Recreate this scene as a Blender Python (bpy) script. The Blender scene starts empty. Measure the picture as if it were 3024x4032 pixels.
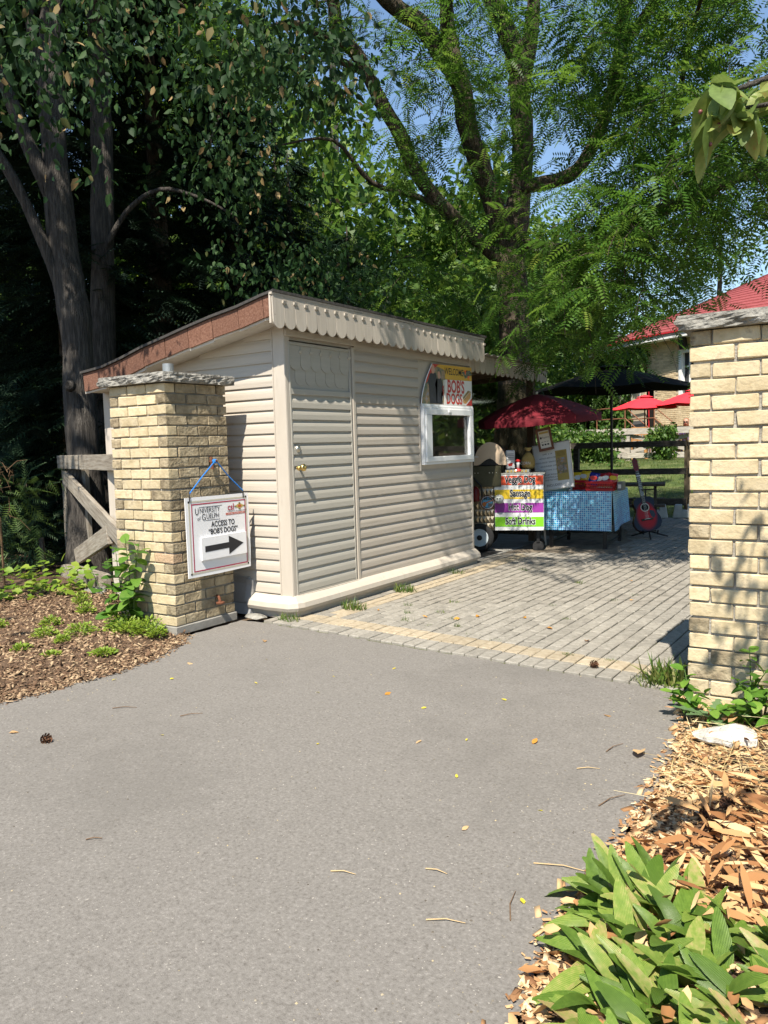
import bpy, bmesh, math, random
import numpy as np
from mathutils import Vector, Matrix
random.seed(7)
rng = np.random.default_rng(7)
S = bpy.context.scene
COL = S.collection

# ---------------------------------------------------------------- camera
def look(yaw, pitch, roll):
    f = Vector((-math.sin(yaw)*math.cos(pitch), math.cos(yaw)*math.cos(pitch), math.sin(pitch)))
    r = Vector((math.cos(yaw), math.sin(yaw), 0)); d = f.cross(r)
    r2 = math.cos(roll)*r + math.sin(roll)*d; d2 = -math.sin(roll)*r + math.cos(roll)*d
    m = Matrix((r2, -d2, -f)).transposed()
    return m.to_4x4()
cam_d = bpy.data.cameras.new('camera'); cam = bpy.data.objects.new('camera', cam_d); COL.objects.link(cam)
cam.matrix_world = Matrix.Translation((0, 0, 1.45)) @ look(math.radians(33.926), math.radians(-4.796), math.radians(1.632))
cam_d.sensor_width = 36; cam_d.lens = 27.68; cam_d.clip_start = .05; cam_d.clip_end = 2000
S.camera = cam
# ---------------------------------------------------------------- sky and sun
SUN = Vector((.22, -.66, 1.0)).normalized()          # towards the sun
W = bpy.data.worlds.new('World'); S.world = W; W.use_nodes = True
wn = W.node_tree; bg = wn.nodes['Background']
sky = wn.nodes.new('ShaderNodeTexSky'); sky.sky_type = 'NISHITA'; sky.sun_disc = False
sky.sun_elevation = math.asin(SUN.z); sky.sun_rotation = math.atan2(SUN.x, SUN.y)
sky.air_density = 1.25; sky.dust_density = 0.; sky.ozone_density = 3.; sky.altitude = 300
wn.links.new(sky.outputs[0], bg.inputs[0]); bg.inputs[1].default_value = .095
sd = bpy.data.lights.new('sun', 'SUN'); sd.energy = 5.0; sd.angle = math.radians(.53); sd.color = (1, .925, .80)
so = bpy.data.objects.new('sun', sd); COL.objects.link(so); so.location = (4, -15, 24)
so.rotation_euler = (-SUN).to_track_quat('-Z', 'Y').to_euler()
S.view_settings.view_transform = 'Standard'; S.view_settings.look = 'None'
S.view_settings.gamma = 1; S.view_settings.use_curve_mapping = False; S.view_settings.exposure = .95
S.cycles.max_bounces = 6; S.cycles.transparent_max_bounces = 8; S.cycles.caustics_reflective = False
S.cycles.caustics_refractive = False; S.cycles.sample_clamp_indirect = 4

# ---------------------------------------------------------------- materials
MATS = {}
def _ramp(nt, cols, pos=None):
    r = nt.nodes.new('ShaderNodeValToRGB'); e = r.color_ramp.elements
    n = len(cols)
    while len(e) < n: e.new(.5)
    for i, c in enumerate(cols):
        e[i].position = pos[i] if pos else .3 + .4*i/(max(1, n-1)); e[i].color = (*c, 1)
    return r
def mat(name, cols, scale=6., rough=.75, metal=0., bump=0., bscale=40., vary=0., spec=.3, stretch=(1, 1, 1), pos=None,
        detail=5, bdist=.01, speck=None, coord='Object', coat=0., bstretch=None, wear=None):
    """noise-mottled surface; vary = value shift from one object to the next"""
    if name in MATS: return MATS[name]
    m = bpy.data.materials.new(name); m.use_nodes = True; nt = m.node_tree; L = nt.links.new
    b = nt.nodes['Principled BSDF']
    if not isinstance(cols[0], (tuple, list)): cols = [cols]
    tc = nt.nodes.new('ShaderNodeTexCoord'); mp = nt.nodes.new('ShaderNodeMapping'); mp.inputs['Scale'].default_value = stretch
    L(tc.outputs[coord], mp.inputs[0])
    oi = nt.nodes.new('ShaderNodeObjectInfo')
    vec = mp.outputs[0]
    if vary:                                     # shift the pattern with the object's own number
        ad = nt.nodes.new('ShaderNodeVectorMath'); ad.operation = 'ADD'
        sc = nt.nodes.new('ShaderNodeVectorMath'); sc.operation = 'SCALE'; sc.inputs[3].default_value = 37.
        cb = nt.nodes.new('ShaderNodeCombineXYZ')
        for k in range(3): L(oi.outputs['Random'], cb.inputs[k])
        L(cb.outputs[0], sc.inputs[0]); L(vec, ad.inputs[0]); L(sc.outputs[0], ad.inputs[1]); vec = ad.outputs[0]
    col = None
    if len(cols) > 1:
        no = nt.nodes.new('ShaderNodeTexNoise'); no.inputs['Scale'].default_value = scale; no.inputs['Detail'].default_value = detail
        no.inputs['Roughness'].default_value = .62
        L(vec, no.inputs['Vector']); r = _ramp(nt, cols, pos); L(no.outputs[0], r.inputs[0]); col = r.outputs[0]
    else:
        rg = nt.nodes.new('ShaderNodeRGB'); rg.outputs[0].default_value = (*cols[0], 1); col = rg.outputs[0]
    if speck:                                    # (scale, threshold, colour): small flecks
        vo = nt.nodes.new('ShaderNodeTexNoise'); vo.inputs['Scale'].default_value = speck[0]; vo.inputs['Detail'].default_value = 2; L(vec, vo.inputs['Vector'])
        r2 = _ramp(nt, [(0, 0, 0), (1, 1, 1)], [speck[1], speck[1]+.06]); L(vo.outputs[0], r2.inputs[0])
        mx = nt.nodes.new('ShaderNodeMix'); mx.data_type = 'RGBA'; L(r2.outputs[0], mx.inputs[0]); L(col, mx.inputs[6]); mx.inputs[7].default_value = (*speck[2], 1); col = mx.outputs[2]
    if wear:
        vo = nt.nodes.new('ShaderNodeTexNoise'); vo.inputs['Scale'].default_value = wear[0]; vo.inputs['Detail'].default_value = 8; vo.inputs['Roughness'].default_value = .7; L(vec, vo.inputs['Vector'])
        wf = wear[3] if len(wear) > 3 else 1.; r2 = _ramp(nt, [(0, 0, 0), (wf, wf, wf)], [wear[1], wear[1]+.12]); L(vo.outputs[0], r2.inputs[0])
        mx = nt.nodes.new('ShaderNodeMix'); mx.data_type = 'RGBA'; L(r2.outputs[0], mx.inputs[0]); L(col, mx.inputs[6]); mx.inputs[7].default_value = (*wear[2], 1); col = mx.outputs[2]
    if vary:
        hs = nt.nodes.new('ShaderNodeHueSaturation'); mr = nt.nodes.new('ShaderNodeMapRange')
        mr.inputs[3].default_value = 1-vary; mr.inputs[4].default_value = 1+vary; L(oi.outputs['Random'], mr.inputs[0])
        L(mr.outputs[0], hs.inputs['Value']); L(col, hs.inputs['Color']); col = hs.outputs[0]
    L(col, b.inputs['Base Color'])
    b.inputs['Roughness'].default_value = rough; b.inputs['Metallic'].default_value = metal; b.inputs['Specular IOR Level'].default_value = spec
    b.inputs['Coat Weight'].default_value = coat
    if bump:
        nb = nt.nodes.new('ShaderNodeTexNoise'); nb.inputs['Scale'].default_value = bscale; nb.inputs['Detail'].default_value = 6
        if bstretch:
            mp2 = nt.nodes.new('ShaderNodeMapping'); mp2.inputs['Scale'].default_value = bstretch; L(vec, mp2.inputs[0]); L(mp2.outputs[0], nb.inputs['Vector'])
        else: L(vec, nb.inputs['Vector'])
        bp = nt.nodes.new('ShaderNodeBump'); bp.inputs['Strength'].default_value = bump; bp.inputs['Distance'].default_value = bdist
        L(nb.outputs[0], bp.inputs['Height']); L(bp.outputs[0], b.inputs['Normal'])
    MATS[name] = m; return m
def leafmat(name, cols, trans=.35, rough=.5, attr=True, pos=None, spec=.35, veins=0.):
    """leaf blade: colour from a number stored per leaf (or per object), part of the light shines through"""
    if name in MATS: return MATS[name]
    m = bpy.data.materials.new(name); m.use_nodes = True; nt = m.node_tree; L = nt.links.new
    b = nt.nodes['Principled BSDF']; out = nt.nodes['Material Output']
    n = len(cols); r = _ramp(nt, cols, pos or [i/(n-1) for i in range(n)])
    if attr:
        a = nt.nodes.new('ShaderNodeAttribute'); a.attribute_name = 'tint'; L(a.outputs['Fac'], r.inputs[0])
    else:
        a = nt.nodes.new('ShaderNodeObjectInfo'); tc = nt.nodes.new('ShaderNodeTexCoord'); no = nt.nodes.new('ShaderNodeTexNoise'); no.inputs['Scale'].default_value = 9
        no.inputs['Detail'].default_value = 5; L(tc.outputs['Object'], no.inputs['Vector'])
        ma = nt.nodes.new('ShaderNodeMath'); ma.operation = 'MULTIPLY_ADD'; ma.inputs[1].default_value = .7; L(no.outputs[0], ma.inputs[0])
        m2 = nt.nodes.new('ShaderNodeMath'); m2.operation = 'MULTIPLY_ADD'; m2.inputs[1].default_value = .8; m2.inputs[2].default_value = -.25
        L(a.outputs['Random'], m2.inputs[0]); L(m2.outputs[0], ma.inputs[2]); fac = ma.outputs[0]
        if veins:                                # parallel veins along the blade, in relief and a shade paler
            wv = nt.nodes.new('ShaderNodeTexWave'); wv.bands_direction = 'X'; wv.inputs['Scale'].default_value = veins; wv.inputs['Distortion'].default_value = .6; wv.inputs['Detail'].default_value = 2; L(tc.outputs['Object'], wv.inputs['Vector'])
            bp = nt.nodes.new('ShaderNodeBump'); bp.inputs['Strength'].default_value = .5; bp.inputs['Distance'].default_value = .006; L(wv.outputs[1], bp.inputs['Height']); L(bp.outputs[0], b.inputs['Normal'])
            mv = nt.nodes.new('ShaderNodeMath'); mv.operation = 'MULTIPLY_ADD'; mv.inputs[1].default_value = .14; L(wv.outputs[1], mv.inputs[0]); L(fac, mv.inputs[2]); fac = mv.outputs[0]
        L(fac, r.inputs[0])
    L(r.outputs[0], b.inputs['Base Color']); b.inputs['Roughness'].default_value = rough; b.inputs['Specular IOR Level'].default_value = spec
    t = nt.nodes.new('ShaderNodeBsdfTranslucent'); hs = nt.nodes.new('ShaderNodeHueSaturation'); hs.inputs['Value'].default_value = 1.5; hs.inputs['Hue'].default_value = .485
    L(r.outputs[0], hs.inputs['Color']); L(hs.outputs[0], t.inputs[0])
    mx = nt.nodes.new('ShaderNodeMixShader'); mx.inputs[0].default_value = trans
    L(b.outputs[0], mx.inputs[1]); L(t.outputs[0], mx.inputs[2]); L(mx.outputs[0], out.inputs[0])
    MATS[name] = m; return m
def glassmat(name, tint=(.9, .93, .92), gloss=.12, rough=.02):
    if name in MATS: return MATS[name]
    m = bpy.data.materials.new(name); m.use_nodes = True; nt = m.node_tree; L = nt.links.new; out = nt.nodes['Material Output']
    nt.nodes.remove(nt.nodes['Principled BSDF'])
    t = nt.nodes.new('ShaderNodeBsdfTransparent'); t.inputs[0].default_value = (*tint, 1)
    g = nt.nodes.new('ShaderNodeBsdfGlossy'); g.inputs['Roughness'].default_value = rough
    lw = nt.nodes.new('ShaderNodeLayerWeight'); lw.inputs[0].default_value = .35
    mr = nt.nodes.new('ShaderNodeMapRange'); mr.inputs[3].default_value = gloss; mr.inputs[4].default_value = .9; L(lw.outputs['Fresnel'], mr.inputs[0])
    mx = nt.nodes.new('ShaderNodeMixShader'); L(mr.outputs[0], mx.inputs[0]); L(t.outputs[0], mx.inputs[1]); L(g.outputs[0], mx.inputs[2]); L(mx.outputs[0], out.inputs[0])
    MATS[name] = m; return m

# ---------------------------------------------------------------- mesh helpers
def off(p):
    o = Vector((0, 0, 0))
    while p: o += p.location; p = p.parent
    return o
def tag(o, label, cat, group=None, kind=None):
    if label: o['label'] = label
    if cat: o['category'] = cat
    if group: o['group'] = group
    if kind: o['kind'] = kind
    return o
def thing(name, label, cat, loc=(0, 0, 0), rz=0., group=None, rot=None):
    o = bpy.data.objects.new(name, None); COL.objects.link(o); o.location = loc; o.rotation_euler = rot or (0, 0, rz)
    o.empty_display_size = .1
    return tag(o, label, cat, group)
def link(name, me, m=None, parent=None, loc=None, rot=None, scale=None):
    if m is not None and not me.materials: me.materials.append(m)
    o = bpy.data.objects.new(name, me); COL.objects.link(o); o.parent = parent
    if loc is not None: o.location = loc
    if rot is not None: o.rotation_euler = rot
    if scale is not None: o.scale = scale if hasattr(scale, '__len__') else (scale,)*3
    return o
def copy_tree(o, parent=None, loc=None, rz=None):
    c = o.copy(); COL.objects.link(c); c.parent = parent
    if loc is not None: c.location = loc
    if rz is not None: c.rotation_euler = (0, 0, rz)
    for ch in o.children: copy_tree(ch, c)
    return c
class MB:
    def __init__(s): s.v = []; s.f = []
    def add(s, vs, fs):
        o = len(s.v); s.v += [tuple(v) for v in vs]; s.f += [tuple(i+o for i in f) for f in fs]; return s
    def bx(s, x0, x1, y0, y1, z0, z1):
        return s.add([(x0, y0, z0), (x1, y0, z0), (x1, y1, z0), (x0, y1, z0), (x0, y0, z1), (x1, y0, z1), (x1, y1, z1), (x0, y1, z1)],
                     [(0, 3, 2, 1), (4, 5, 6, 7), (0, 1, 5, 4), (1, 2, 6, 5), (2, 3, 7, 6), (3, 0, 4, 7)])
    def bar(s, a, b, w, h, up=(0, 0, 1)):
        """square bar from a to b, w wide and h high"""
        a = Vector(a); b = Vector(b); d = (b-a).normalized(); sx = d.cross(Vector(up))
        if sx.length < 1e-4: sx = d.cross(Vector((1, 0, 0)))
        sx.normalize(); sy = sx.cross(d)
        vs = [p + sx*i*w/2 + sy*j*h/2 for p in (a, b) for i, j in ((-1, -1), (1, -1), (1, 1), (-1, 1))]
        return s.add(vs, [(0, 1, 2, 3), (7, 6, 5, 4), (0, 4, 5, 1), (1, 5, 6, 2), (2, 6, 7, 3), (3, 7, 4, 0)])
    def tube(s, pts, r, n=8, cap=True, jit=0.):
        pts = [Vector(p) for p in pts]; m = len(pts)
        rs = r if hasattr(r, '__len__') else [r]*m
        vs = []; prev = None
        for i, p in enumerate(pts):
            d = (pts[min(i+1, m-1)]-pts[max(i-1, 0)]).normalized()
            if prev is None:
                prev = d.orthogonal().normalized()
            prev = (prev - d*prev.dot(d)).normalized(); q = d.cross(prev)
            for k in range(n):
                a = 2*math.pi*k/n; rr = rs[i]*(1+(random.uniform(-jit, jit) if jit else 0))
                vs.append(p + prev*math.cos(a)*rr + q*math.sin(a)*rr)
        fs = [(i*n+k, i*n+(k+1) % n, (i+1)*n+(k+1) % n, (i+1)*n+k) for i in range(m-1) for k in range(n)]
        if cap: fs += [tuple(range(n-1, -1, -1)), tuple((m-1)*n+k for k in range(n))]
        return s.add(vs, fs)
    def lathe(s, prof, c=(0, 0, 0), n=24, axis=(0, 0, 1), cap=True):
        """prof = [(radius, height along axis)]"""
        ax = Vector(axis).normalized(); e = ax.orthogonal().normalized(); g = ax.cross(e); c = Vector(c); m = len(prof)
        vs = [c + ax*h + (e*math.cos(2*math.pi*k/n)+g*math.sin(2*math.pi*k/n))*r for r, h in prof for k in range(n)]
        fs = [(i*n+k, i*n+(k+1) % n, (i+1)*n+(k+1) % n, (i+1)*n+k) for i in range(m-1) for k in range(n)]
        if cap: fs += [tuple(range(n-1, -1, -1)), tuple((m-1)*n+k for k in range(n))]
        return s.add(vs, fs)
    def prism(s, poly, o, a, b, d):
        """2-D outline in axes a, b at o, pushed along d"""
        o = Vector(o); a = Vector(a); b = Vector(b); d = Vector(d); n = len(poly)
        base = [o+a*x+b*y for x, y in poly]
        return s.add(base+[p+d for p in base], [tuple(range(n-1, -1, -1)), tuple(range(n, 2*n))] + [(i, (i+1) % n, n+(i+1) % n, n+i) for i in range(n)])
    def mesh(s, name, bev=0., smooth=False, o=(0, 0, 0), segs=1):
        me = bpy.data.meshes.new(name); o = Vector(o)
        me.from_pydata([Vector(v)-o for v in s.v], [], s.f)
        bm = bmesh.new(); bm.from_mesh(me); bmesh.ops.recalc_face_normals(bm, faces=bm.faces)
        if bev: bmesh.ops.bevel(bm, geom=bm.edges[:], offset=bev, segments=segs, affect='EDGES', clamp_overlap=True)
        bm.to_mesh(me); bm.free()
        if smooth: me.shade_smooth()
        return me
    def build(s, name, m, parent=None, bev=0., smooth=False, world=True, kind=None, segs=1):
        o = off(parent) if world else Vector((0, 0, 0))
        ob = link(name, s.mesh(name, bev, smooth, o, segs), m, parent)
        if kind: ob['kind'] = kind
        return ob
def text(s, size, m, parent, o, a, b, name='lettering', thick=0., align='CENTER', xs=1., bold=0., shear=0.):
    """flat lettering: baseline point o, reading direction a, up direction b"""
    cu = bpy.data.curves.new('t', 'FONT'); cu.body = s; cu.size = size; cu.align_x = align; cu.offset = bold; cu.extrude = thick; cu.resolution_u = 3; cu.shear = shear
    t = bpy.data.objects.new('t', cu); me = bpy.data.meshes.new_from_object(t); me.name = name
    a = Vector(a).normalized(); b = Vector(b).normalized(); n = a.cross(b)
    M = Matrix((a*xs, b, n)).transposed().to_4x4(); M.translation = Vector(o) - off(parent)
    me.transform(M); me.materials.clear(); me.materials.append(m)
    bpy.data.objects.remove(t); bpy.data.curves.remove(cu)
    return link(name, me, None, parent)
def sheet(name, m, poly, z, parent=None, wob=0., step=.12, kind='structure', label=None, cat=None):
    """flat irregular sheet: outline points in order, edges broken up finely"""
    pts = []
    for i, p in enumerate(poly):
        q = poly[(i+1) % len(poly)]; d = math.dist(p, q); k = max(1, min(80, int(d/step)))
        for j in range(k):
            t = j/k; w = wob if d < 12 else 0
            pts.append((p[0]+(q[0]-p[0])*t+random.uniform(-w, w), p[1]+(q[1]-p[1])*t+random.uniform(-w, w), z))
    mb = MB(); mb.add(pts, [tuple(range(len(pts)))])
    o = mb.build(name, m, parent); tag(o, label, cat, None, kind); return o
# ---- leaf masses made with arrays
T_LEAF = (np.array([(0, 0, 0), (.27, .3, .05), (-.27, .3, .05), (.22, .65, .02), (-.22, .65, .02), (0, 1, -.12), (0, .32, -.02), (0, .66, -.05)], float),
          [(0, 1, 6), (0, 6, 2), (1, 3, 7, 6), (2, 6, 7, 4), (3, 5, 7), (4, 7, 5)])
T_DIAM = (np.array([(0, 0, 0), (.3, .45, .04), (0, 1, -.06), (-.3, .45, .04)], float), [(0, 1, 2, 3)])
def frond(pairs, lw, ll, sag=.25):
    v = []; f = []
    for i in range(pairs):
        t = (i+.7)/pairs; y = t; z = -sag*t*t; l = ll*(1-.45*abs(t-.45))
        for s in (-1, 1):
            k = len(v); v += [(0, y, z), (s*l*.5, y-lw*.5+l*.16, z-.02), (s*l, y+l*.3, z-.06), (s*l*.5, y+lw*.5+l*.16, z-.02)]; f.append((k, k+1, k+2, k+3))
    return np.array(v, float), f
T_FROND = frond(8, .1, .3); T_FROND5 = frond(5, .16, .32)
def spray(n, lw=.07, ll=.34):
    v = [(-.012, 0, 0), (.012, 0, 0), (.006, 1, -.12), (-.006, 1, -.12)]; f = [(0, 1, 2, 3)]
    for i in range(n):
        t = (i+.5)/n; l = ll*(1.1-t*.8)
        for s in (-1, 1):
            k = len(v); y = t; z = -.12*t*t; v += [(0, y-lw*.5, z), (s*l, y+l*.75, z-.05), (0, y+lw*.5, z+.01)]; f.append((k, k+1, k+2))
    return np.array(v, float), f
T_SPRAY = spray(7)
def leaf_mesh(name, T, P, D, N, sz, tint):
    tv, tf = T; P = np.asarray(P, float); n = len(P); k = len(tv)
    D = D/np.linalg.norm(D, axis=1, keepdims=True); X = np.cross(D, N); X /= np.linalg.norm(X, axis=1, keepdims=True)+1e-9; Z = np.cross(X, D)
    sz = np.broadcast_to(sz, n)[:, None, None]
    V = P[:, None, :] + sz*(tv[None, :, 0, None]*X[:, None, :] + tv[None, :, 1, None]*D[:, None, :] + tv[None, :, 2, None]*Z[:, None, :])
    V = V.reshape(-1, 3)
    loops = np.concatenate([np.array(f) for f in tf]); lens = np.array([len(f) for f in tf])
    allL = (loops[None, :] + (np.arange(n)*k)[:, None]).ravel().astype(np.int32)
    tot = np.tile(lens, n); start = np.concatenate(([0], np.cumsum(tot)[:-1])).astype(np.int32)
    me = bpy.data.meshes.new(name); me.vertices.add(len(V)); me.vertices.foreach_set('co', V.astype(np.float32).ravel())
    me.loops.add(len(allL)); me.loops.foreach_set('vertex_index', allL)
    me.polygons.add(len(tot)); me.polygons.foreach_set('loop_start', start)
    at = me.attributes.new('tint', 'FLOAT', 'POINT'); at.data.foreach_set('value', np.repeat(np.broadcast_to(tint, n), k).astype(np.float32))
    me.update(calc_edges=True); return me
def rnd_dir(n, up=0.):
    d = rng.normal(size=(n, 3)); d[:, 2] += up; return d/np.linalg.norm(d, axis=1, keepdims=True)
def blob_points(blobs, dens):
    """points through the volume of ellipsoids (x, y, z, rx, ry, rz[, weight])"""
    P = []; C = []
    for b in blobs:
        w = b[6] if len(b) > 6 else 1.; n = max(3, int(dens*w*b[3]*b[4]*b[5]))
        d = rnd_dir(n); r = rng.random(n)**.45
        P.append(np.array(b[:3]) + d*r[:, None]*np.array(b[3:6])); C.append(np.repeat([b[:3]], n, 0))
    return np.concatenate(P), np.concatenate(C)
def crown(name, blobs, dens, T, size, m, parent, droop=-.35, up=.5, jit=.35, lo=.0, hi=1., outward=.6):
    P, C = blob_points(blobs, dens); n = len(P)
    o = P-C; o /= np.linalg.norm(o, axis=1, keepdims=True)+1e-6
    D = outward*o + rnd_dir(n)*.8; D[:, 2] += droop
    N = rnd_dir(n)*.7; N[:, 2] += up
    sz = size*(1+jit*(rng.random(n)*2-1)); t = lo+(hi-lo)*rng.random(n)
    me = leaf_mesh(name, T, P-np.array(off(parent)), D, N, sz, t)
    return link(name, me, m, parent)
def twig_crown(name, blobs, dens, T, size, m, parent, per=7, length=.55, droop=.9, lo=0., hi=1., twigm=None):
    """leaves set along drooping twigs, so that they hang together in sprays"""
    P, C = blob_points(blobs, dens); n = len(P)
    o = P-C; o /= np.linalg.norm(o, axis=1, keepdims=True)+1e-6
    d = o*.7 + rnd_dir(n)*.7; d[:, 2] *= .5; d /= np.linalg.norm(d, axis=1, keepdims=True)
    s = (np.arange(per)+.5)/per
    L = length*(.6+.8*rng.random(n))
    Q = P[:, None, :] + d[:, None, :]*(s[None, :, None]*L[:, None, None])
    Q[:, :, 2] -= droop*L[:, None]*s[None, :]**2*.55
    side = np.cross(d, (0, 0, 1.)); side /= np.linalg.norm(side, axis=1, keepdims=True)+1e-6
    sg = np.where(np.arange(per) % 2, 1., -1.)
    D = d[:, None, :]*.55 + side[:, None, :]*sg[None, :, None]*.8 + rng.normal(size=(n, per, 3))*.25
    D[:, :, 2] -= droop*.35*s[None, :]+.1
    N = rng.normal(size=(n, per, 3))*.35; N[:, :, 2] += 1
    Q = Q.reshape(-1, 3); D = D.reshape(-1, 3); N = N.reshape(-1, 3); k = len(Q)
    t = np.repeat(lo+(hi-lo)*rng.random(n), per)*.6+rng.random(k)*.4*(hi-lo)+lo*.4
    me = leaf_mesh(name, T, Q-np.array(off(parent)), D, N, size*(.75+.5*rng.random(k)), t)
    if twigm:                                    # the thin drooping shoots that carry the leaves
        b_ = -droop*.55; T2 = (np.array([(w*x, s_, b_*s_*s_+z_*w) for s_, w in ((0, .008), (.35, .006), (.7, .004), (1., .002)) for x, z_ in ((-1, 0), (1, 0), (0, 1.4))], float), [(3*i+j, 3*i+(j+1) % 3, 3*i+3+(j+1) % 3, 3*i+3+j) for i in range(3) for j in range(3)])
        U = np.tile((0., 0., 1.), (n, 1)); link('twigs', leaf_mesh('twigs', T2, P-np.array(off(parent)), d, U, L, rng.random(n)), twigm, parent)
    return link(name, me, m, parent)
# ================================================================ GROUND
def hz(x, y):
    t = min(1., max(0., (y-15.6)/6.)); return .85*t*t*(3-2*t)
m_soil = mat('soil', [(.05, .035, .022), (.10, .07, .045), (.16, .11, .07)], scale=9, rough=.95, bump=.8, bscale=60, bdist=.02, detail=8)
m_lawn = mat('lawn', [(.035, .06, .015), (.07, .10, .025), (.14, .15, .06)], scale=3, rough=.95, bump=.6, bscale=80, bdist=.03, detail=8)
m_asph = mat('asphalt', [(.10, .091, .081), (.170, .158, .144), (.188, .175, .160), (.265, .248, .229)], scale=85, pos=[.25, .45, .56, .76], rough=.93, bump=.55, bscale=260, bdist=.004, detail=12, speck=(95, .70, (.40, .37, .33)), spec=.15, wear=(.8, .5, (.125, .116, .105), .38))
m_mulch = mat('mulch_soil', [(.055, .034, .02), (.12, .075, .045), (.2, .13, .085)], scale=26, rough=.95, bump=1., bscale=90, bdist=.02, detail=8)
m_joint = mat('joint_sand', [(.07, .06, .04), (.075, .085, .025), (.13, .11, .075)], scale=14, rough=.95, bump=.5, bscale=120)
xs = sorted(set([-160, -110, -70, -45, 45, 70, 110, 160] + list(range(-36, 37, 3)))); ys = sorted(set([-90, -50, -25, -12, 90, 130, 180] + list(range(-6, 10, 3)) + list(np.arange(12, 24, .8)) + list(range(25, 80, 6))))
mb = MB(); nx = len(xs)
mb.add([(x, y, hz(x, y)-.03) for y in ys for x in xs], [(j*nx+i, j*nx+i+1, (j+1)*nx+i+1, (j+1)*nx+i) for j in range(len(ys)-1) for i in range(nx-1)])
tag(mb.build('ground', m_soil), 'bare brown soil under the trees', 'ground', kind='structure')
# lawn beyond the rail fence, rising to the patio
lx = np.arange(-14, 10.1, 2); ly = np.concatenate((np.arange(12.9, 24, .6), [26, 30, 40, 60]))
mb = MB(); mb.add([(x, y+(.35*math.sin(x*2.1) if y < 13 else 0), hz(x, y)-.012) for y in ly for x in lx], [(j*len(lx)+i, j*len(lx)+i+1, (j+1)*len(lx)+i+1, (j+1)*len(lx)+i) for j in range(len(ly)-1) for i in range(len(lx)-1)])
lawn = tag(mb.build('lawn', m_lawn), 'shaded lawn behind the dark rail fence', 'lawn', kind='structure')
# drive
LEFT = [(-4.55, -9), (-4.5, 0), (-4.47, 2.3), (-4.40, 2.76), (-4.37, 3.2), (-4.42, 3.6), (-4.58, 3.95), (-4.72, 4.15), (-4.72, 4.8)]
RIGHT = [(-1.05, 4.52), (-.98, 4.3), (-.93, 4.09), (-.876, 3.575), (-.85, 3.1), (-.842, 2.7), (-.846, 2.4), (-.856, 2.06), (-.79, 1.71), (-.72, 1.2), (-.6, 0), (-.5, -9)]
sheet('asphalt_drive', m_asph, LEFT + [(-4.53, 4.815), (-3.4, 4.73), (-1.2, 4.56)] + RIGHT, .004, wob=.012, step=.06, label='weathered grey asphalt drive in the foreground', cat='drive')
# loose grit and crumbs on the asphalt, thicker towards the edges
gn = 2200; gy = 1.0+rng.random(gn)*3.7; gx = np.where(rng.random(gn) < .45, rng.uniform(-4.4, -.85, gn), np.where(rng.random(gn) < .5, -4.42+np.abs(rng.normal(0, .22, gn)), -.86-np.abs(rng.normal(0, .28, gn))))
T_GRIT = (np.array([(-.5, -.4, 0), (.5, -.5, 0), (.45, .5, 0), (-.4, .45, 0), (.05, 0, .5)], float), [(0, 1, 4), (1, 2, 4), (2, 3, 4), (3, 0, 4)]); Dg = rnd_dir(gn); Dg[:, 2] = 0; Ng = np.tile((0., 0., 1.), (gn, 1))
tag(link('grit', leaf_mesh('grit', T_GRIT, np.stack([gx, gy, np.full(gn, .0045)], 1), Dg, Ng, .002+.006*rng.random(gn)**3, rng.random(gn)), leafmat('grit', [(.06, .05, .04), (.16, .14, .11), (.28, .25, .2), (.4, .32, .18)], trans=0., rough=.9)), 'fine grit and crumbs scattered on the asphalt', 'grit', kind='stuff')
# ---- mulch beds, slightly heaped
def bed(name, poly, label, h=.05, m=m_mulch):
    x0 = min(p[0] for p in poly); x1 = max(p[0] for p in poly); y0 = min(p[1] for p in poly); y1 = max(p[1] for p in poly)
    st = .16; gx = np.arange(x0, x1+st, st); gy = np.arange(y0, y1+st, st)
    def inside(x, y):
        c = False; j = len(poly)-1
        for i in range(len(poly)):
            a, b = poly[i], poly[j]
            if (a[1] > y) != (b[1] > y) and x < (b[0]-a[0])*(y-a[1])/(b[1]-a[1])+a[0]: c = not c
            j = i
        return c
    def edge(x, y):
        d = 9
        for i in range(len(poly)):
            a = Vector(poly[i]); b = Vector(poly[(i+1) % len(poly)]); p = Vector((x, y)); ab = b-a
            t = max(0, min(1, (p-a).dot(ab)/ab.length_squared)); d = min(d, (p-a-ab*t).length)
        return d
    mb = MB(); idx = {}
    for j, y in enumerate(gy):
        for i, x in enumerate(gx):
            if inside(x, y):
                e = edge(x, y); idx[i, j] = len(mb.v); mb.v.append((x, y, .006+h*min(1, max(0, e-.13)/.4)+random.uniform(0, .012)*min(1, e/.3)))
    for (i, j) in list(idx):
        q = [(i, j), (i+1, j), (i+1, j+1), (i, j+1)]
        if all(k in idx for k in q): mb.f.append(tuple(idx[k] for k in q))
    # skirt to the outline
    sheet(name+'_edge', m, poly, .0055, wob=.03, step=.05, label=label+' along its rim', cat='bed')
    return tag(mb.build(name, m, smooth=True), label, 'bed', kind='structure'), inside, edge
LB = [(-4.58, -3), (-4.5, 0), (-4.46, 2.3), (-4.40, 2.76), (-4.36, 3.2), (-4.40, 3.6), (-4.56, 3.95), (-4.70, 4.13), (-4.76, 4.2), (-5.5, 4.3), (-6.6, 5.0), (-9.5, 6.4), (-13, 8), (-13, -3)]
RB = [(-1.02, 4.5), (-.96, 4.3), (-.91, 4.09), (-.86, 3.575), (-.83, 3.1), (-.82, 2.7), (-.826, 2.4), (-.836, 2.06), (-.77, 1.71), (-.7, 1.2), (-.58, 0), (-.5, -2), (3, -2), (3, 4.5)]
bedL, inL, edL = bed('mulch_bed', LB, 'brown wood chip bed left of the drive')
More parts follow.
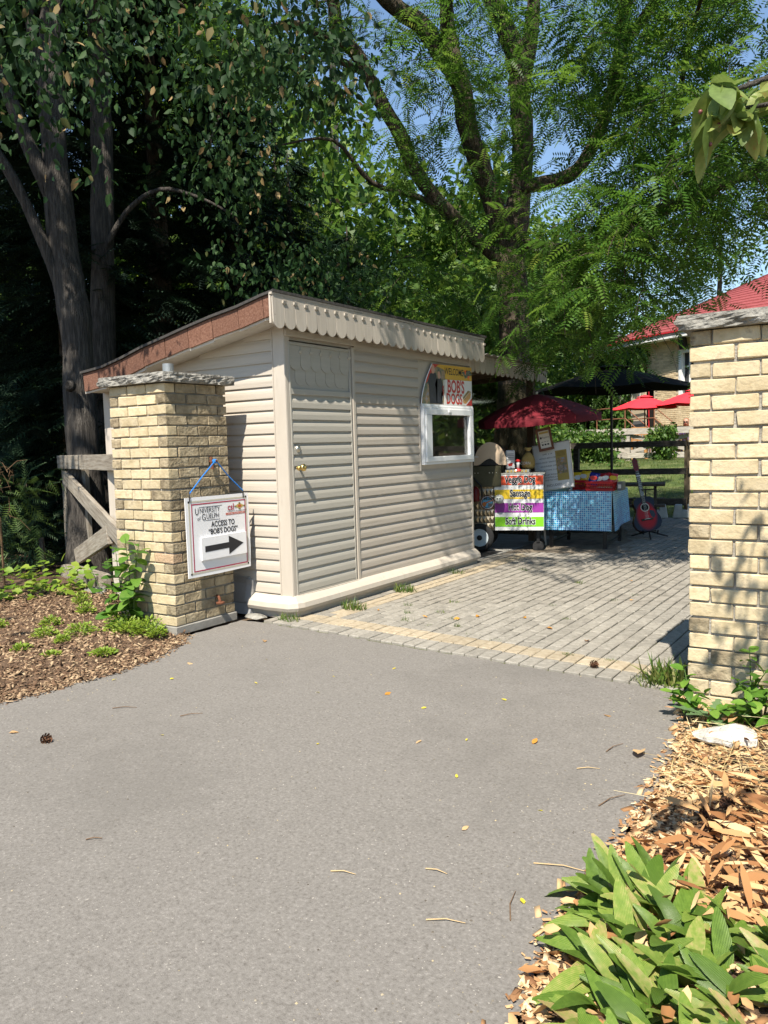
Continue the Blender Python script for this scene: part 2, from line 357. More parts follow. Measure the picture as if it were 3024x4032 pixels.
bedR, inR, edR = bed('mulch_bed', RB, 'bed of bark, straw and dry leaves right of the drive', h=.045)
def chips(name, box, n, inside, edge, m, parent, size=(.01, .045), zoff=.012, h=.05, spill=0., flat=.35, lo=0., hi=1., T=None):
    P = []
    x0, x1, y0, y1 = box
    while len(P) < n:
        x = random.uniform(x0, x1); y = random.uniform(y0, y1)
        if inside(x, y): P.append((x, y, .008+h*min(1, max(0, edge(x, y)-.13)/.4)+random.uniform(0, zoff)))
        elif spill and random.random() < spill and edge(x, y) < .10*random.random(): P.append((x, y, .008))
    P = np.array(P); k = len(P); D = rnd_dir(k); D[:, 2] *= flat; N = rnd_dir(k)*.45; N[:, 2] += 1
    me = leaf_mesh(name, T or (np.array([(-.22, 0, 0), (.2, .04, .03), (.24, 1, .0), (-.18, .93, .05), (-.2, .02, -.12), (.2, .04, -.12), (.22, 1, -.12), (-.18, .93, -.12)], float), [(0, 1, 2, 3), (0, 4, 5, 1), (1, 5, 6, 2), (2, 6, 7, 3), (3, 7, 4, 0)]), P-np.array(off(parent)), D, N, rng.uniform(*size, k), lo+(hi-lo)*rng.random(k))
    o = link(name, me, m, parent); o['kind'] = 'stuff'; return o
m_chipL = leafmat('wood_chips', [(.05, .03, .018), (.14, .08, .045), (.26, .17, .1), (.42, .31, .19)], trans=0., rough=.9)
m_chipR = leafmat('bark_chips', [(.16, .075, .035), (.33, .18, .08), (.5, .33, .17), (.62, .48, .3)], trans=0., rough=.9)
tag(chips('wood_chips', (-7.4, -4.3, 2.0, 5.2), 15000, inL, edL, m_chipL, None, spill=.5), 'brown wood chips covering the left bed', 'mulch')
tag(chips('bark_chips', (-1.1, .9, 1.2, 4.5), 11000, inR, edR, m_chipR, None, size=(.012, .05), spill=.5, h=.045), 'orange brown bark chips covering the right bed', 'mulch')
def rim_chips(name, box, n, inside, edge, m, label):
    P = []; x0, x1, y0, y1 = box
    while len(P) < n:
        x = random.uniform(x0, x1); y = random.uniform(y0, y1); e = edge(x, y)
        if e < (.16 if inside(x, y) else .07*random.random()**1.5): P.append((x, y, .009+random.uniform(0, .006)))
    k = len(P); D = rnd_dir(k); D[:, 2] *= .2; N = rnd_dir(k)*.4; N[:, 2] += 1
    T = (np.array([(-.2, 0, 0), (.18, .05, .05), (.2, 1, .02), (-.22, .9, .05), (0, .5, .12)], float), [(0, 1, 4), (1, 2, 4), (2, 3, 4), (3, 0, 4)])
    tag(link(name, leaf_mesh(name, T, np.array(P), D, N, rng.uniform(.008, .03, k), rng.random(k)), m), label, 'mulch', kind='stuff')
rim_chips('bark_crumbs', (-1.1, -.6, 1.4, 4.5), 5000, inR, edR, m_chipR, 'fine bark crumbs along the rim of the right bed')
rim_chips('wood_crumbs', (-4.95, -4.2, 2.0, 4.2), 3500, inL, edL, m_chipL, 'fine wood crumbs along the rim of the left bed')
# ---- paving
m_paver = mat('paver_grey', [(.19, .175, .15), (.25, .232, .20), (.30, .28, .243)], scale=26, rough=.92, bump=.5, bscale=180, bdist=.004, vary=.12, speck=(160, .66, (.46, .42, .37)), spec=.15)
m_paverc = mat('paver_cream', [(.26, .21, .145), (.335, .28, .20), (.39, .335, .25)], scale=26, rough=.92, bump=.5, bscale=180, bdist=.004, vary=.12, spec=.15)
patio = sheet('paver_patio', m_joint, [(-4.5, 4.80), (-1.0, 4.53), (-.9, 4.5), (1.6, 4.5), (1.6, 14.6), (-4.4, 14.6)], .002, wob=0, label='patio of small grey concrete pavers beside the shed', cat='patio')
PW, PL = .1045, .209
def paver_mesh(k):
    mb = MB(); w, l = PW/2-.0055, PL/2-.0055
    mb.bx(-w, w, -l, l, -.02, .014)
    me = mb.mesh('paver', bev=.005)
    for v in me.vertices: v.co += Vector((random.uniform(-.0015, .0015), random.uniform(-.0015, .0015), random.uniform(-.001, .001)))
    return me
pvm = [paver_mesh(k) for k in range(4)]; pvc = [me.copy() for me in pvm]
for me in pvm: me.materials.append(m_paver)
for me in pvc: me.materials.append(m_paverc)
lay = []
def edgeY(x): return 4.83-.081*(x+4.6) if x > -4.6 else 4.83
for i in range(58):
    x = -4.5+PW*(i+.5)
    if x > 1.5: break
    y = edgeY(x)+PL*.5
    lay.append((x, y, 0, 0)); lay.append((x, y+PL, 0, 1))
    yy = y+PL*1.5 + ((i*.5) % 1)*PL
    if (i*.5) % 1: lay.append((x, y+PL*1.5+PL*.25, 2, 0))
    side = i in (3, 4)
    while yy < 14.4:
        yc = yy+PL/2
        if not (x < -4.4 and yc > 8.3) and not (x < -4.27 and 4.9 < yc < 8.5): lay.append((x, yc, 0, 1 if side and yc < 9.2 else 0))
        yy += PL
random.seed(11)
vis = [p for p in lay if -4.4 < p[0] < -.85]
near = sorted(vis, key=lambda p: math.hypot(p[0], p[1]))[:300]; ns = set(near)
rest = MB(); restc = MB()
for p in lay:
    x, y, hf, c = p; z = .006+random.uniform(-.0025, .003) + .006*math.sin(x*1.7)*math.sin(y*1.3); tl = (random.uniform(-.012, .012), random.uniform(-.006, .006), random.uniform(-.012, .012))
    if p in ns:
        o = link('paver', random.choice(pvc if c else pvm), None, patio, (x, y, z), tl)
        if hf == 2: o.scale = (1, .47, 1)
    else:
        hl = (PL/2-.0055)*(.47 if hf == 2 else 1); w = PW/2-.0055; t = z+.014
        (restc if c else rest).add([(x-w, y-hl, z-.02), (x+w, y-hl, z-.02), (x+w, y+hl, z-.02), (x-w, y+hl, z-.02), (x-w+.004, y-hl+.004, t), (x+w-.004, y-hl+.004, t), (x+w-.004, y+hl-.004, t), (x-w+.004, y+hl-.004, t)], [(4, 5, 6, 7), (0, 1, 5, 4), (1, 2, 6, 5), (2, 3, 7, 6), (3, 0, 4, 7)])
m_prest = mat('paver_far', [(.16, .147, .124), (.245, .225, .193), (.31, .287, .247)], scale=9, rough=.92, bump=.4, bscale=120, bdist=.004, detail=9, spec=.15)
rest.build('paver_field', m_prest, patio, kind='stuff')
if restc.v: restc.build('paver_border', m_paverc, patio, kind='stuff')
# trodden dirt where the table stands, and the slab under the lean-to
m_dirt = mat('trodden_dirt', [(.10, .08, .06), (.17, .14, .105), (.25, .21, .165)], scale=8, rough=.95, bump=.6, bscale=70, bdist=.01, detail=9)
sheet('dirt_patch', m_dirt, [(-4.38, 9.15), (-4.05, 9.42), (-3.5, 9.6), (-3.05, 9.75), (-2.95, 10.3), (-3.2, 10.9), (-3.5, 11.7), (-3.9, 12.8), (-4.42, 12.8)], .0245, wob=.05, label='patch of trodden dirt under the folding table', cat='dirt')
mb = MB(); mb.bx(-6.9, -4.41, 8.42, 11.2, -.05, .028)
m_conc = mat('concrete', [(.2, .19, .17), (.3, .29, .265)], scale=7, rough=.9, bump=.3, bscale=90)
tag(mb.build('concrete_slab', m_conc, bev=.008), 'low concrete slab under the lean to beside the shed', 'slab', kind='structure')
m_rub = mat('black_rubber', (.018, .018, .019), rough=.8, bump=.4, bscale=150)
mb = MB(); mb.bx(-5.3, -4.43, 8.5, 9.35, .0285, .036); tag(mb.build('rubber_mat', m_rub, bev=.003), 'black rubber mat on the slab beside the shed end', 'mat')
# ================================================================ SHED
XF, YN, YE, XB = -4.37, 5.07, 8.38, -6.75
m_sid = mat('vinyl_siding', [(.44, .392, .33), (.485, .435, .37)], scale=3.5, rough=.5, bump=.25, bscale=26, bdist=.003, vary=.03, stretch=(.35, .35, 9), spec=.3, wear=(1.7, .57, (.34, .29, .23), .5))
m_sidf = mat('vinyl_siding_front', [(.42, .372, .315), (.46, .412, .35)], scale=3.5, rough=.5, bump=.25, bscale=26, bdist=.003, vary=.03, stretch=(.35, .35, 9), spec=.3, wear=(1.7, .55, (.31, .265, .21), .5))
m_door = mat('door_siding', [(.385, .36, .31), (.425, .40, .345)], scale=3.5, rough=.5, bump=.25, bscale=26, bdist=.003, vary=.025, stretch=(.35, .35, 9), spec=.3)
m_trim = mat('trim_beige', [(.45, .40, .335), (.495, .445, .38)], scale=2.5, rough=.5, bump=.12, bscale=20, stretch=(4, 4, .6), spec=.3, wear=(2.6, .58, (.33, .28, .22), .55))
m_tab = mat('scallop_shingle', [(.40, .357, .30), (.48, .432, .367)], scale=5, rough=.55, bump=.35, bscale=14, bdist=.003, vary=.05, stretch=(9, 9, .5), spec=.3)
m_brown = mat('brown_shingle', [(.10, .046, .03), (.155, .075, .05), (.21, .115, .08)], scale=70, rough=.95, bump=.8, bscale=260, bdist=.004, vary=.12, detail=3)
m_roof = mat('dark_roofing', [(.035, .033, .032), (.08, .075, .07)], scale=40, rough=.95, bump=.6, bscale=200)
m_board = mat('painted_board', [(.5, .46, .4), (.6, .56, .5)], scale=12, rough=.8, wear=(9, .6, (.3, .25, .2)))
m_dark = mat('dark_interior', (.02, .018, .016), rough=.9)
m_white = mat('white_vinyl', (.78, .79, .8), rough=.35, spec=.4)
m_brass = mat('brass', (.72, .52, .2), rough=.25, metal=1.)
m_nickel = mat('brushed_nickel', (.6, .57, .5), rough=.35, metal=1.)
m_flash = mat('galvanised_flashing', [(.5, .51, .52), (.62, .62, .62)], scale=5, rough=.45, metal=.6, bump=.2, bscale=8)
m_glass = glassmat('window_glass', (.94, .95, .94), .05)
shed = thing('concession_shed', 'beige vinyl sided shed with scalloped eave and closed door', 'shed', (XF, YN, 0))
PROF = [(0, 0), (.017, 0), (.0175, .004), (.0165, .045), (.013, .066), (.005, .086), (.003, .1), (0, .1)]
def slat(L, run, out, z=1.):
    mb = MB(); mb.prism([(a, b*z) for a, b in PROF], (0, 0, 0), out, (0, 0, 1), Vector(run)*L); return mb.mesh('siding_board')
def rl(x):                                   # underside of the sloping roof over the near wall
    P = [(-6.79, 2.07), (-6.48, 2.10), (-6.19, 2.16), (-5.89, 2.235), (-5.59, 2.29), (-5.29, 2.35), (-4.99, 2.405), (-4.68, 2.45), (-4.33, 2.53)]
    for a, b in zip(P, P[1:]):
        if x <= b[0]: return a[1]+(b[1]-a[1])*(x-a[0])/(b[0]-a[0])
    return P[-1][1]
# solid walls behind the boards
X4 = XF-.125
mb = MB(); mb.prism([(XB, 0), (XF-.02, 0), (XF-.02, 2.6), (-4.68, 2.5), (-5.59, 2.35), (XB, 2.1)], (0, YN+.004, 0), (1, 0, 0), (0, 0, 1), (0, .06, 0)); mb.build('wall', m_sid, shed)
me = slat(X4-(XB+.1), (1, 0, 0), (0, -1, 0)); me.materials.append(m_sid); k = 0
z = .205
while z < 2.5:
    x0 = XB+.1
    while x0 < -4.6 and rl(x0) < z+.06: x0 += .05
    if x0 > XB+.11:
        me2 = slat(X4-x0, (1, 0, 0), (0, -1, 0)); me2.materials.append(m_sid)
    else: me2 = me
    if X4-x0 > .2: link('siding_board', me2, None, shed, Vector((x0, YN, z))-off(shed), (random.uniform(-.004, .004), 0, 0))
    z += .0985
# front wall pieces round the window opening
WY0, WY1, WZ0, WZ1 = 7.29, 8.31, 1.28, 1.83
mb = MB()
for y0, y1, z0, z1 in ((5.98, WY0, 0, 2.5), (WY1, YE, 0, 2.5), (WY0, WY1, 0, WZ0), (WY0, WY1, WZ1, 2.5), (YN+.07, 5.98, 2.36, 2.5)): mb.bx(XF-.06, XF-.003, y0, y1, z0, z1)
mb.build('wall', m_sidf, shed)
mb = MB(); mb.bx(XB, XF-.06, YE-.06, YE, 0, 2.15); mb.build('wall', m_sid, shed)
mb = MB(); mb.bx(XB, XB+.06, YN+.07, YE-.065, 0, 2.05); mb.build('wall', m_dark, shed)
mb = MB(); mb.bx(XF-1.6, XF-1.56, 6.4, YE-.07, .03, 2.2); mb.build('partition', m_dark, shed)
mb = MB(); mb.bx(XB+.07, XF-.07, YN+.08, YE-.07, -.02, .03); mb.build('floor', m_dark, shed)
FL = {}
def fboard(y0, y1, z):
    L = round(y1-y0, 3)
    if L not in FL: FL[L] = slat(L, (0, 1, 0), (1, 0, 0)); FL[L].materials.append(m_sidf)
    link('siding_board', FL[L], None, shed, Vector((XF, y0, z))-off(shed), (0, random.uniform(-.004, .004), 0))
z = .185
while z < 2.42:
    if z+.05 < 1.21: fboard(6.045, 8.352, z)
    else: fboard(6.045, 7.205, z); 
    if z > 2.30: fboard(7.205, 8.352, z)
    z += .0985
mb = MB(); mb.bx(XF-.003, XF+.003, 7.205, 8.352, 1.19, 2.33); mb.build('window_backboard', m_trim, shed)
# corner posts and casings
for nm, b in (('corner_post', (X4, XF+.018, YN-.02, YN+.0, .15, 2.55)), ('corner_post', (XF-.02, XF+.018, YN+.001, YN+.055, .15, 2.45)), ('corner_post', (XB, XB+.1, YN-.018, YN, .1, 2.09)),
              ('end_post', (XF, XF+.02, 8.353, YE+.012, .15, 2.5)), ('door_casing', (XF, XF+.024, 6.0, 6.042, .15, 2.37)), ('door_casing', (XF, XF+.02, 5.058, 5.098, .17, 2.42)),
              ('door_header', (XF, XF+.035, 5.06, 6.06, 2.385, 2.44)), ('door_sill', (XF, XF+.03, 5.10, 5.998, .155, .195)), ('window_casing', (XF, XF+.022, 7.185, 7.21, 1.17, 1.885))):
    mb = MB(); mb.bx(*b); mb.build(nm, m_trim, shed, bev=.003)
mb = MB(); mb.bx(X4+.012, X4+.02, YN-.026, YN-.0205, .16, 2.45); mb.build('post_groove', m_sid, shed)
# door
door = MB().bx(XF-.03, XF+.004, 5.105, 5.975, .195, 2.345).build('door', m_door, shed)
me = slat(.835, (0, 1, 0), (1, 0, 0)); me.materials.append(m_door)
z = .215
while z < 1.84:
    link('door_board', me, None, door, Vector((XF+.004, 5.125, z))-off(door)); z += .0985
for b in ((5.103, 5.124, .195, 2.345), (5.961, 5.98, .195, 2.345)):
    MB().bx(XF+.004, XF+.022, b[0], b[1], b[2], b[3]).build('door_edge', m_door, door, bev=.003)
for z0, z1 in ((1.905, 1.955), (2.318, 2.346), (.195, .214)): MB().bx(XF+.004, XF+.02, 5.1245, 5.9605, z0, z1).build('door_rail', m_door, door, bev=.003)
def tab_mesh(w, h, t, out, run, nub=True, r=.5):
    """round-ended shingle hanging from its top edge"""
    pl = [(-w/2, 0), (-w/2, -h+w*r)] + [(-w/2*math.cos(a), -h+w*r-w*r*math.sin(a)) for a in [math.pi*i/10 for i in range(1, 10)]] + [(w/2, -h+w*r), (w/2, 0)]
    mb = MB(); mb.prism(pl, (0, 0, 0), run, (0, 0, 1), Vector(out)*t)
    if nub:
        o = Vector(run)*(w*.5); mb.add([o+Vector(run)*x+Vector((0, 0, -.055+zz))+Vector(out)*(t+y) for x, zz, y in ((-.022, .018, .0), (.022, .018, .0), (.022, -.004, .0), (0, -.012, .0), (-.022, -.004, .0), (-.02, .018, .014), (.02, .018, .014), (.02, -.002, .010), (0, -.010, .008), (-.02, -.002, .010))],
               [(5, 6, 7, 8, 9), (0, 1, 6, 5), (1, 2, 7, 6), (2, 3, 8, 7), (3, 4, 9, 8), (4, 0, 5, 9)])
    return mb.mesh('scallop', smooth=False)
tw = .139
dm = tab_mesh(tw-.004, .205, .006, (1, 0, 0), (0, 1, 0), True, .42); dm.materials.append(m_door)
for i in range(6): link('scallop', dm, None, door, Vector((XF+.010+.001*(i % 2), 5.125+tw*(i+.5), 2.316))-off(door))
dm2 = tab_mesh(tw-.004, .33, .004, (1, 0, 0), (0, 1, 0), False, .4); dm2.materials.append(m_door)
for i in range(6): link('scallop', dm2, None, door, Vector((XF+.0045, 5.125+tw*min(5.5, i+.98), 2.316))-off(door), scale=(1, 1, 1.0))
kn = MB(); kn.lathe([(.033, 0), (.034, .006), (.026, .01), (.013, .014), (.013, .035), (.026, .042), (.032, .055), (.031, .068), (.022, .076), (.008, .078)], (XF+.008, 5.19, 1.285), 20, (1, 0, 0)); kn.build('door_knob', m_brass, door, smooth=True)
kn = MB(); kn.lathe([(.031, 0), (.032, .008), (.028, .018), (.016, .024), (.015, .025)], (XF+.008, 5.187, 1.445), 20, (1, 0, 0)); kn.build('deadbolt', m_nickel, door, smooth=True)
# valance of scalloped shingles along the eave
vm = tab_mesh(.1365, .262, .011, (1, 0, 0), (0, 1, 0)); vm.materials.append(m_tab)
XV = -4.25
for i in range(27):
    y = 4.80+.1378*(i+.5); d = .004 if i < 15 else -.001
    link('scallop', vm, None, shed, Vector((XV+d, y, 2.675-.0006*i+random.uniform(-.003, .003)))-off(shed), (0, -.03+random.uniform(-.012, .012), random.uniform(-.015, .015)))
mb = MB(); mb.bx(XV-.02, XV-.001, 4.795, 8.53, 2.45, 2.68); mb.build('eave_board', m_trim, shed)
mb = MB(); mb.bx(XV-.012, XV+.018, 4.79, 6.93, 2.672, 2.690); mb.build('eave_trim', m_tab, shed); mb = MB(); mb.bx(XV-.012, XV+.016, 6.94, 8.535, 2.662, 2.684); mb.build('eave_trim', m_tab, shed)
mb = MB(); mb.bx(XF-.003, XV-.021, 4.9, 8.52, 2.47, 2.482); mb.build('soffit', m_board, shed)
# sloping fascia of brown shingle pieces on a white board
F = [(-6.79, 2.235), (-6.476, 2.266), (-6.19, 2.325), (-5.888, 2.4), (-5.59, 2.457), (-5.287, 2.517), (-4.987, 2.572), (-4.68, 2.617), (-4.40, 2.675), (-4.285, 2.692)]
F = [(x*.98975, 1.45+(z-1.45)*.98975) for x, z in F]
YF = 4.83
for i, (a, b) in enumerate(zip(F, F[1:])):
    g = .006; h = .165+random.uniform(-.008, .008)
    mb = MB(); mb.prism([(a[0]+g, a[1]), (b[0]-g*.3, b[1]), (b[0]-g*.3+.012, b[1]-h), (a[0]+g+.012, a[1]-h)], (0, YF, 0), (1, 0, 0), (0, 0, 1), (0, -.014-.004*random.random(), 0)); mb.build('fascia_shingle', m_brown, shed)
    mb = MB(); mb.prism([(a[0], a[1]-.01), (b[0], b[1]-.01), (b[0], b[1]-h-.02+.008*math.sin(i*2.3)), (a[0], a[1]-h-.02)], (0, YF+.003, 0), (1, 0, 0), (0, 0, 1), (0, .02, 0)); mb.build('fascia_board', m_board, shed)
mb = MB(); mb.prism([(x, z-.175) for x, z in F] + [(x, z-.16) for x, z in reversed(F)], (0, YF+.025, 0), (1, 0, 0), (0, 0, 1), (0, YN-YF-.026, 0)); mb.build('soffit', m_board, shed)
top = [(x-.02*(i == 0), z+.004) for i, (x, z) in enumerate(F)] + [(-4.225, 2.69)]
mb = MB(); mb.prism([(x, z) for x, z in top] + [(x, z+.022) for x, z in reversed(top)], (0, YF-.035, 0), (1, 0, 0), (0, 0, 1), (0, 8.56-YF+.035, 0)); mb.build('roof', m_roof, shed)
for i in range(0):                                    # ragged roofing edge over the fascia
    x = -6.75+2.38*i/15.; z = rl(x)+.165
    mb = MB(); mb.bx(x-.085, x+.07, YF-.05-.012*random.random(), YF+.2, z+.030, z+.037); o = mb.build('roof_edge_shingle', m_roof, shed)
# bulging skirt at the foot of the wall
SK = [(0, .005), (.045, .005), (.05, .06), (.085, .07), (.098, .10), (.09, .14), (.05, .175), (.02, .195), (.0, .20)]
def skirt(path, name, m=m_trim):
    mb = MB(); n = len(SK); k = len(path)
    for (x, y, nx_, ny_, sc) in path: mb.v += [(x+nx_*a, y+ny_*a, b*sc) for a, b in SK]
    mb.f += [(i*n+j, (i+1)*n+j, (i+1)*n+j+1, i*n+j+1) for i in range(k-1) for j in range(n-1)]
    return mb.build(name, m, shed, smooth=False)
q = math.sqrt(.5)
skirt([(-4.82, YN, 0, -1, 1.), (-4.6, YN, .02, -1.04, .97), (-4.50, YN, 0, -1, .98), (XF-.015, YN, .35, -1.02, 1.0), (XF-.003, YN+.012, .95, -.55, 1.02), (XF, YN+.04, 1.08, -.05, 1.0), (XF, 5.5, 1, 0, .98), (XF, 6.4, 1.03, 0, 1.), (XF, 7.4, 1, 0, .97), (XF, YE+.02, .98, 0, .98)], 'skirt')
mb = MB(); mb.prism([(a, b) for a, b in SK], (XF, YE+.021, 0), (1, 0, 0), (0, 0, 1), (0, .002, 0)); mb.build('skirt_end', m_trim, shed)
mb = MB(); mb.prism([(0, .0), (.05, .0), (.02, .09), (.03, .1), (.025, .19), (.012, .27), (.018, .33), (0, .33)], (-4.84, YN-.012, 0), (0, -1, 0), (0, 0, 1), (-1.6, 0, 0)); mb.build('flashing', m_flash, shed)
mb = MB(); mb.prism([(0, .01), (.075, .01), (.05, .1), (.062, .12), (.045, .2), (.03, .27), (.034, .31), (0, .31)], (-4.80, YN-.0125, 0), (0, -1, 0), (0, 0, 1), (-.075, 0, 0)); mb.build('flashing', m_flash, shed)
# window unit
win = MB().bx(XF+.003, XF+.05, 7.228, 8.375, 1.235, 1.262).build('window', m_white, shed)
for nm, b in (('window_frame', (7.228, 8.375, 1.84, 1.868)), ('window_frame', (7.228, 7.262, 1.2625, 1.8395)), ('window_frame', (8.345, 8.375, 1.2625, 1.8395))):
    MB().bx(XF+.003, XF+.05, *b).build(nm, m_white, win, bev=.003)
for nm, b in (('sash', (7.264, 8.343, 1.264, 1.318)), ('sash', (7.264, 8.343, 1.772, 1.838)), ('sash', (7.264, 7.388, 1.3185, 1.7715)), ('sash', (8.262, 8.343, 1.3185, 1.7715))):
    MB().bx(XF-.01, XF+.062, *b).build(nm, m_white, win, bev=.004)
MB().bx(XF+.02, XF+.024, 7.388, 8.262, 1.318, 1.772).build('pane', m_glass, win)
MB().bx(XF+.062, XF+.07, 7.75, 7.80, 1.80, 1.835).build('latch', m_white, win, bev=.002)
MB().tube([(XF+.05, 8.36, 1.29), (XF+.05, 8.47, 1.288)], .008, 8).build('bolt', m_nickel, win)
# ---- things inside, seen through the glass
m_ply = mat('plywood', [(.35, .24, .13), (.45, .33, .2)], scale=4, rough=.8, stretch=(1, 1, 6))
sh = MB().bx(XF-.35, XF-.075, 7.0, 8.3, 1.285, 1.305).build('shelf', m_ply); tag(sh, 'plywood shelf behind the shed window', 'shelf')
def bottle(x, y, z, h, r, col, cap, lab):
    t = thing('condiment_bottle', lab, 'bottle', (x, y, z), group='bottles behind the shed window')
    MB().lathe([(r*.98, 0), (r, .01), (r, h*.62), (r*.8, h*.7), (r*.75, h*.72)], (0, 0, 0), 14).build('body', col, t, smooth=True, world=False)
    MB().lathe([(r*.8, h*.72), (r*.75, h*.78), (r*.25, h*.82), (r*.1, h)], (0, 0, 0), 12).build('nozzle', cap, t, world=False)
m_must = mat('mustard_yellow', (.75, .6, .04), rough=.4); m_ketch = mat('ketchup_red', (.5, .03, .02), rough=.4); m_clear = mat('cloudy_plastic', (.45, .47, .42), rough=.4)
bottle(XF-.14, 7.56, 1.306, .22, .035, m_must, m_ketch, 'yellow mustard bottle behind the shed window')
bottle(XF-.16, 7.82, 1.306, .24, .032, m_ketch, m_ketch, 'red ketchup bottle in the middle behind the shed window')
bottle(XF-.14, 8.03, 1.306, .24, .032, m_ketch, m_ketch, 'red ketchup bottle nearest the window post')
bottle(XF-.19, 7.45, 1.306, .13, .04, m_clear, m_ketch, 'short cloudy jar left of the mustard behind the window')
m_card = mat('cardboard', [(.42, .28, .14), (.5, .35, .19)], scale=9, rough=.85)
mb = MB(); mb.prism([(0, 0), (.12, .16), (.3, .2), (.42, -.02), (.36, -.06), (.2, -.13), (.05, -.1)], (XF-.2, 7.42, 1.63), (0, 1, 0), (0, 0, 1), (-.05, 0, 0)); tag(mb.build('cardboard_cutout', m_card), 'tan cardboard shade hanging inside the shed window', 'cardboard')
# ---- welcome sign over the window
m_sy = mat('print_yellow', (.62, .36, .02), rough=.35); m_sw = mat('print_white', (.72, .72, .7), rough=.35); m_sr = mat('print_red', (.5, .03, .02), rough=.35)
m_sd = mat('print_photo', [(.05, .05, .05), (.12, .16, .1), (.35, .22, .12), (.2, .3, .42)], scale=14, pos=[.3, .42, .55, .68], rough=.35); m_blk = mat('black_ink', (.01, .01, .011), rough=.5)
m_suit = mat('print_suit', (.015, .018, .03), rough=.35); m_skin = mat('print_skin', (.55, .3, .22), rough=.4)
XS = XF+.026
sg = thing('welcome_sign', 'curved plastic sign over the window welcoming to BOB\'S DOGS', 'sign', (XS, 7.8, 1.88))
arc = [(7.222+.235*(1-math.cos(a))*1.0+0*.1, 1.885+.43*math.sin(a)) for a in [math.pi/2*i/8 for i in range(9)]]
arc = [(7.222+.24*(t**1.6), 1.885+.435*t) for t in [i/8 for i in range(9)]]
MB().prism(arc+[(8.375, 2.338), (8.375, 1.885)], (XS, 0, 0), (0, 1, 0), (0, 0, 1), (.008, 0, 0)).build('panel', m_sd, sg)
MB().tube([(XS+.006, y-.004, z) for y, z in arc], .005, 6).build('edge_strip', m_white, sg)
MB().bx(XS, XS+.014, 7.215, 8.378, 1.868, 1.886).build('edge_strip', m_white, sg)
def flat(poly, m, name='print', d=.0085, parent=None): return MB().prism(poly, (XS+d, 0, 0), (0, 1, 0), (0, 0, 1), (.0012, 0, 0)).build(name, m, parent or sg)
flat([(7.462, 2.318), (7.36, 2.20), (7.31, 2.1), (7.38, 2.15), (7.47, 2.26), (7.6, 2.322)], m_sr)
flat([(7.55, 2.30), (7.60, 2.322), (8.37, 2.336), (8.37, 2.18), (7.74, 2.168), (7.73, 2.27)], m_sy)
flat([(7.735, 2.165), (8.37, 2.178), (8.37, 1.892), (7.70, 1.888)], m_sw)
for i in range(3): flat([(7.70-.03*i, 2.16-.07*i), (7.725-.02*i, 2.16-.06*i), (7.71-.02*i, 2.05-.06*i), (7.69-.02*i, 2.05-.07*i)], (m_sw, m_sr, m_sw)[i], d=.0089)
def person_print(y, z, s):
    flat([(y-.07*s, z), (y-.08*s, z+.16*s), (y-.1*s, z+.22*s), (y-.06*s, z+.29*s), (y+.05*s, z+.3*s), (y+.085*s, z+.23*s), (y+.075*s, z+.1*s), (y+.07*s, z)], m_suit, d=.0089)
    flat([(y+.032*s*math.cos(a), z+.335*s+.045*s*math.sin(a)) for a in [2*math.pi*i/12 for i in range(12)]], m_skin, d=.0093)
person_print(7.47, 1.895, 1.1); person_print(7.60, 1.895, .93)
A, B = (0, 1, 0), (0, 0, 1)
text('WELCOME  TO', .105, m_blk, sg, (XS+.0108, 8.03, 2.225), A, B, xs=.86, shear=.12, bold=.001)
text("BOB'S", .195, m_sr, sg, (XS+.0108, 7.98, 2.03), A, B, xs=.80, bold=.006)
text('DOGS', .165, m_sr, sg, (XS+.0108, 7.94, 1.902), A, B, xs=.82, bold=.005)
flat([(8.37, 1.892), (8.37, 1.98), (8.22, 1.892)], m_sr, d=.0089)
m_bun = mat('print_bun', [(.5, .25, .07), (.62, .36, .13)], scale=30, rough=.4); m_top = mat('print_relish', [(.3, .12, .04), (.2, .22, .05)], scale=60, rough=.4)
flat([(8.14, 1.945), (8.16, 1.915), (8.22, 1.91), (8.33, 1.985), (8.345, 2.03), (8.31, 2.045)], m_bun, d=.0095)
flat([(8.13, 1.95), (8.31, 2.05), (8.345, 2.035), (8.34, 2.055), (8.27, 2.065), (8.15, 1.985)], m_top, d=.0099)
m_tape = glassmat('clear_film', (.96, .96, .93), .06, .15); m_or = mat('orange_tag', (.85, .16, .04), rough=.6)
MB().prism([(8.13, 2.27), (8.33, 2.30), (8.375, 2.25), (8.2, 2.2)], (XS+.013, 0, 0), A, B, (.0006, .0, 0)).build('film', m_tape, sg)
for y, z in ((8.18, 2.29), (8.26, 2.23)): flat([(y, z), (y+.055, z+.01), (y+.03, z-.05)], m_or, 'orange_flag', d=.0135)

# ================================================================ LEAN-TO
m_gal = mat('corrugated_roofing', [(.3, .29, .27), (.42, .4, .37)], scale=4, rough=.5, metal=.5)
m_wood = mat('old_timber', [(.16, .115, .075), (.25, .19, .13), (.33, .265, .195)], scale=7, rough=.85, stretch=(1, 1, 6), bump=.4, bscale=40)
m_post = mat('brown_post', [(.07, .045, .03), (.12, .085, .06)], scale=8, rough=.8, stretch=(3, 3, .5))
lt = thing('lean_to', 'lean to roof with scalloped valance at the shed end above the food cart', 'shelter', (-4.4, 9.6, .05))
vl = tab_mesh(.139, .215, .008, (1, 0, 0), (0, 1, 0)); vl.materials.append(m_tab)
for i in range(17):
    sec = 0 if i < 5 else 1 if i < 10 else 2 if i < 14 else 3
    link('scallop', vl, None, lt, Vector((-4.40+.012*(sec % 2), 8.43+.138*(i+.5), 2.505-.004*sec+random.uniform(-.004, .004)))-off(lt), (0, random.uniform(-.03, .02)-.03*(sec == 3), random.uniform(-.03, .03)))
MB().bx(-4.45, -4.412, 8.41, 10.78, 2.32, 2.49).build('front_beam', m_wood, lt)
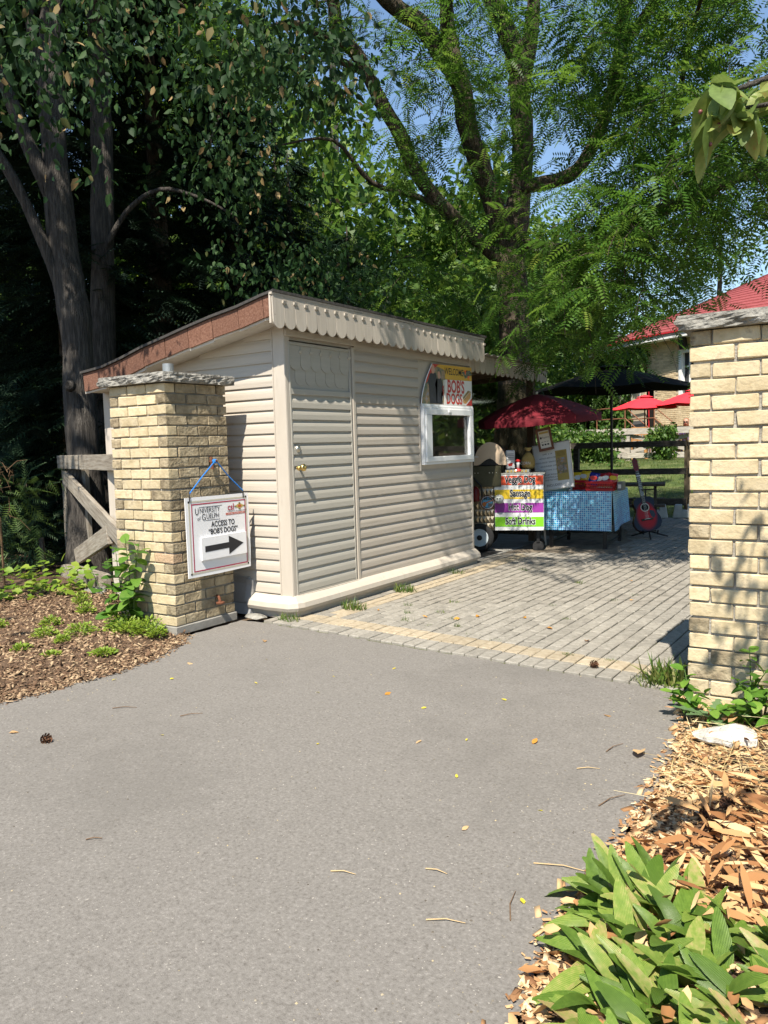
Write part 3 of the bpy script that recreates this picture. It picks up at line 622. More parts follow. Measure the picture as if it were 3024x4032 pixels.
mb = MB(); n = 56
for i in range(n+1):
    y = 8.40+2.45*i/n; z = .012*math.cos(i*math.pi/2)
    mb.v += [(-4.30, y, 2.52+z), (-6.9, y, 2.36+z)]
mb.f += [(2*i, 2*i+1, 2*i+3, 2*i+2) for i in range(n)]; mb.build('corrugated_roof', m_gal, lt, smooth=True)
for y in (8.9, 9.5, 10.1, 10.7): MB().bar((-4.455, y, 2.44), (-6.85, y, 2.29), .05, .1).build('rafter', m_wood, lt)
MB().bx(-4.50, -4.40, 10.33, 10.41, .05, 2.41).build('post', m_post, lt, bev=.004)
MB().bx(-6.8, -6.7, 8.6, 8.7, .05, 2.27).build('post', m_post, lt); MB().bx(-6.8, -6.7, 10.6, 10.7, .05, 2.27).build('post', m_post, lt)
m_sheet = glassmat('clear_sheet', (.80, .84, .78), .10, .06)
MB().bx(-6.66, -4.52, 10.42, 10.425, 1.1, 2.28).build('clear_panel', m_sheet, lt)
MB().bx(-6.66, -4.52, 10.41, 10.45, 1.03, 1.098).build('panel_rail', m_post, lt)
# ================================================================ BRICK PILLARS
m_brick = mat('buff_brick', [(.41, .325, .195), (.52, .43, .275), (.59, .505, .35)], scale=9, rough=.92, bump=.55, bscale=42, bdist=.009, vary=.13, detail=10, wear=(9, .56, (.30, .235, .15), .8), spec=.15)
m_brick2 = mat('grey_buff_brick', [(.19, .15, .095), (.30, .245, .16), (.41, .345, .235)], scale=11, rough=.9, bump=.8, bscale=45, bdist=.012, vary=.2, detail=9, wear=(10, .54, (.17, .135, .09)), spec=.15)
m_brick3 = mat('rosy_brick', [(.36, .25, .155), (.45, .325, .215)], scale=12, rough=.9, bump=.9, bscale=55, bdist=.012, vary=.1, detail=9, wear=(13, .58, (.25, .17, .11)), spec=.15)
m_mort = mat('mortar', [(.20, .185, .155), (.31, .29, .255), (.42, .40, .36)], scale=7, detail=9, rough=.95, bump=.8, bscale=90, bdist=.008)
m_stone = mat('cap_stone', [(.13, .125, .11), (.24, .23, .205), (.36, .345, .31)], scale=9, rough=.95, bump=1., bscale=28, bdist=.03, detail=10, wear=(7, .62, (.08, .078, .07)))
m_rust = mat('rusty_iron', [(.12, .045, .025), (.22, .09, .05)], scale=30, rough=.8, metal=.3)
BL, BD, BH, CO = .2145, .1, .0715, .0835
BR = []
for k in range(7):
    me = MB().bx(-BL/2, BL/2, -BD/2, BD/2, -BH/2, BH/2).mesh('brick', bev=.0045)
    for v in me.vertices: v.co += Vector((random.uniform(-.003, .003), random.uniform(-.0025, .0025), random.uniform(-.003, .003)))
    BR.append(me)
BRM = {m: [b.copy() for b in BR] for m in (m_brick, m_brick2, m_brick3)}
for m, l in BRM.items():
    for b in l: b.materials.append(m)
def pillar(name, label, x0, y0, wx, wy, z0, n, capz, grey):
    t = thing(name, label, 'pillar', (x0+wx/2, y0+wy/2, 0)); o = off(t)
    MB().bx(x0+.016, x0+wx-.016, y0+.016, y0+wy-.016, 0.001, z0+n*CO-.004).build('mortar_core', m_mort, t)
    j = .0115
    for c in range(n):
        z = z0+CO*(c+.5)
        def put(x, y, rz, f, g):
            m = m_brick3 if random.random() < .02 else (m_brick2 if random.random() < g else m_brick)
            link('brick', random.choice(BRM[m]), None, t, Vector((x+random.uniform(-.003, .003), y+random.uniform(-.003, .003), z+random.uniform(-.002, .002)))-o,
                 (random.uniform(-.012, .012), random.uniform(-.008, .008), rz+random.uniform(-.012, .012)+(math.pi if random.random() < .5 else 0)), (f, 1, 1))
        for ax in (0, 1):
            full = (c % 2 == 0) == (ax == 0)
            L = (wx, wy)[ax]; a = 0 if full else BD+j; ln = L-2*a; k = 3 if full else 2
            bl = (ln-(k-1)*j)/k
            for s in (0, 1):
                for i in range(k):
                    p = a+(bl+j)*i+bl/2
                    if ax == 0: put(x0+p, y0+BD/2 if s == 0 else y0+wy-BD/2, 0, bl/BL, grey[0] if s == 0 else grey[1])
                    else: put(x0+BD/2 if s == 0 else x0+wx-BD/2, y0+p, math.pi/2, bl/BL, grey[1])
    # rough split-faced capstone
    ov = .055; zt = z0+n*CO; me = MB(); nx_, ny_ = 13, 13
    ring = []
    for k in range(4):
        for i in range(14):
            tt = i/14; c = [(-ov, -ov), (wx+ov, -ov), (wx+ov, wy+ov), (-ov, wy+ov)]; p, q = c[k], c[(k+1) % 4]
            ring.append((p[0]+(q[0]-p[0])*tt, p[1]+(q[1]-p[1])*tt))
    cx, cy = wx/2, wy/2; hs = [0, .014, .03, .046, .06, capz]; N = len(ring)
    for li, h in enumerate(hs):
        for ii, (x, y) in enumerate(ring):
            w = (.011*math.sin(ii*.9+li*.5)+.009*math.sin(ii*2.3+li*1.1+x0*9)+random.uniform(-.006, .006)-.004*abs(li-2)) *(.35 if li == 4 else 1.) if li < 5 else -.006; d = Vector((x-cx, y-cy)); d = d*(1+w/d.length)
            me.v.append((x0+cx+d.x, y0+cy+d.y, zt+h+(random.uniform(-.004, .004) if 0 < li < 5 else 0)))
    me.f += [(l*N+i, l*N+(i+1) % N, (l+1)*N+(i+1) % N, (l+1)*N+i) for l in range(5) for i in range(N)] + [tuple(range(N-1, -1, -1)), tuple(5*N+i for i in range(N))]
    me.build('capstone', m_stone, t)
    return t
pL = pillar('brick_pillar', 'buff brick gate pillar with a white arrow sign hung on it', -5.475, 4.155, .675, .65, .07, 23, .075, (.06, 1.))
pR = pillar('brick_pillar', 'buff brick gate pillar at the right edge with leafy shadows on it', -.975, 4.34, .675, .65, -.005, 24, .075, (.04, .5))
MB().bx(-5.485, -4.788, 4.143, 4.817, .0, .069).build('footing', m_conc, pL, bev=.004)
m_pipe = mat('steel_pipe', [(.3, .32, .33), (.42, .43, .43)], scale=9, rough=.45, metal=.7)
MB().lathe([(.044, 0), (.044, .09), (.037, .09), (.037, .02), (.01, .02)], (-4.98, 4.36, 2.065), 20).build('pipe_stub', m_pipe, pL, smooth=False)
m_red = mat('red_plastic', (.55, .03, .03), rough=.4)
tag(MB().bx(-5.18, -5.09, 4.25, 4.29, 2.066, 2.085).build('red_packet', m_red, None, bev=.004), 'small red packet lying on the pillar capstone beside the pipe', 'packet')
MB().tube([(-4.79, 4.597, 1.40), (-4.775, 4.597, 1.30)], .012, 8).build('rust_plate', m_rust, pL); MB().tube([(-4.81, 4.594, 1.362), (-4.73, 4.594, 1.362), (-4.725, 4.594, 1.375)], .009, 8).build('hook', m_rust, pL)
MB().tube([(-4.80, 4.60, .245), (-4.775, 4.60, .235), (-4.765, 4.60, .20), (-4.755, 4.60, .195)], .012, 8).build('pin', m_rust, pL); MB().lathe([(.035, 0), (.036, .012), (.02, .016)], (-4.757, 4.595, .183), 14).build('pin', m_rust, pL)
# ================================================================ HANGING SIGN
m_cor = mat('corrugated_white', [(.74, .74, .76), (.8, .8, .81)], scale=3, rough=.45, spec=.35); m_crim = mat('crimson_ink', (.36, .02, .06), rough=.5); m_sand = mat('sand_ink', (.5, .47, .38), rough=.5)
m_ink = mat('charcoal_ink', (.02, .02, .024), rough=.5); m_ored = mat('orange_red_ink', (.45, .07, .03), rough=.5); m_gold = mat('gold_ink', (.45, .33, .1), rough=.5); m_olive = mat('olive_ink', (.17, .14, .04), rough=.5)
XG = -4.735; Y0, Y1, ZT, ZB = 4.245, 4.955, 1.085, .445
hs = thing('hanging_sign', 'white board with a black arrow pointing right, hung on the pillar', 'sign', (XG, 4.6, .45))
MB().prism([(Y0, ZT), (Y1, ZT-.002), (Y1+.004, .62), (Y1-.004, ZB+.004), (4.6, ZB-.003), (Y0+.003, ZB)], (XG-.006, 0, 0), A, B, (.006, 0, 0)).build('board', m_cor, hs)
def U(u, v): return (Y0+(Y1-Y0)*u, ZT-(ZT-ZB)*v)
def pr(poly, m, name='print', d=.0006, t=.0008): return MB().prism([U(*p) for p in poly], (XG+d, 0, 0), A, B, (t, 0, 0)).build(name, m, hs)
def frame(u0, v0, u1, v1, w, m):
    h = w*(Y1-Y0)/(ZT-ZB)
    pr([(u0, v0), (u1, v0), (u1, v0+h), (u0, v0+h)], m, 'border'); pr([(u0, v1-h), (u1, v1-h), (u1, v1), (u0, v1)], m, 'border')
    pr([(u0, v0+h), (u0+w, v0+h), (u0+w, v1-h), (u0, v1-h)], m, 'border'); pr([(u1-w, v0+h), (u1, v0+h), (u1, v1-h), (u1-w, v1-h)], m, 'border')
frame(.045, .045, .968, .962, .018, m_sand); frame(.088, .082, .945, .935, .013, m_crim)
def tx(s, u, v, size, m, **k): y, z = U(u, v); return text(s, size, m, hs, (XG+.002, y, z), A, B, **k)
tx('U', .135, .222, .077, m_ink, align='LEFT', xs=.8); tx('NIVERSITY', .205, .205, .060, m_ink, align='LEFT', xs=.80)
tx('o', .165, .295, .045, m_ink, align='LEFT', xs=.8, shear=.3); tx('f', .195, .295, .045, m_ink, align='LEFT', xs=.8, shear=.3); tx('G', .235, .30, .077, m_ink, align='LEFT', xs=.8); tx('UELPH', .305, .285, .060, m_ink, align='LEFT', xs=.82)
for v0, ua, ub in ((.128, .20, .56), (.302, .3, .52)): pr([(ua, v0), (ub, v0), (ub, v0+.004), (ua, v0+.004)], m_ink)
tx('csl', .70, .205, .075, m_crim, bold=.0012)
pr([(.765, .165), (.845, .125), (.925, .165), (.845, .205)], m_gold, d=.0006); pr([(.81, .165), (.845, .146), (.88, .165), (.845, .184)], m_ored, d=.0016)
for u, v in ((.845, .126), (.845, .204), (.770, .165), (.92, .165)): pr([(u-.018, v), (u, v-.012), (u+.018, v), (u, v+.012)], m_olive, d=.0026)
tx('Collaborative Structures Limited', .80, .232, .020, m_ink, xs=.85); pr([(.615, .24), (.945, .24), (.945, .268), (.615, .268)], m_ored); 
y, z = U(.78, .261); text('Construction. Execution. Excellence.', .0185, m_cor, hs, (XG+.0024, y, z), A, B, xs=.8)
tx('ACCESS TO', .565, .395, .064, m_ink, xs=.80, bold=.0014); tx('\u201cBOB\u2019S DOGS\u201d', .565, .488, .064, m_ink, xs=.80, bold=.0014)
MB().prism([U(.195, .515), U(.915, .512), U(.915, .80), U(.195, .80)], (XG+.004, 0, 0), A, B, (.014, 0, 0)).build('arrow_plate', m_cor, hs)
MB().prism([U(*p) for p in ((.245, .625), (.62, .618), (.62, .535), (.86, .655), (.62, .775), (.62, .692), (.245, .70))], (XG+.0185, 0, 0), A, B, (.001, 0, 0)).build('arrow', m_ink, hs)
m_rope = mat('blue_rope', (.02, .18, .55), rough=.6, bump=.6, bscale=300); m_wire = mat('black_wire', (.02, .02, .02), rough=.5)
hk = (-4.735, 4.594, 1.372)
for (y, z) in ((Y0+.10*.5, 1.115), (Y1-.06, 1.105)): MB().tube([hk, (XG-.012, (hk[1]+y)/2, (hk[2]+z)/2-.004), (XG, y, z)], .0055, 7).build('rope', m_rope, hs); MB().tube([(XG, y, z+.01), (XG+.006, y-.006, z-.02), (XG+.004, y-.004, z-.06), (XG-.008, y, z-.06), (XG-.006, y+.004, z-.01)], .004, 6).build('wire_tie', m_wire, hs)
MB().lathe([(.012, -.018), (.019, -.012), (.019, .012), (.012, .018)], (-4.745, 4.594, 1.364), 10, (1, 0, 0)).build('knot', m_rope, hs, smooth=True)
for u, v in ((.05, .055), (.955, .05), (.05, .955), (.955, .945)):
    y, z = U(u, v); MB().lathe([(.009, 0), (.009, .002), (.004, .003)], (XG, y, z), 10, (1, 0, 0)).build('grommet', m_ink, hs)
# ================================================================ OLD WOODEN GATE
m_gray = mat('weathered_wood', [(.20, .165, .125), (.33, .29, .235), (.44, .40, .335)], scale=5, rough=.9, bump=.7, bscale=16, bdist=.012, stretch=(.8, 9, 9), bstretch=(.7, 14, 14), vary=.12, detail=8)
gt = thing('wooden_gate', 'weathered grey wooden gate frame with diagonal braces left of the pillar', 'gate', (-5.48, 4.55, 0), rot=(0, 0, math.atan2(.388, -.922)))
def plank(nm, a, b, w, th, y=0.):
    a = Vector((a[0], y, a[1])); b = Vector((b[0], y, b[1])); L = (b-a).length
    me = MB().bx(0, L, -th/2, th/2, -w/2, w/2).mesh(nm, bev=.005)
    for v in me.vertices: v.co += Vector((random.uniform(-.004, .004), random.uniform(-.002, .002), random.uniform(-.004, .004)))
    o = link(nm, me, m_gray, gt, a); o.rotation_euler = (0, -math.atan2(b.z-a.z, b.x-a.x), 0); return o
plank('top_rail', (.05, 1.365), (3.58, 1.365), .16, .05, .05)
plank('post', (3.47, .02), (3.42, 1.283), .19, .09); plank('post', (2.9, .0), (2.9, 1.28), .26, .05, -.09); plank('post', (3.17, .0), (3.17, 1.28), .1, .04, -.06)
plank('brace', (3.26, 1.19), (.4, .52), .17, .05, .055); plank('brace', (1.3, .64), (3.36, .13), .19, .05, .06)
plank('bottom_rail', (.05, .30), (1.2, .30), .14, .05, -.04)
lg = thing('timber', 'old weathered timber lying on the ground below the wooden gate', 'timber', (-7.75, 5.42, .0), rot=(0, 0, math.radians(-14)))
me = MB().bx(-.55, .55, -.08, .08, 0, .17).mesh('beam', bev=.02)
for v in me.vertices: v.co += Vector((random.uniform(-.02, .02), random.uniform(-.01, .01), random.uniform(-.012, .012)))
link('beam', me, m_gray, lg)
def rock(name, label, loc, r, m, sq=(1, 1, .55), seed=1):
    rs = random.Random(seed); bm = bmesh.new(); bmesh.ops.create_icosphere(bm, subdivisions=3, radius=r)
    ks = [(Vector((rs.gauss(0, 1), rs.gauss(0, 1), rs.gauss(0, 1))).normalized(), rs.uniform(.55, .95)) for _ in range(16)]
    for v in bm.verts:
        for n_, c in ks:
            d = v.co.dot(n_)-r*c
            if d > 0: v.co -= n_*d*.9
        v.co = Vector((v.co.x*sq[0], v.co.y*sq[1], v.co.z*sq[2]))*(1+rs.uniform(-.03, .03))
    me = bpy.data.meshes.new(name); bm.to_mesh(me); bm.free(); return tag(link(name, me, m, None, loc), label, 'rock')
m_lime = mat('white_limestone', [(.34, .32, .28), (.47, .45, .41), (.55, .53, .49)], scale=14, rough=.95, bump=1., bscale=45, bdist=.02)
rock('white_rock', 'rough white rock at the foot of the right pillar', (-.70, 3.86, .04), .13, m_lime, (1.25, .8, .55), 4)
rock('grey_rock', 'grey stone lying before the old timber', (-7.05, 5.05, .03), .13, m_stone, (1.4, .8, .5), 9)
rock('gravel_lump', 'pale broken concrete between pillar and shed corner', (-4.68, 4.93, .01), .10, m_stone, (1.3, .7, .3), 12)
# ================================================================ FOOD CART
m_pw = mat('panel_white', (.66, .67, .68), rough=.35); m_pr = mat('band_red', (.62, .08, .03), rough=.4); m_py = mat('band_yellow', (.72, .5, .03), rough=.4); m_pp = mat('band_purple', (.28, .04, .3), rough=.4); m_pg = mat('band_green', (.18, .48, .02), rough=.4)
m_steel = mat('stainless', [(.5, .48, .44), (.62, .6, .55)], scale=3, rough=.3, metal=1., stretch=(1, 1, 8)); m_tan = mat('tan_metal', [(.5, .38, .27), (.57, .45, .33)], scale=4, rough=.45, metal=.2); m_olv = mat('olive_plate', [(.055, .05, .025), (.085, .08, .045)], scale=6, rough=.55)
m_quilt = mat('quilted_steel', [(.55, .45, .3), (.68, .58, .42)], scale=3, rough=.28, metal=.9); m_tyre = mat('tyre_rubber', (.022, .022, .023), rough=.85, bump=.4, bscale=60); m_rim = mat('white_rim', (.55, .62, .66), rough=.4, metal=.1); m_bk = mat('black_metal', (.015, .015, .016), rough=.45)
ca = thing('hot_dog_cart', 'food cart with colourful menu bands and a small white rimmed wheel', 'cart', (-4.80, 9.28, .03), rot=(0, 0, math.radians(20)))
def cb(nm, m, *b, bev=.003, p=None): return MB().bx(*b).build(nm, m, p or ca, bev=bev, world=False)
cb('body', m_steel, .0, .9, .004, .5, .27, 1.0)
cb('counter', m_steel, -.02, .92, -.015, .52, 1.0, 1.025)
pn = cb('menu_panel', m_pw, .27, .9, -.012, .0, .272, .998, bev=0)
LX, LZ = (1, 0, 0), (0, 0, 1)
def ltext(s, size, m, parent, o, **k):
    t = text(s, size, m, parent, (0, 0, 0), LX, LZ, **k); t.location = Vector(o)+off(parent)
    return t
for (z0, z1, m, s) in ((.865, .985, m_pr, 'Veggie Dog'), (.684, .805, m_py, 'Sausage'), (.505, .630, m_pp, 'Hot Dog'), (.32, .448, m_pg, 'Soft Drinks')):
    bd = cb('menu_band', m, .272, .898, -.0145, -.0125, z0, z1, bev=0, p=pn)
    for mm, bo, dd in ((m_pw, .0085, .0008), (m_blk, .0032, .0016)):
        t = text(s, .128, mm, None, (0, 0, 0), LX, LZ, xs=.66, bold=bo); t.parent = pn; t.location = (.60, -.0145-dd, z0+.03)
cb('edge_trim', m_blk, .258, .269, -.016, .002, .272, .998, bev=0)
qm = MB()                                                        # pressed diamond panel
for i in range(5):
    for j in range(8):
        x0, x1, z0, z1 = .0+.0516*i, .0516*(i+1), .275+.0905*j, .275+.0905*(j+1); cx, cz = (x0+x1)/2, (z0+z1)/2
        qm.add([(x0, 0, z0), (x1, 0, z0), (x1, 0, z1), (x0, 0, z1), (cx, -.016, cz)], [(0, 1, 4), (1, 2, 4), (2, 3, 4), (3, 0, 4)])
qm.build('quilted_panel', m_quilt, ca, world=False)
m_skyb = mat('sticker_blue', (.12, .4, .62), rough=.4); m_oran = mat('sticker_orange', (.5, .16, .04), rough=.4); m_sgrey = mat('sticker_grey', (.12, .12, .13), rough=.4)
stk = MB().lathe([(.095, 0), (.095, .003)], (.175, -.017, .64), 28, (0, -1, 0)).build('sticker', m_rust, ca, world=False)
for r, d, m in ((.083, .0035, m_pw), (.076, .004, m_blk), (.066, .0045, m_skyb)): MB().lathe([(r, 0), (r, .0006)], (.175, -.017-d, .64), 28, (0, -1, 0)).build('sticker_ring', m, stk, world=False)
t = text('Music', .055, m_suit, None, (0, 0, 0), LX, LZ, bold=.0015, shear=.3, xs=.9); t.parent = stk; t.location = (.185, -.0225, .672)
MB().prism([(.115, .60), (.135, .585), (.155, .60), (.165, .63), (.25, .665), (.245, .678), (.155, .645), (.13, .65), (.11, .63)], (0, -.0222, 0), LX, LZ, (0, -.0008, 0)).build('sticker_guitar', m_oran, stk, world=False)
MB().bx(.185, .235, -.0235, -.0222, .585, .63).build('sticker_amp', m_sgrey, stk, world=False)
MB().lathe([(.0, 0), (.03, .006), (.055, .03), (.064, .06), (.055, .09), (.03, .112), (.002, .118)], (.335, -.085, .63), 20, (0, 0, 1)).build('smiley_ball', mat('grey_ball', (.5, .53, .5), rough=.4), ca, smooth=True, world=False)
for x in (.318, .352): MB().lathe([(.002, 0), (.008, .001), (.008, .003), (.002, .004)], (x, -.147, .70), 10, (0, -1, .15)).build('ball_eye', m_blk, ca, world=False)
# grill box and its open roll lid at the left end
cb('grill_box', m_olv, -.07, .36, -.03, .40, .845, 1.12, bev=.004)
hd = [(.22+.215*math.cos(a), 1.13+.30*math.sin(a)) for a in [math.pi*i/18 for i in range(19)]]
nt = hd + [(.06, 1.13), (.10, 1.15), (.15, 1.19), (.19, 1.21), (.215, 1.215), (.22, 1.24), (.225, 1.215), (.26, 1.20), (.31, 1.15), (.34, 1.13)]
MB().prism(nt, (0, -.02, 0), LX, LZ, (0, -.012, 0)).build('lid_end_plate', m_tan, ca, world=False)
MB().prism([(x*1.0, z) for x, z in hd], (0, -.018, 0), LX, LZ, (0, .4, 0)).build('roll_lid', m_bk, ca, world=False)
cb('black_hood', m_bk, -.32, .02, .03, .42, 1.04, 1.40, bev=.03); cb('hood_leg', m_bk, -.12, -.03, .05, .12, .1, 1.04); cb('handle_bracket', m_tan, -.1, -.068, -.05, .05, .88, 1.09)
MB().tube([(-.03, -.035, 1.0), (.02, -.05, .95), (.10, -.05, .86), (.11, -.045, .72)], .012, 8).build('hose', m_bk, ca, world=False)
ex = MB().lathe([(.045, 0), (.05, .01), (.05, .15), (.03, .18), (.018, .185), (.018, .2)], (.03, -.075, .66), 16).build('red_canister', mat('dark_red_paint', (.13, .008, .01), rough=.4), ca, smooth=True, world=False)
for x in (.02, .06, .21, .25, .3): MB().lathe([(.006, 0), (.006, .004)], (x, -.03, 1.03), 8, (0, -1, 0)).build('rivet', m_nickel, ca, world=False)
cb('tray', m_steel, .41, .72, .02, .3, 1.026, 1.065); 
for i in range(6): cb('tray_rib', m_brass, .43+.047*i, .455+.047*i, .005, .018, 1.03, 1.058, bev=0)
def wheel(x, y, z, r, w, p):
    wh = MB().lathe([(r*.62, -w*.42), (r*.8, -w*.5), (r*.96, -w*.4), (r, -w*.15), (r, w*.15), (r*.96, w*.4), (r*.8, w*.5), (r*.62, w*.42)], (x, y, z), 32, (0, -1, 0), False).build('wheel', m_tyre, p, smooth=True, world=False)
    MB().lathe([(r*.64, .40*w), (r*.62, .5*w), (r*.56, .5*w), (r*.5, .2*w), (r*.34, .16*w), (r*.3, .3*w), (r*.02, .3*w)], (x, y, z), 28, (0, -1, 0)).build('rim', m_rim, wh, world=False)
    MB().lathe([(r*.2, .3*w), (r*.18, .55*w), (r*.02, .58*w)], (x, y, z), 16, (0, -1, 0)).build('hub', m_bk, wh, world=False)
    for k in range(4):
        a = math.pi/2*k; MB().lathe([(r*.06, .2*w), (r*.06, .36*w)], (x+r*.36*math.cos(a), y, z+r*.36*math.sin(a)), 8, (0, -1, 0)).build('lug_nut', m_bk, wh, world=False)
wheel(.075, -.075, .185, .185, .10, ca); wheel(.075, .50, .185, .185, .10, ca)
for y in (.1, .42): MB().lathe([(.02, -.02), (.07, -.02), (.075, 0), (.07, .02), (.02, .02)], (.82, y, .047), 18, (0, -1, 0)).build('caster', m_tyre, ca, world=False); cb('caster_fork', m_bk, .80, .84, y-.03, y+.03, .1, .268)
MB().tube([(.075, -.02, .185), (.075, .46, .185)], .02, 8).build('axle', m_bk, ca, world=False)
# things standing on the cart
def on_cart(x, y, z=1.055):
    c, s = math.cos(math.radians(20)), math.sin(math.radians(20)); return (-4.80+x*c-y*s, 9.28+x*s+y*c, z)
nb = thing('napkin_pack', 'white paper pack with a red smile on the cart counter', 'pack', on_cart(.47, .12, 1.097), math.radians(26))
MB().bx(-.06, .06, -.03, .03, 0, .25).build('pack', m_pw, nb, bev=.012, world=False); MB().prism([(-.035, .075), (.035, .085), (.02, .045), (-.02, .04)], (0, -.0312, 0), LX, LZ, (0, -.001, 0)).build('smile_print', m_sr, nb, world=False)
for i in range(4): MB().bx(-.04, .045, -.0322, -.0312, .13+.022*i, .138+.022*i).build('print_line', m_sgrey, nb, world=False)
sk = thing('popcorn_sack', 'yellow tied popcorn sack on the cart counter beside the whiteboard', 'sack', on_cart(.70, .16, 1.097))
m_sack = mat('burlap', [(.3, .2, .06), (.45, .33, .12)], scale=14, rough=.9, bump=.5, bscale=90)
MB().lathe([(.06, 0), (.085, .03), (.09, .1), (.075, .16), (.03, .21), (.02, .225), (.05, .27), (.045, .28)], (0, 0, 0), 14).build('sack', m_sack, sk, smooth=True, world=False); MB().lathe([(.026, .212), (.03, .22), (.026, .23)], (0, 0, 0), 12).build('tie', m_bk, sk, world=False)
t = text('CORN', .05, m_pw, None, (0, 0, 0), LX, LZ); t.parent = sk; t.location = (.0, -.094, .06)
rl_ = thing('red_lamp', 'little red warning lamp glowing on the cart counter', 'lamp', on_cart(.575, .04, 1.066))
MB().lathe([(.045, 0), (.048, .012), (.04, .03), (.02, .036)], (0, 0, 0), 16).build('base', m_red, rl_, smooth=True, world=False); MB().lathe([(.018, .03), (.02, .09), (.028, .11), (.016, .13)], (0, 0, 0), 12).build('stem', m_pw, rl_, smooth=True, world=False); MB().lathe([(.03, .13), (.034, .15), (.01, .162)], (0, 0, 0), 12).build('cap', m_red, rl_, world=False)
gm = bpy.data.materials.new('lamp_glow'); gm.use_nodes = True; gm.node_tree.nodes['Principled BSDF'].inputs['Emission Color'].default_value = (1, .8, .5, 1); gm.node_tree.nodes['Principled BSDF'].inputs['Emission Strength'].default_value = 3
MB().lathe([(.002, 0), (.011, .003), (.002, .008)], (-.008, -.046, .018), 10, (0, -1, .3)).build('bulb', gm, rl_, world=False)
# ================================================================ PARASOLS
def parasol(name, label, loc, R, h, top, n, m1, m2, rot=(0, 0, 0), square=False, valance=0., pole_m=None, pr_=.02, vent=True, group=None, m_in=None, base_z=0., dome=.5, cat='parasol'):
    t = thing(name, label, cat, loc, group=group); t.rotation_euler = rot
    def ring(f, k, tot):
        a = 2*math.pi*k/tot; rr = R
        if square: rr = R/max(abs(math.cos(a)), abs(math.sin(a)))*.78
        else: rr = R*(1-.045*math.sin(math.pi*((k*n/tot) % 1)))
        z = h + (top-h)*(1-f**(1+dome)) - .035*math.sin(math.pi*((k*n/tot) % 1))*f*f*R
        return (rr*f*math.cos(a), rr*f*math.sin(a), z)
    sub = 4; tot = n*sub; fs = [.04, .25, .45, .65, .85, 1.]
    for i in range(n):
        mb = MB()
        for f in fs: mb.v += [ring(f, i*sub+j, tot) for j in range(sub+1)]
        if valance: mb.v += [(x*1.0, y*1.0, z-valance*(1-.35*math.sin(math.pi*j/sub))) for j, (x, y, z) in enumerate(mb.v[-(sub+1):])]
        w = sub+1; k = len(mb.v)//w
        mb.f += [(r*w+j, r*w+j+1, (r+1)*w+j+1, (r+1)*w+j) for r in range(k-1) for j in range(sub)]
        o = mb.build('canopy_panel', (m1, m2)[i % 2], t, world=False, smooth=True)
    if vent:
        mb = MB(); mb.v = [(0, 0, top+.05)] + [(.26*R*math.cos(2*math.pi*i/n), .26*R*math.sin(2*math.pi*i/n), h+(top-h)*.93+.0) for i in range(n)]; mb.f = [(0, 1+i, 1+(i+1) % n) for i in range(n)]; mb.build('vent_cap', m1, t, world=False)
    MB().tube([(0, 0, base_z), (0, 0, top+.03)], pr_, 10).build('pole', pole_m or m_bk, t, world=False)
    for i in range(n):
        x, y, z = ring(.97, i*sub, tot); x2, y2, z2 = ring(.5, i*sub, tot)
        rb = MB().tube([(0, 0, top-.05), (x2, y2, z2-.02), (x, y, z-.012)], .006, 5).build('rib', pole_m or m_bk, t, world=False)
        MB().tube([(0, 0, h-.05), (x2, y2, z2-.025)], .005, 5).build('strut', pole_m or m_bk, t, world=False)
    MB().lathe([(pr_*1.6, 0), (pr_*1.6, .05)], (0, 0, h-.07), 10).build('runner', pole_m or m_bk, t, world=False)
    return t
m_mar = mat('maroon_canvas', [(.13, .008, .016), (.17, .012, .022)], scale=5, rough=.8); m_mar2 = mat('dark_maroon_canvas', [(.10, .006, .012), (.13, .009, .018)], scale=5, rough=.8)
m_bcan = mat('black_canvas', [(.010, .0098, .0095), (.018, .0175, .017)], scale=4, rough=.95, spec=.05); m_rcan = mat('red_canvas', [(.75, .025, .04), (.8, .035, .05)], scale=3, rough=.8); m_pale = mat('pale_pole', (.6, .58, .53), rough=.5)
parasol('cart_parasol', 'dark red round parasol tilted over the food cart', (-4.16, 10.13, .03), .83, 1.76, 2.06, 8, m_mar, m_mar2, rot=(math.radians(3), math.radians(-2), .2), valance=.11, pole_m=m_pale, pr_=.016, vent=False, dome=.35)
parasol('black_parasol', 'large black parasol standing over the dark picnic table', (-4.14, 12.95, .0), 1.34, 2.28, 2.64, 6, m_bcan, m_bcan, rot=(0, 0, .25), pole_m=m_bk, pr_=.022, dome=.1)
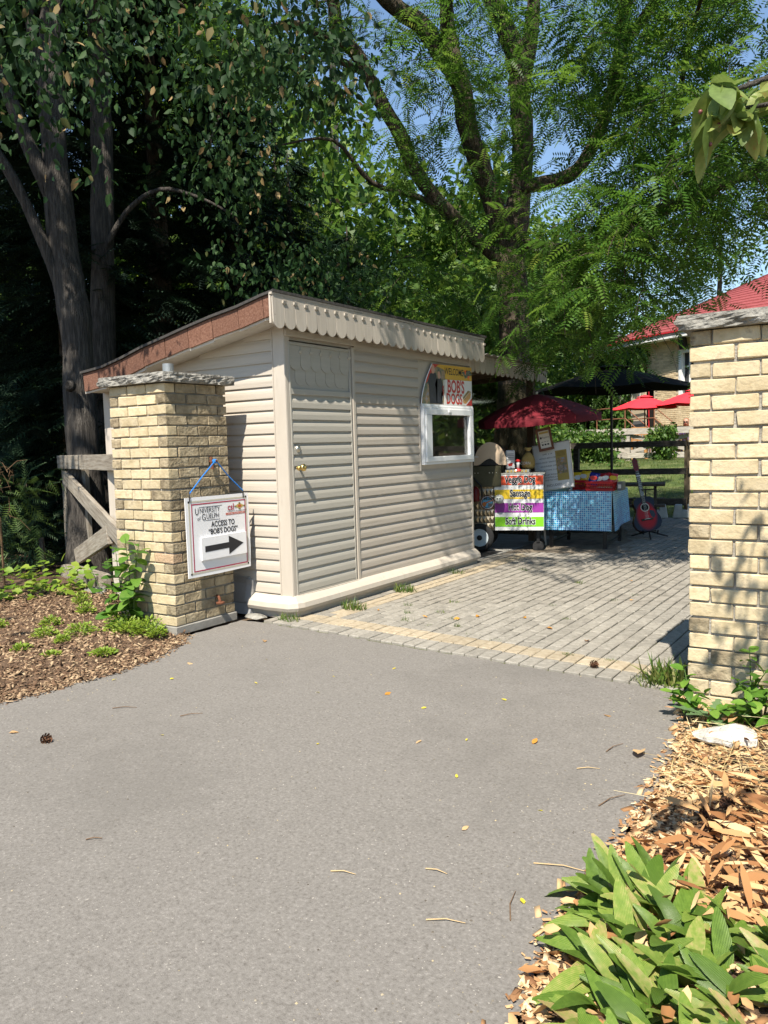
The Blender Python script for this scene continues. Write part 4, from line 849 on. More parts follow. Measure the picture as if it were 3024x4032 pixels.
# ================================================================ FOLDING TABLE with mosaic cloth
def mosaic():
    m = bpy.data.materials.new('mosaic_cloth'); m.use_nodes = True; nt = m.node_tree; L = nt.links.new; b = nt.nodes['Principled BSDF']
    tc = nt.nodes.new('ShaderNodeTexCoord'); sep = nt.nodes.new('ShaderNodeSeparateXYZ'); L(tc.outputs['UV'], sep.inputs[0])
    ids = []; edges = []
    for k in (0, 1):
        d = nt.nodes.new('ShaderNodeMath'); d.operation = 'MULTIPLY'; d.inputs[1].default_value = 36.; L(sep.outputs[k], d.inputs[0])
        fl = nt.nodes.new('ShaderNodeMath'); fl.operation = 'FLOOR'; L(d.outputs[0], fl.inputs[0]); fr = nt.nodes.new('ShaderNodeMath'); fr.operation = 'FRACT'; L(d.outputs[0], fr.inputs[0])
        ab = nt.nodes.new('ShaderNodeMath'); ab.operation = 'SUBTRACT'; ab.inputs[1].default_value = .5; L(fr.outputs[0], ab.inputs[0]); aa = nt.nodes.new('ShaderNodeMath'); aa.operation = 'ABSOLUTE'; L(ab.outputs[0], aa.inputs[0])
        ids.append(fl); edges.append(aa)
    cb_ = nt.nodes.new('ShaderNodeCombineXYZ'); L(ids[0].outputs[0], cb_.inputs[0]); L(ids[1].outputs[0], cb_.inputs[1]); wnz = nt.nodes.new('ShaderNodeTexWhiteNoise'); L(cb_.outputs[0], wnz.inputs['Vector'])
    r = _ramp(nt, [(.008, .11, .34), (.012, .21, .52), (.035, .37, .66), (.18, .58, .78)], [0, .4, .75, 1]); L(wnz.outputs[0], r.inputs[0])
    mx = nt.nodes.new('ShaderNodeMath'); mx.operation = 'MAXIMUM'; L(edges[0].outputs[0], mx.inputs[0]); L(edges[1].outputs[0], mx.inputs[1])
    gt_ = nt.nodes.new('ShaderNodeMath'); gt_.operation = 'GREATER_THAN'; gt_.inputs[1].default_value = .40; L(mx.outputs[0], gt_.inputs[0])
    mi = nt.nodes.new('ShaderNodeMix'); mi.data_type = 'RGBA'; L(gt_.outputs[0], mi.inputs[0]); L(r.outputs[0], mi.inputs[6]); mi.inputs[7].default_value = (.48, .70, .80, 1); L(mi.outputs[2], b.inputs['Base Color']); b.inputs['Roughness'].default_value = .28
    return m
m_mos = mosaic()
tb = thing('folding_table', 'folding table with black metal legs between cart and guitar', 'table', (-4.12, 9.98, 0), math.radians(5))
m_ttop = mat('plastic_top', (.5, .5, .48), rough=.5)
TW, TD, TH = .90, .95, .775
MB().bx(0, TW, .0, TD, TH-.03, TH).build('tabletop', m_ttop, tb, bev=.006, world=False)
for sx in (0, 1):
    for sy in (0, 1):
        x = .09+(TW-.18)*sx; y = .05+(TD-.1)*sy
        MB().bx(x-.025, x+.025, y-.02, y+.02, .0, TH-.031).build('leg', m_bk, tb, bev=.004, world=False)
    x = .09+(TW-.18)*sx
    for z in (.1, .2): MB().bar((x, .07, z), (x, TD-.07, z), .015, .02).build('stretcher', m_bk, tb, world=False)
MB().bar((.09, TD-.05, .14), (TW-.09, TD-.05, .14), .02, .02).build('stretcher', m_bk, tb, world=False)
cl = thing('tablecloth', 'blue mosaic patterned cloth hanging over the folding table', 'tablecloth', (-4.12, 9.98, TH), math.radians(5))
def cloth(name, f, nu, nv, su, sv):
    me = bpy.data.meshes.new(name); vs = [f(i/nu, j/nv) for j in range(nv+1) for i in range(nu+1)]; fa = [(j*(nu+1)+i, j*(nu+1)+i+1, (j+1)*(nu+1)+i+1, (j+1)*(nu+1)+i) for j in range(nv) for i in range(nu)]
    me.from_pydata(vs, [], fa); uv = me.uv_layers.new(name='UVMap')
    for p in me.polygons:
        for li in p.loop_indices: v = me.loops[li].vertex_index; uv.data[li].uv = ((v % (nu+1))/nu*su, (v//(nu+1))/nv*sv)
    me.shade_smooth(); return link(name, me, m_mos, cl)
cloth('cloth_top', lambda u, v: (-.012+(TW+.024)*u, -.012+(TD+.012)*v, .006), 8, 8, .92, .96)
cloth('cloth_front', lambda u, v: (-.012+(TW+.02)*u, -.012-.012*v-.006*math.sin(u*9)*v, .006-.515*v), 24, 12, .92, .515)
cloth('cloth_side', lambda u, v: (TW+.012+.02*v+.018*math.sin(u*7+.6)*v, .02+(TD-.03)*u, .006-(.52-.06*u)*v), 24, 12, .92, .5)
# whiteboard menu
wb = thing('menu_whiteboard', 'white menu board leaning between cart and table, prices in black', 'whiteboard', (-4.185, 9.945, .785), rot=(math.radians(-6), math.radians(-8), math.radians(3)))
MB().bx(0, .50, 0, .012, 0, .605).build('board', m_pw, wb, world=False)
for b in ((-.012, .512, -.004, .016, -.012, -.0005), (-.012, .512, -.004, .016, .6055, .617), (-.012, -.0005, -.004, .016, 0, .605), (.5005, .512, -.004, .016, 0, .605)): MB().bx(*b).build('frame', m_steel, wb, bev=.002, world=False)
def wt(s, x, z, size, **k):
    t = text(s, size, m_ink, None, (0, 0, 0), LX, LZ, **k); t.parent = wb; t.location = (x, -.002, z)
wt('MENU', .21, .525, .05)
for i, (s, x) in enumerate((('CHIPS   $ 1.00', .19), ('HOTDOG (BEEF) $ 4.00', .185), ('HOTDOG (VEGGIE / VEGAN) $ 4.00', .165), ('VEGGIE BURGER  $ 4.00', .19), ('WATER   SOFTDRINK  $ 1.50', .165))): wt(s, x, .465-.054*i, .027, xs=.82)
for i, s in enumerate(('SAUSAGE HOT SPICE $ 6.00', 'CHICKEN HOTDOG $ 4.00', 'SAUSAGE MILD $ 6.00')): wt(s, .19, .185-.036*i, .027, xs=.82)
wt('TAX  INCLUDED!', .19, .035, .045, xs=.9)
po = MB().bx(.30, .455, -.006, -.002, .10, .50).build('poster', mat('poster_gold', (.35, .27, .08), rough=.5), wb, world=False)
MB().bx(.312, .443, -.0072, -.0062, .19, .40).build('poster_photo', m_sd, po, world=False); MB().bx(.34, .41, -.008, -.0074, .22, .30).build('poster_photo', mat('poster_grey', [(.1, .1, .1), (.4, .35, .3)], scale=40), po, world=False)
for i in range(4): MB().bx(.32, .435, -.008, -.0072, .425+.016*i, .431+.016*i).build('poster_line', mat('poster_brown', (.2, .13, .04)), po, world=False)
# framed card hanging from the parasol pole
fr = thing('framed_card', 'small brown framed payment card tilted above the menu board', 'frame', (-4.03, 9.90, 1.33), rot=(math.radians(4), math.radians(-11), math.radians(28)))
m_fw = mat('frame_wood', [(.10, .035, .02), (.16, .06, .035)], scale=8, rough=.4); m_pap = mat('paper', (.62, .6, .55), rough=.7)
for b in ((-.1, .1, 0, .035), (-.1, .1, .265, .30), (-.1, -.07, .0355, .2645), (.07, .1, .0355, .2645)): MB().bx(b[0], b[1], -.012, .008, b[2], b[3]).build('frame', m_fw, fr, bev=.003, world=False)
MB().bx(-.07, .07, 0, .005, .035, .265).build('card', m_pap, fr, world=False); MB().bx(-.06, .06, -.0012, -.0002, .225, .25).build('print', m_gold, fr, world=False)
t = text('Square', .032, m_ink, None, (0, 0, 0), LX, LZ); t.parent = fr; t.location = (.018, -.0015, .165); MB().bx(-.058, -.036, -.0015, -.0002, .16, .186).build('print', m_ink, fr, world=False)
for i in range(3): MB().bx(-.05+.036*i, -.026+.036*i, -.0015, -.0002, .07, .09).build('print', m_ink, fr, world=False); MB().bx(-.05+.036*i, -.026+.036*i, -.0015, -.0002, .115, .121).build('print', m_ink, fr, world=False)
MB().tube([(0, .01, .29), (-.05, .03, .42), (-.05, .06, .5)], .002, 5).build('cord', m_wire, fr, world=False)
# red baskets of chip bags
m_bask = mat('red_basket_plastic', (.5, .015, .02), rough=.35)
def basket(loc, rz, w, d, h, lab):
    t = thing('chip_basket', lab, 'basket', loc, rz, 'red baskets on the table')
    MB().bx(.006, w-.006, .006, d-.006, 0, .006).build('floor', m_bask, t, world=False)
    def wall(ax, c, l):
        mb = MB(); n = max(4, int(l/.022))
        def B_(a0, a1, z0, z1): return (mb.bx(a0, a1, c-.003, c+.003, z0, z1) if ax == 0 else mb.bx(c-.003, c+.003, a0, a1, z0, z1))
        B_(0, l, 0, h*.22); B_(0, l, h*.75, h*.86); B_(0, l, h*.5, h*.56)
        for i in range(n+1): a = (l-.006)*i/n; B_(a, a+.006, h*.22, h*.75)
        return mb.build('lattice_wall', m_bask, t, world=False)
    wall(0, .003, w); wall(0, d-.003, w); wall(1, .003, d); wall(1, w-.003, d)
    MB().bx(-.012, w+.012, -.012, .0, h*.86, h).build('rim', m_bask, t, bev=.003, world=False); MB().bx(-.012, w+.012, d, d+.012, h*.86, h).build('rim', m_bask, t, bev=.003, world=False); MB().bx(-.012, .0, .0, d, h*.86, h).build('rim', m_bask, t, world=False); MB().bx(w, w+.012, .0, d, h*.86, h).build('rim', m_bask, t, world=False)
    return t
ZT_ = TH+.008
basket((-3.58, 10.10, ZT_), math.radians(5), .36, .26, .125, 'red lattice basket of chip bags at the front right of the table')
basket((-3.84, 10.32, ZT_), math.radians(2), .25, .28, .13, 'red lattice basket of yellow chip bags behind the bell')
def chip_bag(loc, rot, cols, lab, w=.13, h=.17):
    t = thing('chip_bag', lab, 'chip bag', loc, rot=rot); mb = MB(); n, m_ = 8, 8
    for sgn in (-1, 1):
        o = len(mb.v)
        for j in range(m_+1):
            for i in range(n+1):
                u, v = i/n*2-1, j/m_*2-1; b_ = max(0, (1-u*u))**.6*max(0, (1-abs(v)**3)); mb.v.append((w/2*u*(1-.06*b_)+.004*math.sin(9*v), sgn*.032*b_*(1+.12*math.sin(7*u+5*v)), h/2*v+h/2))
        mb.f += [(o+j*(n+1)+i, o+j*(n+1)+i+1, o+(j+1)*(n+1)+i+1, o+(j+1)*(n+1)+i) for j in range(m_) for i in range(n)]
    mb.build('bag', mat('bag_%s' % cols[0], cols[1], rough=.25, spec=.5), t, smooth=True, world=False)
    MB().prism([(-.045, .075), (-.02, .062), (.02, .066), (.048, .085), (.045, .115), (.015, .125), (-.03, .118), (-.05, .1)], (0, -.036, 0), LX, LZ, (0, .002, 0)).build('logo_patch', cols[2], t, world=False)
    return t
mY, mW, mR_ = ('yellow', (.75, .5, .03), m_sw), ('blue', (.02, .03, .22), m_sr), ('wine', (.3, .02, .03), m_sw); mRR = ('red', (.5, .02, .025), m_py)
for i, (x, y, z, rz, rx, c, l) in enumerate(((-3.80, 10.42, .03, .5, -.2, mY, 'yellow chip bag leftmost in the rear basket'), (-3.72, 10.40, .05, -.3, -.25, mY, 'yellow chip bag standing highest in the rear basket'), (-3.64, 10.42, .02, .2, -.2, mY, 'yellow chip bag rightmost in the rear basket'), (-3.70, 10.50, .04, .1, -.1, mY, 'yellow chip bag at the back of the rear basket'),
        (-3.52, 10.20, .035, .1, -.25, mW, 'blue chip bag leftmost in the front basket'), (-3.42, 10.22, .02, -.2, -.3, mR_, 'wine red chip bag in the middle of the front basket'), (-3.35, 10.24, .03, .3, -.3, mR_, 'wine red chip bag behind the middle of the front basket'), (-3.28, 10.26, .03, .5, -.35, mRR, 'bright red chip bag rightmost in the front basket'))):
    chip_bag((x, y, ZT_+z+.035), (rx, .2*math.sin(i*2.), rz), c, l)
be = thing('call_bell', 'small chrome call bell at the front edge of the table', 'bell', (-3.78, 10.06, ZT_))
MB().lathe([(.04, 0), (.042, .008), (.034, .01), (.034, .014), (.028, .032), (.012, .042), (.004, .043), (.004, .05), (.007, .053), (.002, .057)], (0, 0, 0), 18).build('bell', m_nickel, be, smooth=True, world=False); MB().lathe([(.043, 0), (.043, .008)], (0, 0, -.001), 18).build('foot', m_bk, be, world=False)
bx_ = thing('napkin_box', 'small grey box behind the front chip basket', 'box', (-3.20, 10.22, ZT_), math.radians(5)); MB().bx(0, .07, 0, .2, 0, .11).build('box', m_sgrey, bx_, bev=.004, world=False); MB().bx(.015, .055, -.0015, -.0002, .03, .08).build('label', m_pap, bx_, world=False)
# ================================================================ GUITAR
gm_ = bpy.data.materials.new('sunburst'); gm_.use_nodes = True; nt = gm_.node_tree; b = nt.nodes['Principled BSDF']; tc = nt.nodes.new('ShaderNodeTexCoord'); vm_ = nt.nodes.new('ShaderNodeVectorMath'); vm_.operation = 'SUBTRACT'; vm_.inputs[1].default_value = (0, 0, .22)
ml = nt.nodes.new('ShaderNodeVectorMath'); ml.operation = 'MULTIPLY'; ml.inputs[1].default_value = (1.15, 0, .82); ln = nt.nodes.new('ShaderNodeVectorMath'); ln.operation = 'LENGTH'; r = _ramp(nt, [(.5, .006, .012), (.40, .004, .01), (.012, .018, .04)], [.0, .13, .18])
nt.links.new(tc.outputs['Object'], vm_.inputs[0]); nt.links.new(vm_.outputs[0], ml.inputs[0]); nt.links.new(ml.outputs[0], ln.inputs[0]); nt.links.new(ln.outputs['Value'], r.inputs[0]); nt.links.new(r.outputs[0], b.inputs['Base Color']); b.inputs['Roughness'].default_value = .35; b.inputs['Coat Weight'].default_value = .05; b.inputs['Specular IOR Level'].default_value = .2
m_gside = mat('guitar_side', [(.13, .012, .014), (.2, .02, .02)], scale=5, rough=.2, coat=.5); m_neck = mat('fretboard', (.03, .02, .015), rough=.5); m_head = mat('headstock', (.16, .015, .018), rough=.25); m_ivory = mat('ivory', (.6, .56, .48), rough=.4)
gu = thing('acoustic_guitar', 'red and blue sunburst acoustic guitar leaning on a black stand', 'guitar', (-3.10, 11.42, .13), rot=(math.radians(-12), math.radians(-9), math.radians(32)))
half = [(0, 0), (.1, .006), (.165, .045), (.197, .11), (.195, .17), (.165, .235), (.135, .29), (.128, .33), (.14, .375), (.147, .42), (.135, .465), (.1, .492), (.03, .5)]
out = half + [(-x, z) for x, z in reversed(half[1:])]
MB().prism(out, (0, 0, 0), LX, LZ, (0, .11, 0)).build('body', m_gside, gu, world=False); MB().prism(out, (0, -.003, 0), LX, LZ, (0, .0025, 0)).build('soundboard', gm_, gu, world=False)
for r0, r1, d, m in ((.062, .0, .0042, m_ivory), (.05, 0, .005, mat('soundhole', (.008, .006, .005), rough=.9))): MB().lathe([(r0, 0), (r0, .0008)], (0, -d+.0008, .345), 28, (0, -1, 0)).build('rosette', m, gu, world=False)
MB().prism([(.055, .30), (.11, .28), (.125, .22), (.1, .17), (.065, .2), (.05, .26)], (0, -.0045, 0), LX, LZ, (0, .0012, 0)).build('pickguard', mat('dark_guard', (.02, .025, .04), rough=.25), gu, world=False)
MB().bx(-.085, .085, -.012, -.003, .155, .185).build('bridge', m_neck, gu, bev=.003, world=False); MB().bx(-.04, .04, -.0135, -.0121, .172, .18).build('saddle', m_ivory, gu, world=False)
nk = MB().bx(-.027, .027, -.012, .012, .40, .88).build('neck', m_neck, gu, world=False)
for i in range(14): z = .88-.48*(1-2**(-(i+1)/12))*1.35; MB().bx(-.027, .027, -.0132, -.0121, z, z+.003).build('fret', m_nickel, nk, world=False)
for i in (3, 5, 7, 9): MB().lathe([(.005, 0), (.005, .0005)], (0, -.0122, .88-.48*(1-2**(-(i-.5)/12))*1.35), 8, (0, -1, 0)).build('inlay', m_ivory, nk, world=False)
MB().prism([(-.022, .88), (.022, .88), (.038, .92), (.036, 1.05), (.02, 1.06), (-.02, 1.06), (-.036, 1.05), (-.038, .92)], (0, -.008, 0), LX, LZ, (0, .015, 0)).build('headstock', m_head, gu, world=False)
for i in range(3):
    for s in (-1, 1): MB().lathe([(.007, 0), (.009, .01), (.009, .02), (.004, .024)], (s*.037, .002, .94+.04*i), 8, (s, 0, 0)).build('tuner', m_nickel, gu, world=False)
MB().bx(-.034, .034, -.026, -.013, .80, .815).build('capo', m_white, gu, world=False); MB().bx(-.012, .02, -.012, .02, 1.061, 1.08).build('clip_tuner', m_bk, gu, world=False)
for i in range(6): MB().tube([(-.02+.008*i, -.0145, .18), (-.016+.0065*i, -.0148, .89)], .0006, 4).build('string', m_nickel, gu, world=False)
gs = thing('guitar_stand', 'black tubular stand holding the sunburst guitar', 'stand', (-3.12, 11.46, .02), math.radians(32))
for a in (-100, 15, 130): c, s = math.cos(math.radians(a)), math.sin(math.radians(a)); MB().tube([(0, .02, .1), (.30*c, .02+.26*s, .014)], .011, 8).build('leg', m_bk, gs, world=False)
MB().tube([(0, .16, .06), (0, .19, .7)], .011, 8).build('post', m_bk, gs, world=False); MB().tube([(0, .02, .1), (0, .16, .09)], .011, 8).build('post', m_bk, gs, world=False)
for s in (-1, 1): MB().tube([(0, .16, .09), (s*.1, .13, .08), (s*.1, -.06, .07), (s*.1, -.075, .12)], .011, 8).build('cradle_arm', m_bk, gs, world=False); MB().tube([(0, .19, .69), (s*.07, .17, .69), (s*.075, .02, .70)], .010, 8).build('neck_yoke', m_bk, gs, world=False)
# ================================================================ DARK PICNIC TABLE, blocks, fences
m_dkw = mat('dark_timber', [(.035, .028, .022), (.07, .058, .045), (.10, .085, .068)], scale=6, rough=.85, bump=.4, bscale=30, stretch=(6, 1, 1), vary=.15)
pt = thing('picnic_table', 'dark picnic table under the black parasol', 'table', (-4.0, 12.75, 0), math.radians(14))
for i in range(5): MB().bx(-.75, .75, -.33+.135*i, -.205+.135*i, .70, .735).build('top_board', m_dkw, pt, bev=.004, world=False)
for s in (-1, 1):
    for i in range(2): MB().bx(-.75, .75, s*.68-.13+.13*i, s*.68-.005+.13*i, .41, .445).build('seat_board', m_dkw, pt, bev=.004, world=False)
    MB().bar((s*.6, -.62, .0), (s*.6, -.1, .70), .04, .08).build('leg', m_dkw, pt, world=False); MB().bar((s*.6, .62, .0), (s*.6, .1, .70), .04, .08).build('leg', m_dkw, pt, world=False); MB().bar((s*.55, -.75, .39), (s*.55, .75, .39), .04, .035).build('crossbeam', m_dkw, pt, world=False)
m_wblk = mat('white_concrete', [(.4, .4, .4), (.55, .55, .54)], scale=8, rough=.85, bump=.3, bscale=40)
def block(loc, rz, lab):
    t = thing('concrete_block', lab, 'block', loc, rz, 'white blocks at the fence foot'); mb = MB()
    mb.prism([(-.2, 0), (.2, 0), (.16, .24), (.05, .24), (.05, .14), (-.04, .14), (-.04, .24), (-.16, .24)], (0, -.12, 0), LX, LZ, (0, .24, 0)); mb.build('block', m_wblk, t, bev=.01, world=False)
block((-3.88, 14.72, 0), .25, 'white concrete foot block, left one below the dark rail fence'); block((-3.42, 14.86, 0), .2, 'white concrete foot block beside the brick pillar edge')
m_dkf = mat('dark_fence_wood', [(.028, .024, .02), (.055, .048, .04), (.09, .08, .068)], scale=6, rough=.9, bump=.5, bscale=20, stretch=(1, 8, 8), vary=.15); m_lpost = mat('fence_post_wood', [(.14, .105, .065), (.22, .17, .11)], scale=6, rough=.9, bump=.4, bscale=30, stretch=(6, 6, .8), vary=.1)
f1 = thing('rail_fence', 'dark three rail timber fence between patio and lawn', 'fence', (-3.40, 15.0, 0)); dx, dy = .974, .224
for s in (-7.9, -5.9, -3.95, -1.98, 0, 2.0, 4.0):
    x, y = -3.40+dx*s, 15.0+dy*s; MB().bx(x-.05, x+.05, y-.05, y+.05, -.05, 1.37).build('post', m_lpost if s == 0 else m_dkf, f1, bev=.005)
for k, (z, h) in enumerate(((1.345, .11), (.84, .11), (.28, .13))):
    for s0, s1 in ((-7.95, -3.97), (-3.95, -.02), (0, 4.0)): MB().bar((-3.40+dx*s0+.018, 15.0+dy*s0-.075, z), (-3.40+dx*s1+.018, 15.0+dy*s1-.075, z), .045, h).build('rail', m_dkf, f1, bev=.004)
f2 = thing('braced_fence', 'grey braced fence round the terrace, half under vines', 'fence', (-6.6, 22.5, .85))
m_gf = mat('grey_fence_wood', [(.26, .235, .20), (.38, .35, .305), (.48, .45, .4)], scale=5, rough=.9, bump=.4, bscale=20, stretch=(1, 6, 6), vary=.1)
p0 = Vector((-12, 21.9, 0)); p1 = Vector((-3.2, 22.9, 0)); 
for i in range(6):
    a = p0.lerp(p1, i/5); MB().bx(a.x-.06, a.x+.06, a.y-.06, a.y+.06, .8, 1.7).build('post', m_gf, f2)
    if i < 5:
        b_ = p0.lerp(p1, (i+1)/5); d = Vector((.07, .008, 0)); o = Vector((0, -.075, 0))
        for z, h in ((1.66, .17), (.98, .15)): MB().bar(a+o+Vector((0, 0, z)), b_+o-d*.1+Vector((0, 0, z)), .04, h).build('rail', m_gf, f2)
        m_ = (a+b_)/2
        MB().bar(a+d+Vector((0, 0, 1.54)), b_-d+Vector((0, 0, 1.10)), .04, .10).build('brace', m_gf, f2); MB().bar(a+d+Vector((0, .05, 1.08)), b_-d+Vector((0, .05, 1.54)), .04, .10).build('brace', m_gf, f2)
# ================================================================ TERRACE
m_pine = mat('orange_teak', [(.36, .17, .06), (.46, .24, .1)], scale=6, rough=.6, stretch=(1, 1, 5))
def chair(loc, rz, lab):
    t = thing('slatted_chair', lab, 'chair', loc, rz, 'wooden terrace chairs')
    for sx in (-1, 1): MB().bx(sx*.2-.02, sx*.2+.02, -.22, -.18, 0, .44).build('leg', m_pine, t, world=False); MB().bar((sx*.2, .2, 0), (sx*.2, .27, .92), .04, .04).build('leg', m_pine, t, world=False)
    MB().bx(-.23, .23, -.24, .22, .4405, .465).build('seat', m_pine, t, world=False); MB().bar((-.21, .265, .90), (.21, .265, .90), .03, .07).build('top_rail', m_pine, t, world=False); MB().bar((-.18, .235, .56), (.18, .235, .56), .03, .05).build('back_rail', m_pine, t, world=False)
    for i in range(5): MB().bar((-.14+.07*i, .24, .58), (-.14+.07*i, .265, .87), .025, .015).build('back_slat', m_pine, t, world=False)
def rtable(loc, r, lab):
    t = thing('terrace_table', lab, 'table', loc, 0, 'wooden terrace tables'); MB().lathe([(r, .71), (r, .74)], (0, 0, 0), 24).build('top', m_pine, t, world=False)
    for k in range(4): a = .6+k*math.pi/2; MB().bar((r*.6*math.cos(a), r*.6*math.sin(a), 0), (r*.5*math.cos(a), r*.5*math.sin(a), .71), .05, .05).build('leg', m_pine, t, world=False)
rtable((-6.95, 24.6, .85), .62, 'round wooden terrace table under the whole red parasol'); rtable((-5.88, 25.25, .80), .6, 'round wooden terrace table before the seated person')
chair((-6.72, 23.65, .85), math.pi+.2, 'slatted wooden chair seen from behind at the left terrace table'); chair((-7.7, 24.4, .85), math.pi/2, 'slatted wooden chair left of the terrace table, half behind vines'); chair((-5.62, 24.3, .85), math.pi-.2, 'slatted wooden chair near the pillar edge on the terrace'); chair((-5.95, 26.28, .80), 0.1, 'slatted wooden chair that the person sits on')
parasol('red_parasol', 'bright red parasol seen whole on the terrace', (-6.82, 24.55, .85), .98, 1.52, 1.88, 6, m_rcan, m_rcan, rot=(0, 0, .3), pole_m=m_post, pr_=.02, dome=.15, group='red terrace parasols'); parasol('red_parasol', 'bright red parasol half hidden behind the right pillar', (-5.30, 24.35, .85), 1.15, 1.58, 1.98, 6, m_rcan, m_rcan, rot=(0, 0, .3), pole_m=m_post, pr_=.02, dome=.15, group='red terrace parasols')
# seated person
pe = thing('person', 'seated person with red hair, dark glasses and purple top on the terrace', 'person', (-5.97, 26.15, .83)); pe.scale = (.87, .87, .87)
J = [(0, .05, .5), (0, .08, .75), (0, .05, 1.0), (0, .02, 1.08), (0, -.02, 1.16), (0, -.03, 1.27), (.17, .04, .97), (.24, -.1, .75), (.16, -.32, .77), (.12, -.40, .78), (-.17, .04, .97), (-.24, -.1, .75), (-.16, -.32, .77), (-.12, -.40, .78), (.1, -.38, .5), (.1, -.40, .08), (.1, -.5, .04), (-.1, -.38, .5), (-.1, -.40, .08), (-.1, -.5, .04), (.09, .0, .49), (-.09, 0, .49)]
E_ = [(0, 1), (1, 2), (2, 3), (3, 4), (4, 5), (2, 6), (6, 7), (7, 8), (8, 9), (2, 10), (10, 11), (11, 12), (12, 13), (0, 20), (20, 14), (14, 15), (15, 16), (0, 21), (21, 17), (17, 18), (18, 19)]
Rr = [.15, .14, .12, .055, .085, .09, .065, .05, .035, .045, .065, .05, .035, .045, .07, .05, .035, .07, .05, .035, .085, .085]
me = bpy.data.meshes.new('body'); me.from_pydata(J, E_, []); body = link('body', me, mat('purple_shirt', [(.09, .05, .16), (.13, .08, .22)], scale=8, rough=.9), pe)
bm = bmesh.new(); bm.from_mesh(me); sl = bm.verts.layers.skin.verify(); bm.verts.ensure_lookup_table()
for i, r in enumerate(Rr): bm.verts[i][sl].radius = (r, r); bm.verts[i][sl].use_root = i == 0
bm.to_mesh(me); bm.free(); body.modifiers.new('skin', 'SKIN')
sb = body.modifiers.new('sub', 'SUBSURF'); sb.levels = 1; sb.render_levels = 2
m_face = mat('warm_skin', (.5, .27, .19), rough=.6); m_hair = mat('auburn_hair', [(.16, .045, .02), (.26, .08, .035)], scale=20, rough=.6, stretch=(1, 1, .3))
MB().lathe([(.02, -.13), (.06, -.115), (.085, -.04), (.092, .03), (.08, .09), (.04, .12), (.01, .125)], (0, -.035, 1.26), 18).build('face', m_face, pe, smooth=True, world=False); MB().lathe([(.012, 0), (.016, .01), (.006, .035)], (0, -.12, 1.245), 8, (0, -.6, .6)).build('nose', m_face, pe, world=False)
MB().lathe([(.105, -.2), (.112, -.1), (.112, .0), (.105, .08), (.07, .125), (.01, .14)], (0, .01, 1.265), 18).build('hair', m_hair, pe, smooth=True, world=False)
MB().bx(-.075, -.008, -.134, -.118, 1.262, 1.296).build('sunglasses', m_blk, pe, bev=.004, world=False); MB().bx(.008, .075, -.134, -.118, 1.262, 1.296).build('sunglasses', m_blk, pe, bev=.004, world=False); MB().bx(-.03, .03, -.122, -.112, 1.195, 1.203).build('mouth', m_sr, pe, world=False)
for k, j in enumerate(((.12, -.40, .78), (-.12, -.40, .78))):
    for f in range(5): a = (f-2)*.28; MB().tube([(j[0], j[1], j[2]), (j[0]+.05*math.sin(a), j[1]-.05, j[2]-.005), (j[0]+.08*math.sin(a), j[1]-.085+.012*abs(f-2), j[2]-.02)], [.009, .008, .006], 6).build('finger', m_face, pe, world=False)
# ================================================================ ROUND BRICK BUILDING
BCX, BCY, BRD = -2.095, 43.185, 11.9
def bw(a, r, z): a = math.radians(a); return (BCX+r*math.cos(a), BCY+r*math.sin(a), z)
hb = thing('round_brick_house', 'round yellow brick building with red shingle roof behind the terrace', 'building', (BCX, BCY, .85))
m_bwall = mat('building_mortar', [(.42, .35, .26), (.52, .44, .33)], scale=5, rough=.95)
def arcwall(a0, a1, r, z0, z1, n): 
    mb = MB(); mb.v = [bw(a0+(a1-a0)*i/n, r, z) for i in range(n+1) for z in (z0, z1)]; mb.f = [(2*i, 2*i+2, 2*i+3, 2*i+1) for i in range(n)]; return mb
DA0, DA1, DZ0, DZ1 = 228., 235., 1.80, 3.95
WA0, WA1, WZ0_, WZ1_ = 241.6, 246.4, 2.75, 4.88
for a0, a1, z0, z1 in ((150, DA0, .6, 5.5), (DA0, DA1, .6, DZ0), (DA0, DA1, DZ1, 5.5), (DA1, WA0, .6, 5.5), (WA0, WA1, .6, WZ0_), (WA0, WA1, WZ1_, 5.5), (WA1, 330, .6, 5.5)): arcwall(a0, a1, BRD, z0, z1, max(2, int((a1-a0)/1.5))).build('wall', m_bwall, hb)
arcwall(150, 330, BRD-.35, .6, 5.5, 60).build('inner_wall', m_dark, hb)
m_fbr = mat('yellow_brick', [(.5, .39, .24), (.62, .50, .33)], scale=5, rough=.9, vary=.2, spec=.15); m_fbr2 = mat('far_yellow_brick', [(.40, .305, .19), (.56, .44, .28), (.68, .56, .38)], scale=2.6, rough=.9, detail=3, spec=.15, pos=[.32, .5, .66])
bm_ = MB().bx(-.104, .104, -.012, .05, -.033, .033).mesh('brick', bev=.003); bm_.materials.append(m_fbr); far = MB(); cnt = 0
da = math.degrees(.226/BRD); k = 0; z = .95
